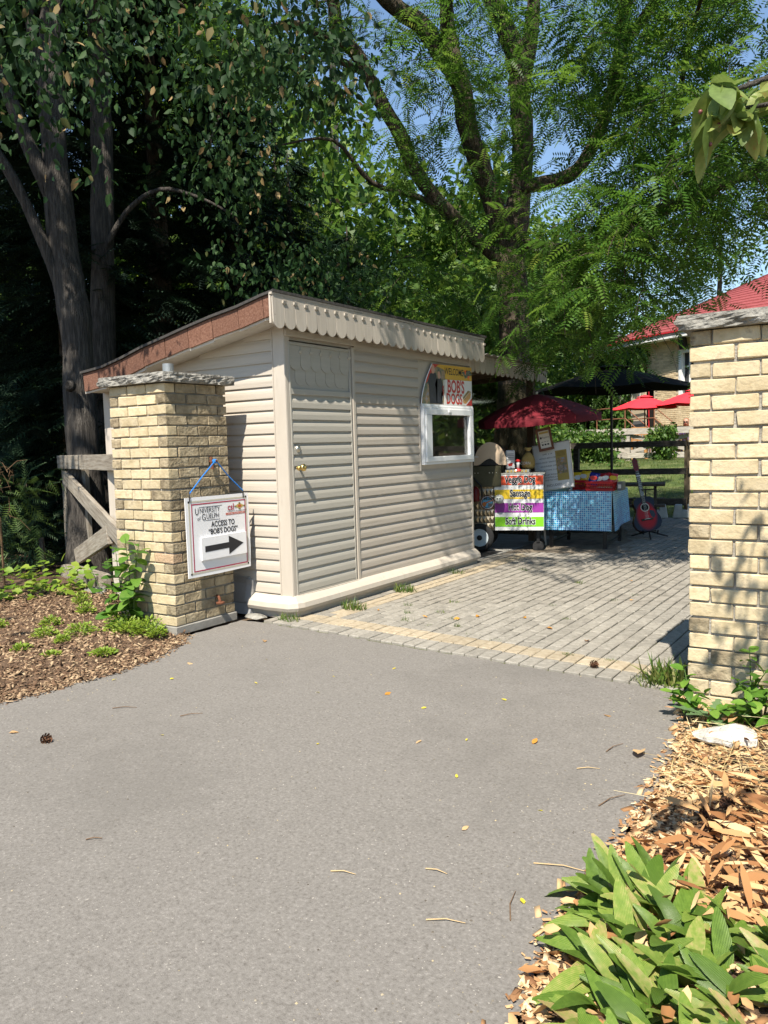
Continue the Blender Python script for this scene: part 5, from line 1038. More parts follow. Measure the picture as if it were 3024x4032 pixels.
while z < 5.35:
    a = 224+(k % 2)*da/2
    while a < 247.5:
        hit = (DA0-.5 < a < DA1+.5 and DZ0-.05 < z < DZ1+.05) or (WA0-.5 < a < WA1+.5 and WZ0_-.03 < z < WZ1_+.03)
        if not hit:
            if DA1 < a < WA0 and 2.2 < z < 4.9 and cnt < 290 and (z > 3.0): link('brick', bm_, None, hb, Vector(bw(a, BRD+.004, z))-off(hb), (0, 0, math.radians(a+90))); cnt += 1
            else:
                q0, q1 = a-da*.46, a+da*.46; far.add([bw(q0, BRD+.002, z-.033), bw(q1, BRD+.002, z-.033), bw(q1, BRD+.002, z+.033), bw(q0, BRD+.002, z+.033), bw(q0+.01, BRD+.015, z-.03), bw(q1-.01, BRD+.015, z-.03), bw(q1-.01, BRD+.015, z+.03), bw(q0+.01, BRD+.015, z+.03)], [(4, 5, 6, 7), (0, 1, 5, 4), (1, 2, 6, 5), (2, 3, 7, 6), (3, 0, 4, 7)])
        a += da
    z += .077; k += 1
far.build('brickwork', m_fbr2, hb, kind='stuff')
m_rroof = mat('red_shingles', [(.17, .032, .032), (.25, .055, .055), (.31, .085, .082)], scale=9, rough=.9, bump=.5, bscale=14, detail=8, stretch=(1, 1, 3)); m_wtrim = mat('white_trim', (.75, .75, .74), rough=.6); m_rtrim = mat('red_trim', (.45, .02, .03), rough=.5)
mb = MB(); NR = 9; NA = 72                                           # shingle courses stepping up the cone
for i in range(NR*3):
    f0, f1 = i/(NR*3), (i+1)/(NR*3); r0, r1 = 12.55*(1-f0), 12.55*(1-f1); z0, z1 = 5.55+5.0*f0, 5.55+5.0*f1
    o = len(mb.v); mb.v += [bw(360*k/NA, r0+.03, z0+.035) for k in range(NA)] + [bw(360*k/NA, max(r1, .02), z1+.01) for k in range(NA)] + [bw(360*k/NA, r0+.03, z0) for k in range(NA)]
    mb.f += [(o+k, o+(k+1) % NA, o+NA+(k+1) % NA, o+NA+k) for k in range(NA)] + [(o+2*NA+k, o+2*NA+(k+1) % NA, o+(k+1) % NA, o+k) for k in range(NA)]
rf = mb.build('roof', m_rroof, hb)
for r, z0, z1, m, nm in ((12.50, 5.32, 5.50, m_wtrim, 'eave_board'), (12.62, 5.50, 5.56, m_rtrim, 'drip_edge')): arcwall(0, 360, r, z0, z1, 90).build(nm, m, rf)
mb = MB(); mb.v = [bw(4*k, r, 5.33) for k in range(91) for r in (BRD-.1, 12.5)]; mb.f = [(2*k, 2*k+1, 2*k+3, 2*k+2) for k in range(90)]; mb.build('soffit', m_wtrim, rf)
MB().tube([bw(236-1.5*i, 12.55*(1-f)+.1, 5.55+5.0*f+.12) for i, f in enumerate([.62+.04*i for i in range(8)])], .09, 6).build('ridge_cap', m_roof, rf)
# window
wi = arcwall(WA0+.2, WA1-.2, BRD-.2, WZ0_, WZ1_, 4).build('window', mat('dark_glass', (.02, .024, .028), rough=.08, spec=.6), hb)
def wbar(a0, a1, z0, z1, m=m_wtrim, r0=BRD-.18, r1=BRD+.03, nm='window_frame', p=wi):
    mb = MB(); vs = [bw(a, r, z) for a in (a0, a1) for r in (r0, r1) for z in (z0, z1)]; mb.add(vs, [(0, 1, 3, 2), (4, 6, 7, 5), (0, 4, 5, 1), (2, 3, 7, 6), (0, 2, 6, 4), (1, 5, 7, 3)]); return mb.build(nm, m, p)
wbar(WA0, WA0+.65, WZ0_, WZ1_); wbar(WA1-.65, WA1, WZ0_, WZ1_); wbar(WA0+.66, WA1-.66, WZ1_-.12, WZ1_); wbar(WA0+.66, WA1-.66, WZ0_, WZ0_+.12); wbar(WA0+.66, WA1-.66, 3.42, 3.56, nm='sash_rail')
wbar(243.55, 243.7, WZ0_+.121, WZ1_-.121, nm='muntin', r1=BRD-.1); wbar(WA0+.66, WA1-.66, 4.2, 4.25, nm='muntin', r1=BRD-.1)
wbar(WA0-.3, WA1+.3, WZ1_+.002, WZ1_+.2, m=mat('pink_lintel', [(.4, .22, .15), (.5, .3, .22)], scale=6, rough=.9), r0=BRD-.05, r1=BRD+.02, nm='lintel')
# open door and landing with rails
do = wbar(DA0+.3, DA0+4.9, DZ0+.02, DZ1-.06, m=mat('cream_door', [(.5, .42, .3), (.55, .47, .34)], scale=2, rough=.6), r0=BRD+.02, r1=BRD+.07, nm='door', p=hb)
wbar(DA0+2.6, DA0+3.4, 3.1, 3.42, m=m_pap, r0=BRD+.071, r1=BRD+.08, nm='notice', p=do); wbar(DA0+1.5, DA0+1.75, 2.75, 2.9, m=m_bk, r0=BRD+.071, r1=BRD+.1, nm='handle', p=do); wbar(DA0+.4, DA0+4.8, DZ0+.03, DZ0+.4, m=m_sgrey, r0=BRD+.0705, r1=BRD+.076, nm='kick_plate', p=do)
wbar(DA1-1.62, DA1-1.5, DZ0, DZ1, m=m_rtrim, r0=BRD-.03, r1=BRD+.012, nm='door_frame', p=hb); wbar(DA0, DA0+.28, DZ0, DZ1, m=m_wtrim, r0=BRD-.05, r1=BRD+.06, nm='door_frame', p=hb)
ld = thing('entrance_steps', 'concrete steps with brown pipe rails leading to the building door', 'steps', (-8.7, 31.6, .85))
cdir = Vector((math.cos(math.radians(232)), math.sin(math.radians(232)), 0)); sdir = Vector((-cdir.y, cdir.x, 0)); base = Vector(bw(231.5, BRD+.12, 0))
def sb_(a0, a1, b0, b1, z0, z1, nm, m): MB().add([base+cdir*a+sdir*b+Vector((0, 0, z)) for z in (z0, z1) for a, b in ((a0, b0), (a1, b0), (a1, b1), (a0, b1))], [(0, 3, 2, 1), (4, 5, 6, 7), (0, 1, 5, 4), (1, 2, 6, 5), (2, 3, 7, 6), (3, 0, 4, 7)]).build(nm, m, ld)
sb_(0, 1.5, -1., 1.0, .6, 1.78, 'landing', m_conc)
for i in range(5): sb_(.0, 1.5, 1.005+.28*i, 1.28+.28*i, .6, 1.6-.17*i, 'step', m_conc)
m_prail = mat('brown_pipe', (.2, .09, .05), rough=.6)
for a in (.05, 1.45):
    P_ = lambda b, z: base+cdir*a+sdir*b+Vector((0, 0, z))
    for zo in (.95, .5): MB().tube([P_(-1, 1.78+zo), P_(1.0, 1.78+zo), P_(2.6, .85+zo)], .025, 6).build('hand_rail', m_prail, ld)
    for b, z in ((-1, 1.78), (1.0, 1.78), (2.6, .85)): MB().tube([P_(b, z), P_(b, z+.95)], .025, 6).build('rail_post', m_prail, ld)
sp = thing('wall_speaker', 'black loudspeaker under the eave above the building window', 'speaker', bw(243.3, BRD+.16, 4.95), rot=(math.radians(15), 0, math.radians(333)))
MB().bx(-.13, .13, -.12, .12, -.05, .38).build('cabinet', m_bk, sp, bev=.02, world=False); MB().tube([(0, .1, .2), (0, .22, .2)], .03, 8).build('bracket', m_bk, sp, world=False)
vp_ = thing('roof_vent', 'galvanised roof vent pipe behind the red roof edge', 'vent', (-12.6, 41.0, 5.5)); MB().tube([(0, 0, -.4), (0, 0, 1.1)], .16, 12).build('pipe', m_pipe, vp_, world=False); MB().lathe([(.26, 1.15), (.28, 1.2), (.05, 1.36)], (0, 0, 0), 14).build('cap', m_pipe, vp_, world=False)
# ================================================================ TREES
random.seed(21); rng = np.random.default_rng(21)
m_bark = mat('locust_bark', [(.035, .026, .018), (.085, .066, .048), (.15, .12, .09)], scale=9, rough=.95, bump=1., bscale=9, bdist=.05, stretch=(2.2, 2.2, .35), bstretch=(2.5, 2.5, .3), detail=9)
m_bark2 = mat('linden_bark', [(.028, .025, .022), (.07, .062, .055), (.125, .112, .098)], scale=12, rough=.95, bump=.9, bscale=11, bdist=.07, stretch=(2.5, 2.5, .3), bstretch=(3, 3, .3), detail=9)
m_loc = leafmat('locust_leaf', [(.028, .08, .012), (.06, .145, .018), (.115, .21, .03), (.22, .26, .05)], trans=.5, pos=[0, .5, .9, 1])
m_lin = leafmat('linden_leaf', [(.010, .030, .010), (.018, .052, .014), (.036, .08, .02), (.22, .16, .07), (.36, .26, .13)], trans=.28, pos=[0, .5, .945, .975, 1], rough=.6, spec=.2)
m_far = leafmat('far_leaf', [(.03, .08, .012), (.07, .15, .02), (.14, .22, .03)], trans=.4)
m_spr = leafmat('spruce_needle', [(.006, .018, .010), (.012, .035, .016), (.02, .05, .02)], trans=.05, rough=.7)
m_yew = leafmat('young_needle', [(.012, .035, .01), (.035, .075, .015), (.08, .13, .025)], trans=.15, rough=.6)
m_vine = leafmat('vine_leaf', [(.03, .075, .012), (.06, .13, .02), (.11, .18, .03)], trans=.35)
def smooth_path(p, k=4):
    p = [Vector(q[:3]) for q in p]; out = []
    for i in range(len(p)-1):
        a, b, c, d = p[max(i-1, 0)], p[i], p[i+1], p[min(i+2, len(p)-1)]
        for j in range(k):
            t = j/k; out.append(.5*((2*b)+(c-a)*t+(2*a-5*b+4*c-d)*t*t+(3*b-a-3*c+d)*t**3))
    return out+[p[-1]]
def limb(mb, pts, n=10, k=4, rough=.07):
    P = smooth_path(pts, k); R = [q[3] for q in pts]; m = len(pts)-1
    rs = [(R[min(i//k, m)]*(1-(i % k)/k)+R[min(i//k+1, m)]*(i % k)/k)*(1+random.uniform(-rough, rough)) for i in range(len(P))]
    return mb.tube(P, rs, n, jit=.05)
def tree(name, label, loc, trunk, limbs, m, n=14):
    t = thing(name, label, 'tree', loc); mb = MB(); limb(mb, trunk, n); mb.build('trunk', m, t, smooth=True)
    for l in limbs: mb = MB(); limb(mb, l, 8 if l[0][3] < .1 else 12); mb.build('limb', m, t, smooth=True)
    return t
def polar(b, d, z): b = math.radians(b); return (-d*math.sin(b), d*math.cos(b), z)
def clusters(b0, b1, e0, e1, d0, d1, n, r, sq=.7, w=1.):
    """n leaf clumps: bearings, heights as slope angles, distances from the end of the drive"""
    out = []
    for _ in range(n):
        d = random.uniform(d0, d1); x, y, _z = polar(random.uniform(b0, b1), d, 0); rr = r*random.uniform(.7, 1.3)
        out.append((x, y, 1.45+d*math.tan(math.radians(random.uniform(e0, e1))), rr, rr, rr*sq, w))
    return out
def boxes(x0, x1, y0, y1, z0, z1, n, r, sq=.6, w=1.):
    return [(random.uniform(x0, x1), random.uniform(y0, y1), random.uniform(z0, z1), r, r, r*sq, w) for _ in range(n)]
# ---- big locust behind the shed
loc = tree('locust_tree', 'large forked locust tree with feathery leaves behind the shed', (-5.45, 11.95, 0), [(-5.42, 11.9, -.1, .46), (-5.45, 11.95, .5, .36), (-5.47, 12.01, 1.5, .31), (-5.52, 12.21, 3.39, .25), (-5.58, 12.28, 4.6, .245), (-5.5, 12.43, 5.46, .19), (-5.38, 12.35, 6.24, .175), (-5.36, 12.19, 6.99, .165), (-5.35, 12.02, 7.58, .16), (-5.6, 11.7, 8.4, .14), (-5.9, 11.2, 10, .12), (-6.2, 10.6, 12.5, .05)],
    [[(-5.6, 12.25, 4.5, .19), (-5.79, 11.99, 5.43, .175), (-5.87, 11.41, 6.26, .16), (-5.85, 11.13, 6.91, .15), (-5.97, 10.84, 7.2, .14), (-6.15, 10.52, 7.6, .14), (-6.46, 10.09, 7.88, .12), (-7, 9.2, 8.8, .08), (-7.3, 8, 10, .03)],
     [(-5.85, 11.2, 6.7, .13), (-6.02, 11.09, 7.68, .12), (-6.07, 11.11, 8.19, .1), (-6.1, 10.9, 10, .05)],
     [(-5.38, 12.3, 7.1, .14), (-5.1, 12.1, 7.9, .12), (-4.9, 11.9, 9, .08), (-4.6, 11.5, 11, .03)],
     [(-5.6, 12.25, 4.3, .12), (-6.27, 11.28, 5.18, .11), (-6.52, 10.8, 5.72, .11), (-6.6, 10.55, 6.17, .11), (-6.75, 10.25, 6.6, .105), (-6.9, 9.96, 7.14, .10), (-7.06, 9.65, 7.47, .10), (-7.0, 9.48, 7.79, .09), (-7, 8.8, 9.2, .04)],
     [(-6.98, 9.8, 7.25, .08), (-7.29, 8.99, 7.34, .06), (-7.45, 8.6, 7.18, .055), (-7.6, 8.29, 7.2, .05), (-7.86, 7.86, 7.14, .03), (-8.1, 7.3, 7.3, .012)],
     [(-6.85, 10.05, 6.95, .06), (-7.21, 9.39, 7.09, .05), (-7.57, 8.52, 6.93, .035), (-7.9, 8, 6.6, .02)], [(-7.4, 9.0, 7.0, .03), (-7.75, 8.5, 6.6, .028), (-8.03, 8.14, 6.0, .018), (-8.1, 8.0, 5.5, .008)],
     [(-6.2, 11.4, 5.1, .05), (-6.5, 10.9, 5.3, .05), (-6.95, 10.25, 5.46, .04), (-7.14, 9.56, 5.92, .025), (-7.47, 8.71, 5.67, .01)],
     [(-5.4, 12.35, 5.6, .12), (-4.7, 12.6, 5.7, .11), (-4.33, 12.66, 6.1, .1), (-3.92, 12.42, 6.81, .1), (-3.48, 11.58, 7.56, .09), (-3.2, 10.8, 9, .04)],
     [(-5.45, 12.3, 4.7, .12), (-4.3, 11.95, 4.35, .1), (-3.21, 11.45, 4.51, .09), (-2.16, 10.95, 4.6, .07), (-1.53, 10.77, 4.7, .05), (-.6, 10.3, 5.0, .02)],
     [(-3.6, 12.0, 7.2, .08), (-2.6, 10.9, 7.4, .06), (-1.6, 9.5, 7.6, .04), (-.9, 7.9, 7.7, .02)], [(-2.9, 11.4, 4.5, .05), (-2.6, 10.7, 5.4, .04), (-2.2, 9.8, 6.0, .03), (-1.8, 8.8, 6.1, .012)],
     [(-3.9, 11.8, 4.4, .05), (-3.7, 11.0, 4.2, .04), (-3.3, 10.0, 4.3, .025), (-2.8, 9.2, 4.1, .01)], [(-6.0, 10.8, 7.2, .06), (-5.0, 9.5, 8.2, .05), (-4.2, 7.6, 8.6, .035), (-3.6, 5.0, 8.5, .015)]], m_bark)
vis_blobs = (clusters(18, 22.3, 8.5, 15.5, 8.5, 11, 18, .5) + clusters(8, 15, 13, 16, 7.5, 10.5, 11, .5) + clusters(15, 19, 10, 16, 7.5, 11, 13, .5) + clusters(9, 22.3, 15.5, 21, 8, 11.5, 24, .55) + clusters(6, 18, 16, 29, 7.5, 11, 26, .5) + clusters(8, 22, 21, 30, 9, 13, 36, .6) + clusters(22, 27, 20, 29, 13, 15, 8, .5)
    + clusters(13.5, 17, 8.5, 10.5, 8, 9.5, 3, .32) + clusters(20, 23.5, 6.8, 10, 10.5, 12.5, 9, .42) + clusters(25, 38, 22, 29, 10, 13, 24, .5) + clusters(38, 45, 24, 29, 10, 12, 10, .5) + clusters(26, 36, 12, 19, 11.5, 14, 13, .45) + clusters(25.5, 34, 7.5, 13, 12.6, 16, 20, .55)
    + clusters(27, 33, 19, 22, 11, 13, 5, .45))
twig_crown('crown', vis_blobs, 54, T_FROND, .24, m_loc, loc, per=7, length=.55, droop=1., twigm=m_bark)
over = boxes(-4.6, 1.6, 5.2, 9.2, 7.6, 9.6, 36, .85) + boxes(-8.5, -4.5, 5.2, 10.5, 9.4, 11.6, 46, 1.0) + boxes(-3, 2.0, 8.0, 13, 7.5, 10.5, 22, .9) + boxes(-3.1, -2.3, 3.2, 4.4, 7.8, 8.6, 5, .4)
twig_crown('overhead_crown', over, 5.4, T_FROND5, .42, m_loc, loc, per=6, length=.8, droop=.9)
# ---- linden with two stems on the left
lin = tree('twin_stem_tree', 'tall grey barked tree left of the shed, nearest the gate', (-8.35, 5.9, 0), [(-8.2, 5.8, -.1, .30), (-8.25, 5.85, .6, .22), (-8.3, 5.89, 1.35, .195), (-8.36, 5.93, 2.2, .19), (-8.42, 5.98, 3.02, .185), (-8.55, 5.97, 3.8, .175), (-8.7, 6.02, 5.25, .15), (-8.85, 6.16, 6.48, .14), (-8.8, 6.26, 7.6, .11), (-8.8, 6.2, 10, .05)],
    [[(-8.6, 5.98, 4.3, .1), (-8.78, 5.75, 5.1, .085), (-9.0, 5.5, 6.05, .075), (-9.4, 5.0, 7.5, .04)], [(-8.38, 5.93, 3.0, .08), (-8.65, 5.75, 4.0, .07), (-8.9, 5.5, 4.85, .06), (-9.2, 5.1, 5.6, .03)], [(-8.7, 6.0, 5.4, .08), (-8.98, 6.05, 6.3, .07), (-9.1, 6.0, 7.4, .05)], [(-8.8, 6.1, 7.0, .06), (-8.0, 5.2, 7.8, .05), (-7.4, 3.6, 8.1, .03), (-6.8, 1.2, 7.8, .012)]], m_bark2)
MB().lathe([(.07, 0), (.06, .05), (.035, .07), (.01, .06)], (-8.2, 5.70, 2.25), 12, (.5, -.85, .1)).build('knot', m_bark2, lin, smooth=True)
lin2 = tree('straight_stem_tree', 'second grey barked tree left of the shed, straight stem behind the forked one', (-8.95, 6.6, 0), [(-8.9, 6.55, -.1, .27), (-8.95, 6.6, .6, .2), (-8.97, 6.65, 1.33, .175), (-9.02, 6.84, 3.54, .155), (-9.08, 7.01, 5.64, .145), (-9.17, 7.11, 7.11, .13), (-9.2, 7.1, 9, .1), (-9.2, 7, 11, .04)],
    [[(-9.0, 6.8, 4.0, .045), (-8.65, 7.0, 4.6, .035), (-8.2, 7.2, 4.85, .03), (-7.7, 7.4, 4.7, .02), (-7.3, 7.6, 4.45, .012)], [(-9.1, 7.05, 6.3, .07), (-8.8, 6.9, 7.0, .06), (-8.2, 6.4, 7.8, .03)], [(-9.1, 7.0, 7.0, .06), (-8.0, 6.4, 7.3, .04), (-7.0, 6.0, 7.0, .025), (-6.4, 5.8, 6.6, .01)]], m_bark2)
lb = clusters(36, 61, 23.5, 30, 6.5, 9.5, 52, .55) + clusters(52, 62, 18, 25, 6.5, 9, 12, .4, w=.8) + clusters(40, 50, 17, 24, 7.5, 10, 20, .45, w=.8) + clusters(37, 45, 11, 18, 9, 12, 18, .5, w=.7) + clusters(33, 43, 9, 13, 10, 12.5, 18, .5, w=.9)
crown('crown', lb, 560, T_LEAF, .085, m_lin, lin2, droop=-.9, up=.35, outward=.3)
ov2 = boxes(-12.5, -7.4, 1.0, 9, 8.2, 11.5, 54, 1.1) + boxes(-5.7, -4.7, -1.9, -1.1, 6.6, 7.4, 9, .5) + boxes(-8.2, -6.1, -1.7, .4, 6.6, 7.6, 22, .6) + boxes(-13, -8.2, 4, 9, 6.5, 8.5, 20, .8) + boxes(-13, -8.4, -.5, 2.2, 6.8, 8.0, 12, .9) + boxes(-9.2, -6.3, -.8, 3.6, 8.8, 11.2, 34, .9)
crown('overhead_crown', ov2, 110, T_LEAF, .24, m_lin, lin, droop=-.5, up=.5)
# ---- dark spruces behind
def spruce(name, label, loc, h, r, group='dark spruces behind the shed'):
    t = thing(name, label, 'tree', loc, random.uniform(0, 6), group); MB().tube([(0, 0, -.1), (0, 0, h*.5), (0, 0, h)], [r*.09, r*.06, .02], 9).build('trunk', m_bark, t, world=False)
    P = []; D = []; N = []
    z = .25
    while z < h-.2:
        rr = r*(1-z/h)**.8+.15; nb = 9
        for k in range(nb):
            a = random.uniform(0, 6.283); L = rr*random.uniform(.75, 1.15); ns = max(3, int(L/.16))
            for j in range(ns):
                f = (j+.7)/ns; q = (L*f*math.cos(a), L*f*math.sin(a), z-.30*L*f*f+.12*L*f)
                for _ in range(3):
                    aa = a+random.uniform(-.9, .9); P.append((q[0]+random.uniform(-.08, .08), q[1]+random.uniform(-.08, .08), q[2]+random.uniform(-.07, .07))); D.append((math.cos(aa), math.sin(aa), random.uniform(-.65, .05))); N.append((random.uniform(-.4, .4), random.uniform(-.4, .4), 1))
        z += .27
    P, D, N = map(np.array, (P, D, N)); link('crown', leaf_mesh('crown', T_SPRAY, P, D, N, .42*(.7+.6*rng.random(len(P))), rng.random(len(P))), m_spr, t); return t
sp1 = spruce('spruce_tree', 'dark spruce with low boughs behind the two grey trunks', polar(49, 13, -.05), 9.5, 2.7)
for b, d, s, lab in ((44, 15, .95, 'dark spruce behind the low end of the shed roof'), (55, 12.5, .9, 'dark spruce left of the two grey trunks'), (60, 15.5, 1.1, 'dark spruce at the far left edge'), (40, 17, .8, 'dark spruce behind the middle of the shed roof'), (36, 19, .7, 'smallest dark spruce behind the shed roof near the locust')):
    c = copy_tree(sp1, None, polar(b, d, -.05), b); c.scale = (s, s, s); c['label'] = lab
# low evergreen boughs and vines at the left edge
ev = thing('evergreen_shrub', 'low light green evergreen shrub beside the wooden gate', 'shrub', polar(57.5, 9.8, 0))
crown('foliage', clusters(57.2, 62, -8.5, -1, 9.6, 11, 30, .33, sq=.6), 700, T_SPRAY, .20, m_yew, ev, droop=-.25, up=1.0)
MB().tube([polar(57.5, 9.9, 0), polar(57.6, 9.9, .5)], .03, 6).build('stem', m_bark2, ev)
bs = thing('dead_brush', 'bare brown dead twigs in front of the dark spruces at left', 'brush', polar(60, 9.4, 0)); mb = MB()
for _ in range(34):
    p = Vector(polar(random.uniform(59, 61.5), random.uniform(9, 9.6), random.uniform(.75, 1.35))); q = p+Vector((random.uniform(-.3, .3), random.uniform(-.2, .2), random.uniform(-.25, .15))); mb.tube([p, (p+q)/2+Vector((0, 0, .04)), q], [.004, .003, .0015], 4)
mb.tube([polar(60, 9.4, 0), polar(60, 9.4, .8)], .012, 5); mb.build('twigs', mat('dead_twig', (.14, .085, .045), rough=.9), bs)
gv = thing('ground_vine', 'bright round leaved vine creeping along the bed edge at left', 'vine', polar(57.5, 8.6, 0)); P = np.array([polar(random.uniform(54.8, 61), random.uniform(8.3, 9.2), .05+random.random()**2*.28) for _ in range(230)]); n = len(P); D = rnd_dir(n); D[:, 2] *= .3; N = rnd_dir(n)*.4; N[:, 2] += .8; N[:, 1] -= .4
link('foliage', leaf_mesh('foliage', (T_LEAF[0]*np.array([1.5, 1, 1]), T_LEAF[1]), P-np.array(off(gv)), D, N, .085*(.6+.8*rng.random(n)), .35+.65*rng.random(n)), leafmat('lime_leaf', [(.05, .10, .012), (.14, .24, .02), (.26, .34, .05)], trans=.35), gv)
# ---- bare pole-like conifer and far trees
bp = tree('bare_conifer', 'tall bare conifer stem with short side branches against the sky', (-17.2, 23.0, 0), [(-17.1, 22.9, 0, .3), (-17.2, 23.0, 5, .24), (-17.23, 23.09, 9.54, .2), (-17.45, 23.49, 14.9, .14), (-17.5, 23.5, 19, .05)], [[(-17.3, 23.2, z, .04), (-17.3+s*.9, 23.2, z+.15, .03), (-17.3+s*1.7, 23.1, z-.2, .012)] for z, s in ((9.0, 1), (10.1, -1), (11.2, 1), (11.9, -1), (12.6, 1), (13.2, -1), (14.2, 1), (15.0, -1), (16, 1), (17, -1))], m_bark2)
crown('crown', [(-17.3+s*1.3, 23.1, z, .7, .5, .25) for z, s in ((9.0, 1), (10.1, -1), (11.9, -1), (13.2, -1), (15.0, -1), (16, 1), (17, -1))] + [(-17.5, 23.5, 19, .6, .6, 1.2)], 220, T_SPRAY, .4, m_yew, bp)
def far_tree(label, b, d, h, r, zb, seed, m=m_far, ls=.3):
    random.seed(seed); x, y, _z = polar(b, d, 0); g = hz(x, y); t = thing('broadleaf_tree', label, 'tree', (x, y, g), 0, 'broadleaf trees in the background')
    mb = MB(); limb(mb, [(x, y, g-.1, .28), (x, y, g+h*.3, .22), (x+.2, y, g+h*.6, .14), (x, y, g+h*.9, .04)], 9); mb.build('trunk', m_bark, t, smooth=True)
    bl = []
    for _ in range(34):
        a = random.uniform(0, 6.283); f = random.random()**.5; zz = random.uniform(zb, 1); q = r*(1-abs(zz-.55)*.9)*f; bl.append((x+q*math.cos(a), y+q*math.sin(a), g+h*zz, r*.33, r*.33, r*.26))
    crown('crown', bl, 420/max(.2, r*r*r*.028)/1.15, T_DIAM, ls, m, t, droop=-.3, up=.6); return t
for a in (('sunlit broadleaf tree behind the bare conifer stem', 41, 24, 13, 4.2, .08, 31), ('sunlit broadleaf tree seen between the grey trunks', 52, 21, 12, 4.0, .2, 32), ('sunlit broadleaf tree at the far left behind the trunks', 61, 20, 12, 4.2, .1, 33), ('broadleaf tree behind the forked locust', 28, 27, 8, 4.2, .1, 34), ('broadleaf tree behind the black parasol and red roof', 19.5, 46, 13, 5.5, .15, 35),
          ('broadleaf tree far behind the shed roof', 36, 32, 8, 5., .08, 36), ('broadleaf tree behind the red roof at right', 11, 62, 22, 8, .2, 37), ('broadleaf tree behind the lean to and hedge', 28, 25, 9, 3.6, .08, 38), ('broadleaf tree far left of centre behind the spruces', 46, 30, 13, 5, .1, 39), ('broadleaf tree beyond the terrace, left of the house', 24.5, 40, 11, 5, .05, 40), ('broadleaf tree on the lawn beyond the right pillar', -38, 12, 11, 4.2, .06, 42), ('broadleaf tree right of the bark bed', -58, 10, 11, 4.0, .06, 43)): far_tree(*a)  # last two stand out of view, added only to cut sky light from the right
wood = thing('far_wood', 'mass of distant woodland closing the view', 'woodland', (-20, 60, .85)); wood['kind'] = 'stuff'
random.seed(5); bl = []
for b in np.arange(-25, 95, 2.2):
    for k in range(3): d = random.uniform(55, 75); x, y, _z = polar(b, d, 0); bl.append((x, y, random.uniform(1, 7.5), 3, 3, 2.6))
o = crown('woodland_leaves', bl, 14, T_DIAM, .75, m_far, wood, droop=-.3, up=.6); o['kind'] = 'stuff'
# ---- hedge of vines on the braced fence, ivy on the building
hg = thing('vine_hedge', 'leafy vine hedge smothering the grey braced fence behind the whiteboard', 'hedge', (-8.5, 21.5, .8))
crown('foliage', boxes(-12.5, -7.5, 21.0, 21.9, .95, 1.72, 95, .42, .8), 1700, T_LEAF, .12, m_vine, hg, droop=-.6, up=.3); MB().tube([(-8.5, 21.6, .7), (-8.5, 21.6, 1.5)], .03, 6).build('stem', m_bark, hg)
h2 = thing('vine_bush', 'rounded vine bush right of the black parasol pole', 'bush', (-7.1, 21.6, .8)); crown('foliage', boxes(-7.9, -6.9, 21.0, 21.8, .8, 1.62, 26, .36, .9), 2300, T_LEAF, .115, m_vine, h2, droop=-.6, up=.3); MB().tube([(-7.1, 21.6, .7), (-7.1, 21.6, 1.4)], .03, 6).build('stem', m_bark, h2)
h3 = thing('fence_vine', 'vine climbing over the braced fence near the right pillar', 'vine', (-5.75, 22.5, .85)); crown('foliage', boxes(-6.05, -5.45, 22.2, 22.5, .9, 1.75, 22, .2, .9), 6500, T_LEAF, .12, m_vine, h3, droop=-.6, up=.3); MB().tube([(-5.75, 22.6, .8), (-5.7, 22.6, 1.6)], .02, 6).build('stem', m_bark, h3)
iv = thing('ivy', 'dark ivy covering the building wall left of the door', 'ivy', bw(222, BRD+.05, .85)); bl = [(*bw(random.uniform(206, 227.5), BRD+.1, 0)[:2], random.uniform(1, 5.2), .35, .35, .35) for _ in range(110)] + [(*bw(random.uniform(227, 235), BRD+.1, 0)[:2], random.uniform(4.1, 5.1), .3, .3, .3) for _ in range(26)]
crown('foliage', bl, 1500, T_LEAF, .19, m_vine, iv, droop=-1., up=.2, lo=0., hi=.7); MB().tube([bw(222, BRD+.06, .8), bw(221, BRD+.06, 4)], .05, 6).build('stem', m_bark, iv)
lf = thing('lawn_foliage', 'low leafy growth at the foot of the vine hedge', 'ground cover', (-8, 20.3, .7)); lf['kind'] = 'stuff'
o = crown('leaves', boxes(-12, -6.2, 19.6, 21.2, .75, .95, 30, .4, .5), 900, T_LEAF, .10, m_vine, lf); o['kind'] = 'stuff'
# shrubs behind the lean-to
sh_ = thing('leafy_shrub', 'leafy green shrub behind the clear panel of the lean to', 'shrub', (-7.2, 12.6, 0)); crown('foliage', boxes(-8.6, -6.3, 12.0, 13.4, .4, 1.9, 26, .45, .9), 520, T_LEAF, .10, m_vine, sh_, droop=-.5); MB().tube([(-7.2, 12.6, 0), (-7.2, 12.6, 1)], .03, 6).build('stem', m_bark, sh_)
gr = 26000; gx = np.stack([rng.uniform(-9, -1, gr), 15.1+rng.random(gr)**1.3*6.5], 1); P = np.array([(x, y, hz(x, y)-.015) for x, y in gx]); D = rnd_dir(gr)*.45; D[:, 2] += 1
T_BLADE = (np.array([(-.06, 0, 0), (.06, 0, 0), (.0, 1, .25)], float), [(0, 1, 2)])
o = link('lawn_grass', leaf_mesh('lawn_grass', T_BLADE, P, D, rnd_dir(gr), .06*(.5+rng.random(gr)), rng.random(gr)), leafmat('grass_blade', [(.04, .07, .012), (.09, .13, .02), (.2, .2, .07)], trans=.3)); tag(o, 'short grass of the shaded lawn', 'grass', kind='stuff')
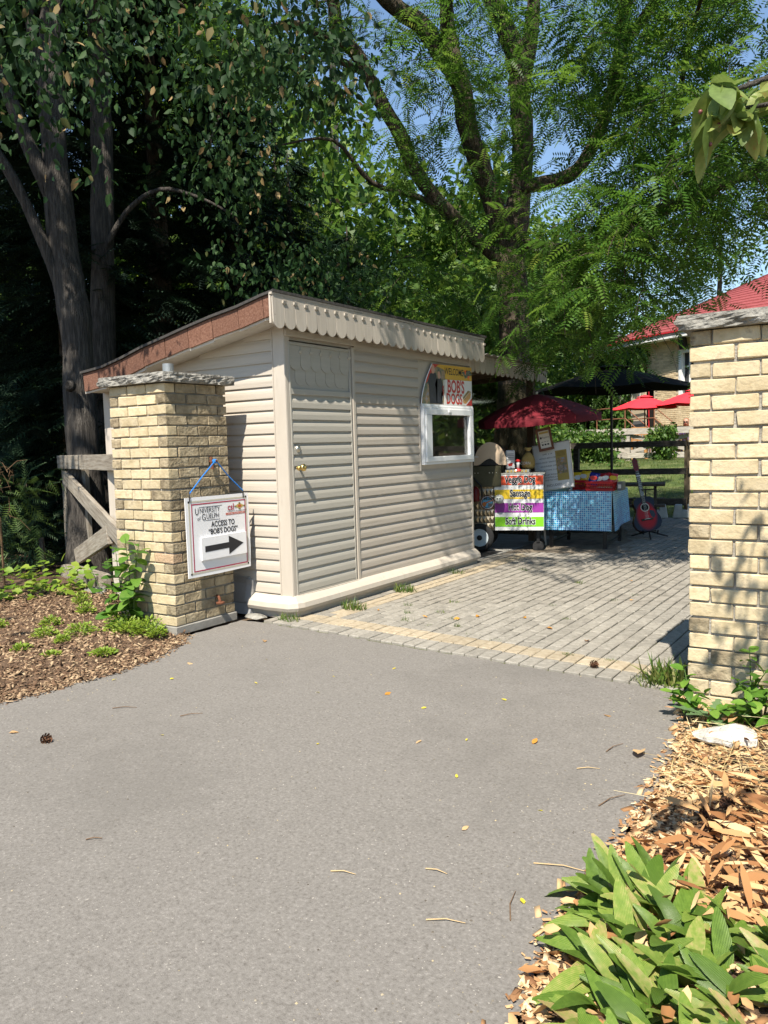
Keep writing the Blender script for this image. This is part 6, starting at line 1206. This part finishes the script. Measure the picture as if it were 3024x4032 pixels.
# ================================================================ PLANTS NEAR THE CAMERA
random.seed(33); rng = np.random.default_rng(33)
def blade_mesh(name, L, Wd, bend, fold, nu=5, shape=None, twist=0., ragged=0., teeth=0.):
    """one leaf: stalk end at origin, growing along +y, face up"""
    v = []; f = []
    for i in range(nu+1):
        t = i/nu; w = Wd/2*(shape(t) if shape else (math.sin(math.pi*min(1, t**.8))**.75)); y = L*(t-.10*bend*t*t); z = -L*bend*t*t*.55; a = twist*t
        w *= 1+teeth*(1 if i % 2 else -1)*.5
        for s in (-1, 0, 1): v.append((s*w*math.cos(a), y, z+abs(s)*w*fold+s*w*math.sin(a)+random.uniform(-ragged, ragged)))
    for i in range(nu):
        for k in (0, 1): a = i*3+k; f.append((a, a+1, a+4, a+3))
    me = bpy.data.meshes.new(name); me.from_pydata(v, [], f); me.shade_smooth(); return me
m_lily = leafmat('lily_leaf', [(.08, .15, .02), (.14, .235, .035), (.23, .31, .06), (.36, .36, .11), (.45, .33, .16)], trans=.25, rough=.38, attr=False, pos=[.2, .5, .78, .9, 1.], veins=14.)
LS = [blade_mesh('leaf', 1, w, b, .22, 9, lambda t: math.sin(math.pi*min(1, (t*.97+.01)**.82))**.62, tw, .005) for w, b, tw in ((.31, .5, .2), (.36, .8, -.2), (.28, .3, .35), (.34, 1.1, 0), (.38, .6, -.4), (.25, .9, .5), (.33, .2, .1), (.4, 1.2, .2))]
for me in LS: me.materials.append(m_lily)
def place_leaf(parent, base, az, el, size, meshes, roll=0., name='leaf', loc0=(0, 0, 0)):
    o = link(name, random.choice(meshes), None, parent, base, scale=size)
    R = Matrix.Rotation(az, 4, 'Z') @ Matrix.Rotation(el, 4, 'X') @ Matrix.Rotation(roll, 4, 'Y'); o.rotation_euler = R.to_euler(); return o
spots = []
def bed_edge(y): return -.86+.10*max(0, 1.9-y)*.9+(.28*max(0, y-2.25))
tries = 0
while len(spots) < 165 and tries < 9000:
    tries += 1; x = random.uniform(-.86, .35); y = random.uniform(1.15, 2.62)
    if x < max(-.79, -.345*y) or x > .35 or (y > 2.36-.1*x) or (y > 2.3 and x > -.35) or x*x+y*y < 1.5: continue
    if all(math.dist((x, y), s) > .055 for s in spots): spots.append((x, y))
spots.sort(key=lambda s: s[0]**2+s[1]**2)
for i, (x, y) in enumerate(spots):
    t = thing('lily_plant', 'lily of the valley plant with broad upright leaves in the corner bed', 'plant', (x, y, .03), group='lily of the valley plants in the lower right bed')
    for k in range(random.choice((3, 4, 4, 5))):
        place_leaf(t, (random.uniform(-.015, .015), random.uniform(-.015, .015), 0), random.gauss(.75, 1.0)+k*.5, random.uniform(.35, 1.2), random.uniform(.13, .19), LS, random.uniform(-.5, .5))
# dry curled leaves and straw in the right bed
m_dry = leafmat('dry_leaf', [(.2, .085, .03), (.36, .18, .07), (.5, .31, .14), (.62, .45, .24)], trans=.15, rough=.8)
T_CURL = (np.array([(0, 0, 0), (.2, .3, .14), (-.2, .28, .10), (.16, .7, .2), (-.18, .68, .02), (0, 1, .1), (0, .35, -.04), (.02, .68, .0)], float), T_LEAF[1])
def litter(name, n, box, size, label, T, m, zz=(.05, .09), cat='leaf litter', flat=.25, cond=None):
    P = []
    while len(P) < n:
        x, y = random.uniform(*box[:2]), random.uniform(*box[2:])
        if inR(x, y) and (not cond or cond(x, y)): P.append((x, y, .012+.045*min(1, edR(x, y)/.5)+random.uniform(0, zz[1])*random.random()))
    P = np.array(P); D = rnd_dir(n); D[:, 2] *= flat; N = rnd_dir(n)*.5; N[:, 2] += 1
    return tag(link(name, leaf_mesh(name, T, P, D, N, rng.uniform(*size, n), rng.random(n)), m), label, cat, kind='stuff')
litter('dry_leaf_litter', 900, (-.95, .9, 1.3, 4.1), (.03, .085), 'curled orange brown leaves littering the right bed', T_CURL, m_dry)
litter('dry_stalk_litter', 1500, (-.72, .9, 1.9, 3.35), (.06, .17), 'long torn dry leaf strips in the right bed', (np.array([(-.02, 0, 0), (.03, 0, .03), (.075, .3, .09), (-.05, .3, .0), (.06, .65, .10), (-.065, .68, .03), (.0, 1, .02), (-.02, .97, .07)], float), [(0, 1, 2, 3), (3, 2, 4, 5), (5, 4, 6, 7)]), m_dry, cond=lambda x, y: x > -.62 and y > 2.35-.25*(x+.6))
m_straw = leafmat('straw', [(.35, .25, .1), (.55, .43, .2), (.68, .57, .32)], trans=.1, rough=.7)
litter('straw', 1100, (-.96, .9, 3.05, 4.0), (.06, .24), 'pale yellow straw strewn in front of the right pillar', (np.array([(-.006, 0, 0), (.006, 0, 0), (.006, .5, .03), (-.006, .5, .03), (.004, 1, 0), (-.004, 1, 0)], float), [(0, 1, 2, 3), (3, 2, 4, 5)]), m_straw, flat=.12)
# pine cones
cm = MB()
for k in range(42):
    a = k*2.4; h = .052*k/41; r = .021*math.sin(math.pi*(.12+.8*k/41))+.003
    c = Vector((r*math.cos(a), r*math.sin(a), h)); o_ = Vector((math.cos(a), math.sin(a), .25)); s_ = Vector((-math.sin(a), math.cos(a), 0))
    cm.add([c*.6+s_*.004, c*.6-s_*.004, c+o_*.005-s_*.006, c+o_*.007, c+o_*.005+s_*.006], [(0, 1, 2, 3, 4)])
cm.lathe([(.004, 0), (.014, .015), (.012, .035), (.002, .05)], (0, 0, 0), 8); cme = cm.mesh('pine_cone'); cme.materials.append(mat('cone_brown', [(.08, .035, .018), (.16, .08, .045)], scale=60, rough=.9))
for i, (x, y, z, lab) in enumerate(((-.62, 2.98, .06, 'brown pine cone lying right of the white straw stems'), (-.55, 2.90, .06, 'brown pine cone beside another in the bark bed'), (-.64, 2.63, .06, 'brown pine cone above the lily leaves'), (-.53, 3.08, .06, 'brown pine cone farthest back in the bark bed'), (-.84, 2.34, .02, 'brown pine cone on the asphalt edge by the lilies'), (-.79, 2.70, .03, 'small brown pine cone at the rim of the right bed'), (-3.63, 2.24, .02, 'single brown pine cone out on the asphalt at left'), (-1.66, 4.75, .035, 'brown pine cone on the border pavers near the right pillar'))):
    c = link('pine_cone', cme, None, None, (x, y, z), (random.uniform(1, 1.9), random.uniform(-.4, .4), random.uniform(0, 6))); tag(c, lab, 'pine cone', 'pine cones on the ground')
# weeds at the foot of the right pillar
m_weed = leafmat('weed_leaf', [(.05, .12, .015), (.10, .22, .025), (.2, .32, .05)], trans=.35, attr=False)
ov = lambda t: math.sin(math.pi*min(1, (t*.93+.03)))**.7*(1-.35*t)
WL = [blade_mesh('leaf', 1, w, b, .2, 6, ov, tw, .012, .10) for w, b, tw in ((.75, .4, .1), (.66, .8, -.2), (.8, .2, .2), (.7, 1.0, 0))]
for me in WL: me.materials.append(m_weed)
m_stem = mat('green_stem', (.07, .12, .03), rough=.6)
def weed(name, label, loc, stems, ls, cat='weed', group=None, meshes=WL):
    t = thing(name, label, cat, loc, group=group)
    for (dx, dy, h, n) in stems:
        top = Vector((dx, dy, h)); b0 = Vector((dx*.25+random.uniform(-.02, .02), dy*.25, 0)); mid = (top+b0)/2+Vector((random.uniform(-.03, .03), random.uniform(-.02, .02), .03))
        P = smooth_path([b0, mid, top], 6); MB().tube(P, [.005*(1-.6*i/12) for i in range(len(P))], 6).build('stem', m_stem, t, world=False)
        for k in range(n):
            f = .18+.82*(k+.5)/n; p = P[min(len(P)-1, int(f*(len(P)-1)))]; az = k*2.4+random.uniform(-.4, .4)
            place_leaf(t, p, az, random.uniform(-.35, .5)+(.5 if k == n-1 else 0), ls*random.uniform(.6, 1.15)*(1.05-.45*f), meshes, random.uniform(-.4, .4))
    return t
weed('pillar_weed', 'tall bright green weed climbing the right pillar face', (-.66, 4.18, .02), [(.0, .06, .36, 15), (.08, .04, .26, 11), (-.05, -.02, .22, 10), (.16, .0, .24, 10), (.06, -.08, .18, 9)], .11)
weed('pillar_weed', 'low leafy weed at the left corner of the right pillar', (-.92, 4.16, .02), [(-.02, .02, .2, 11), (-.08, -.06, .13, 8), (.08, -.03, .14, 8), (.03, -.1, .1, 6), (-.04, .0, .26, 8)], .10)
weed('pillar_weed', 'spreading weed between white rock and right pillar', (-.76, 4.05, .02), [(.05, -.05, .12, 8), (-.05, -.06, .1, 7), (.14, -.02, .16, 9), (.22, .03, .2, 9)], .10)
weed('pillar_weed', 'weed at the right picture edge before the pillar', (-.46, 4.1, .02), [(.0, -.02, .2, 9), (.08, .03, .3, 11), (-.08, -.04, .16, 8), (.02, -.12, .12, 8), (-.03, .04, .34, 10)], .11)
th = blade_mesh('leaf', 1, .32, .5, .1, 10, lambda t: (.35+.65*abs(math.sin(t*16)))*math.sin(math.pi*min(1, t*.95+.02))**.6, 0, .01); th.materials.append(leafmat('thistle_leaf', [(.08, .15, .06), (.14, .22, .1)], trans=.2, attr=False))
t = thing('thistle', 'grey green thistle rosette between the weeds at the right pillar', 'weed', (-.80, 4.05, .03))
for k in range(7): place_leaf(t, (0, 0, .02), k*.9, random.uniform(.2, .7), .2, [th], 0)
t = thing('straw_stub', 'cut dry plant stalks before the right pillar', 'stalk', (-.50, 4.2, .02))
for dx, h in ((0, .24), (.03, .2), (-.09, .12)): MB().tube([(dx, 0, 0), (dx+.02, .01, h)], .006, 6).build('stalk', mat('dry_stalk', (.22, .15, .07), rough=.9), t, world=False)
weed('sprig', 'tiny green sprig in the straw of the right bed', (-.36, 3.28, .05), [(0, 0, .07, 7), (.02, .02, .05, 5)], .035)
# sapling against the left pillar
m_sap = leafmat('sapling_leaf', [(.04, .11, .014), (.085, .2, .025), (.17, .29, .045)], trans=.4, attr=False)
SL = [blade_mesh('leaf', 1, w, b, .15, 6, lambda t: math.sin(math.pi*min(1, t*.95+.02))**.6*(1-.2*t), tw, .012, .07) for w, b, tw in ((.72, .5, .1), (.62, .9, -.2), (.78, .3, .2))]
for me in SL: me.materials.append(m_sap)
sa = weed('sapling', 'young leafy sapling growing against the left pillar', (-5.22, 4.06, .03), [(.0, -.02, .74, 17), (.12, .0, .66, 15), (-.2, -.06, .58, 14), (-.33, -.12, .5, 9), (.05, -.08, .42, 10), (.17, -.02, .72, 12), (-.1, -.1, .36, 10), (-.12, -.03, .68, 12)], .175, 'sapling', meshes=SL)
# chickweed clumps: many tiny leaves each
m_chk = leafmat('chickweed_leaf', [(.10, .17, .015), (.2, .3, .03), (.32, .4, .07)], trans=.35)
def clump(name, label, x, y, r, h, n, ls, m=m_chk, group='small green weed clumps', z0=.04, cat='weed', T=T_LEAF):
    t = thing(name, label, cat, (x, y, z0), group=group); q = rnd_dir(n); rr = rng.random(n)**.4
    P = np.stack([q[:, 0]*rr*r, q[:, 1]*rr*r, np.abs(q[:, 2])*rr*h+.005], 1); D = q.copy(); D[:, 2] = np.abs(D[:, 2])*.5+.15; N = rnd_dir(n)*.5; N[:, 2] += .8; N[:, 1] -= .2
    link('leaf_tuft', leaf_mesh('leaf_tuft', T, P, D, N, ls*(.6+.8*rng.random(n)), rng.random(n)), m, t)
    mb = MB()
    for _ in range(9): a = random.uniform(0, 6.28); mb.tube([(0, 0, 0), (r*.7*math.cos(a), r*.7*math.sin(a), h*.7)], .002, 4)
    mb.build('stems', m_stem, t, world=False); return t
for x, y, r, h, lab in ((-4.93, 3.98, .14, .13, 'lime green weed clump hugging the left pillar corner'), (-5.08, 3.92, .13, .12, 'lime green weed clump left of the pillar corner'), (-5.24, 3.95, .12, .15, 'pale weed clump under the sapling'), (-4.80, 3.95, .07, .08, 'little weed sprout at the asphalt corner of the left pillar'), (-5.35, 3.68, .13, .10, 'round weed clump in the mulch before the sapling'), (-5.55, 3.50, .1, .08, 'weed clump in the mulch at left, second from the sapling'), (-5.25, 3.45, .06, .06, 'small weed tuft nearest the asphalt in the mulch'), (-5.3, 3.15, .07, .06, 'weed tuft low in the left mulch'), (-5.85, 3.75, .09, .09, 'weed in the shaded part of the mulch'), (-6.1, 4.25, .08, .08, 'weed tuft in the shaded mulch behind'), (-6.5, 4.5, .09, .1, 'weed tuft below the old timber'), (-6.2, 3.5, .08, .07, 'weed tuft at the left shaded mulch edge'), (-4.73, 3.42, .09, .02, 'flat creeping weed at the asphalt edge of the left bed'), (-4.98, 3.18, .07, .03, 'flat yellow green weed near the asphalt at left')):
    clump('weed_clump', lab, x, y, r, h, int(90+r*2600), .024)
# grass tufts between the pavers
m_gt = leafmat('tuft_grass', [(.04, .09, .012), (.08, .15, .02), (.2, .2, .06)], trans=.3)
def tuft(x, y, r, h, n, label, z=.02, w=.05):
    T = (np.array([(-w, 0, 0), (w, 0, 0), (w*.7, .55, .08), (-w*.7, .55, .08), (0, 1, .3)], float), [(0, 1, 2, 3), (3, 2, 4)]); t = thing('grass_tuft', label, 'grass', (x, y, z), group='grass tufts on the patio')
    a = rng.random(n)*6.283; rr = r*np.sqrt(rng.random(n)); P = np.stack([rr*np.cos(a), rr*np.sin(a)*.6, np.zeros(n)], 1); D = rnd_dir(n)*.55; D[:, 2] = np.abs(D[:, 2])+.55; N = rnd_dir(n)
    link('blades', leaf_mesh('blades', T, P, D, N, h*(.4+.8*rng.random(n)), rng.random(n)), m_gt, t); return t
tuft(-4.30, 4.93, .12, .07, 90, 'grass tuft at the shed corner skirting'); tuft(-4.08, 5.55, .13, .09, 110, 'bright grass tuft in the cream border beside the shed'); tuft(-4.12, 6.45, .13, .09, 110, 'grass tuft beside the shed skirt, second from the corner'); tuft(-4.18, 7.6, .1, .06, 60, 'grass tuft near the far end of the shed skirt')
tuft(-1.12, 4.66, .17, .16, 260, 'tall grass tuft at the foot of the right pillar', z=.0); tuft(-1.25, 4.62, .12, .07, 120, 'dry grass at the corner of the patio edge', z=.0)
gp = [(-3.55, 5.6), (-3.3, 5.75), (-3.1, 5.55), (-3.42, 5.35), (-3.15, 5.25), (-2.95, 5.35), (-2.7, 5.15), (-2.45, 5.1), (-2.9, 5.9), (-3.45, 6.2), (-3.25, 6.9), (-2.6, 6.4), (-2.3, 6.0), (-3.75, 5.9), (-2.1, 7.2), (-2.75, 7.6), (-3.6, 8.1), (-1.62, 4.92), (-1.9, 4.95), (-2.2, 6.9)]
for x, y in gp: tuft(x+random.uniform(-.03, .03), y+random.uniform(-.03, .03), random.uniform(.03, .07), random.uniform(.025, .05), 34, 'small grass tuft growing in the patio joints', z=.012)
# fallen leaves and twigs on the asphalt and pavers
FLm = [blade_mesh('leaf', 1, w, b, f, 4, None, tw, .03) for w, b, f, tw in ((.5, -.25, .35, .4), (.42, -.1, .2, -.3), (.55, .2, .4, .2))]
for k, cols in (('tan', [(.3, .17, .07), (.45, .28, .13), (.55, .38, .2)]), ('yellow', [(.55, .45, .03), (.65, .55, .06)]), ('amber', [(.45, .2, .03), (.6, .32, .06)])):
    MATS['fl_'+k] = leafmat('fallen_'+k, cols, trans=.15, rough=.7, attr=False)
FM = {k: [m.copy() for m in FLm] for k in ('tan', 'yellow', 'amber')}
for k in FM:
    for m in FM[k]: m.materials.append(MATS['fl_'+k])
def fallen(x, y, s, k, label, z=.008, grp='fallen leaves'):
    o = link('fallen_leaf', random.choice(FM[k]), None, None, (x, y, z), (random.uniform(-.2, .2), random.uniform(-.3, .3), random.uniform(0, 6.28)), s); return tag(o, label, 'leaf', grp+' '+k)
for x, y, s, k, lab in ((-2.52, 3.70, .075, 'amber', 'single orange leaf in the middle of the asphalt'), (-4.1, 3.63, .07, 'tan', 'tan leaf on the asphalt below the pillar sign'), (-4.62, 3.95, .06, 'tan', 'tan leaf at the mulch corner by the left pillar'), (-4.05, 4.35, .06, 'tan', 'tan leaf on the asphalt nearest the shed corner'), (-1.02, 3.60, .12, 'tan', 'large curled brown leaf at the rim of the right bed'), (-3.9, 2.22, .05, 'tan', 'small tan leaf near the pine cone on the asphalt'), (-1.32, 3.98, .06, 'tan', 'tan leaf on the asphalt before the right pillar'), (-1.48, 3.42, .06, 'amber', 'amber leaf on the asphalt left of the straw'), (-1.97, 3.2, .05, 'tan', 'tan leaf lying right of the asphalt middle'), (-1.37, 2.5, .04, 'tan', 'pale leaf in the lower right of the asphalt')): fallen(x, y, s, k, lab)
for x, y in ((-3.9, 3.3), (-3.35, 3.5), (-3.0, 3.85), (-2.9, 3.55), (-4.25, 3.1), (-1.9, 3.95), (-2.2, 3.6), (-3.2, 2.6), (-1.2, 2.8), (-1.6, 2.9), (-.95, 2.18), (-3.7, 3.95), (-2.75, 4.2), (-1.75, 3.3), (-2.4, 2.9)): fallen(x+random.uniform(-.04, .04), y, random.uniform(.018, .035), 'yellow', 'tiny yellow leaflet on the asphalt', grp='leaflets on the asphalt')
for x, y, s in ((-3.05, 5.6, .07), (-2.95, 5.75, .06), (-3.3, 5.5, .05), (-2.6, 5.85, .05), (-2.3, 5.6, .06), (-3.85, 5.6, .05), (-1.9, 5.35, .07), (-2.05, 6.9, .04), (-2.35, 7.9, .04)): fallen(x, y, s, 'amber', 'small amber leaf on the grey pavers', .03, 'leaves on the pavers')
m_twg = mat('twig_brown', [(.1, .06, .035), (.2, .13, .08)], scale=20, rough=.9); m_tws = mat('twig_straw', (.45, .33, .18), rough=.9)
def twig(x, y, L, a, label, m):
    mb = MB(); d = Vector((math.cos(a), math.sin(a), 0)); n = Vector((-d.y, d.x, 0)); mb.tube([Vector((x, y, .008)), Vector((x, y, .012))+d*L*.5+n*L*.06, Vector((x, y, .008))+d*L], [.0025, .002, .0012], 5); tag(mb.build('twig', m), label, 'twig', 'twigs on the ground')
for x, y, L, a, lab, m in ((-3.75, 2.75, .14, .6, 'thin dark twig left of the asphalt middle', m_twg), (-3.3, 2.85, .12, .9, 'thin dark twig near the asphalt middle', m_twg), (-1.62, 2.02, .09, .3, 'straw coloured twig in the lower middle of the asphalt', m_tws), (-1.2, 3.25, .1, .5, 'straw coloured twig beside the brown curled leaf', m_tws), (-1.15, 3.5, .14, 1.3, 'bent dark twig beside the straw bed', m_twg), (-1.0, 2.95, .16, 1.2, 'reddish twig at the rim of the right bed', m_twg), (-1.05, 2.42, .2, .2, 'pale forked twig on the asphalt above the lilies', m_tws), (-1.2, 1.95, .12, .4, 'pale twig on the asphalt left of the lilies', m_tws), (-2.55, 1.72, .06, .7, 'short dark twig low on the asphalt at left', m_twg), (-1.35, 2.2, .08, .1, 'short straw twig on the lower asphalt', m_tws), (-.98, 2.08, .16, 1.9, 'dark twig touching the lily leaves', m_twg)): twig(x, y, L, a, lab, m)
# ---- crab apple tree whose branch hangs in at the upper right
m_crab = leafmat('crab_leaf', [(.09, .14, .03), (.16, .24, .06), (.28, .33, .1), (.34, .24, .08)], trans=.4, attr=False, pos=[.1, .5, .85, 1.])
CL = [blade_mesh('leaf', 1, w, b, .22, 6, lambda t: math.sin(math.pi*min(1, t*.96+.02))**.75*(1-.15*t), tw, .012, .05) for w, b, tw in ((.5, .3, .2), (.56, .6, -.3), (.46, .1, .4), (.6, .8, 0))]
for me in CL: me.materials.append(m_crab)
cr = tree('crab_apple_tree', 'crab apple tree whose leafy branch hangs into the upper right corner', (1.35, 2.1, 0), [(1.35, 2.1, -.1, .13), (1.33, 2.1, .8, .1), (1.25, 2.05, 1.6, .085), (1.15, 2.05, 2.3, .07), (1.0, 2.1, 3.1, .04), (.8, 2.2, 3.7, .015)], [[(1.2, 2.05, 1.9, .04), (.7, 1.95, 2.25, .025), (.2, 1.82, 2.3, .014), (-.1, 1.76, 2.17, .009), (-.246, 1.70, 2.12, .006), (-.30, 1.60, 2.075, .003)], [(.25, 1.83, 2.3, .008), (-.05, 1.72, 2.12, .006), (-.2, 1.66, 2.06, .005), (-.268, 1.6, 2.04, .003)], [(1.15, 2.05, 2.2, .035), (.9, 2.5, 2.8, .02), (.6, 2.9, 3.1, .01)], [(1.1, 2.05, 2.6, .03), (.6, 1.9, 3.2, .015), (.2, 2.2, 3.5, .008)]], m_bark2, 10)
tips = [(-.307, 1.55, 2.09), (-.295, 1.55, 2.01), (-.26, 1.62, 2.05), (-.30, 1.60, 2.075), (-.268, 1.6, 2.04), (-.24, 1.69, 2.11), (-.2, 1.66, 2.06), (-.15, 1.72, 2.12), (-.12, 1.70, 2.09), (-.05, 1.74, 2.15)]
for q in tips:
    for k in range(7): place_leaf(cr, Vector(q)+Vector((random.uniform(-.02, .02), random.uniform(-.03, .03), random.uniform(-.03, .02)))-off(cr), random.uniform(0, 6.28), random.uniform(-1.35, .3), random.uniform(.055, .095), CL, random.uniform(-.6, .6))
m_berry = mat('pink_berry', (.2, .07, .07), rough=.4)
for k in range(8): q = Vector(random.choice(tips[:5]))+Vector((random.uniform(-.03, .03), random.uniform(-.03, .03), random.uniform(-.05, .0))); MB().lathe([(.0007, -.004), (.0035, -.002), (.004, .001), (.0028, .0035), (.0007, .004)], q, 8).build('berry', m_berry, cr, smooth=True)
# leafy shoots of the same tree shading the right pillar
crown('crown', [(-.26, 2.95, 2.95, .13, .12, .2), (-.2, 2.95, 2.6, .1, .1, .16), (-.13, 2.98, 3.2, .14, .12, .16), (-.30, 2.9, 2.5, .07, .07, .12), (-.05, 2.9, 3.0, .14, .14, .2), (-.22, 2.96, 2.3, .06, .06, .1), (-.2, 2.5, 3.3, .2, .2, .2), (.35, 2.3, 3.4, .5, .4, .4), (.8, 2.4, 3.5, .5, .5, .5), (.1, 2.6, 3.3, .3, .3, .25)], 2600, T_LEAF, .075, leafmat('crab_crown', [(.07, .12, .03), (.15, .22, .05)], trans=.4), cr)
limb_pts = [(.85, 2.2, 3.2, .02), (.4, 2.4, 3.35, .012), (0, 2.75, 3.25, .008), (-.2, 2.95, 3.0, .005), (-.24, 2.96, 2.4, .002)]; mb = MB(); limb(mb, limb_pts, 6); mb.build('limb', m_bark2, cr, smooth=True)
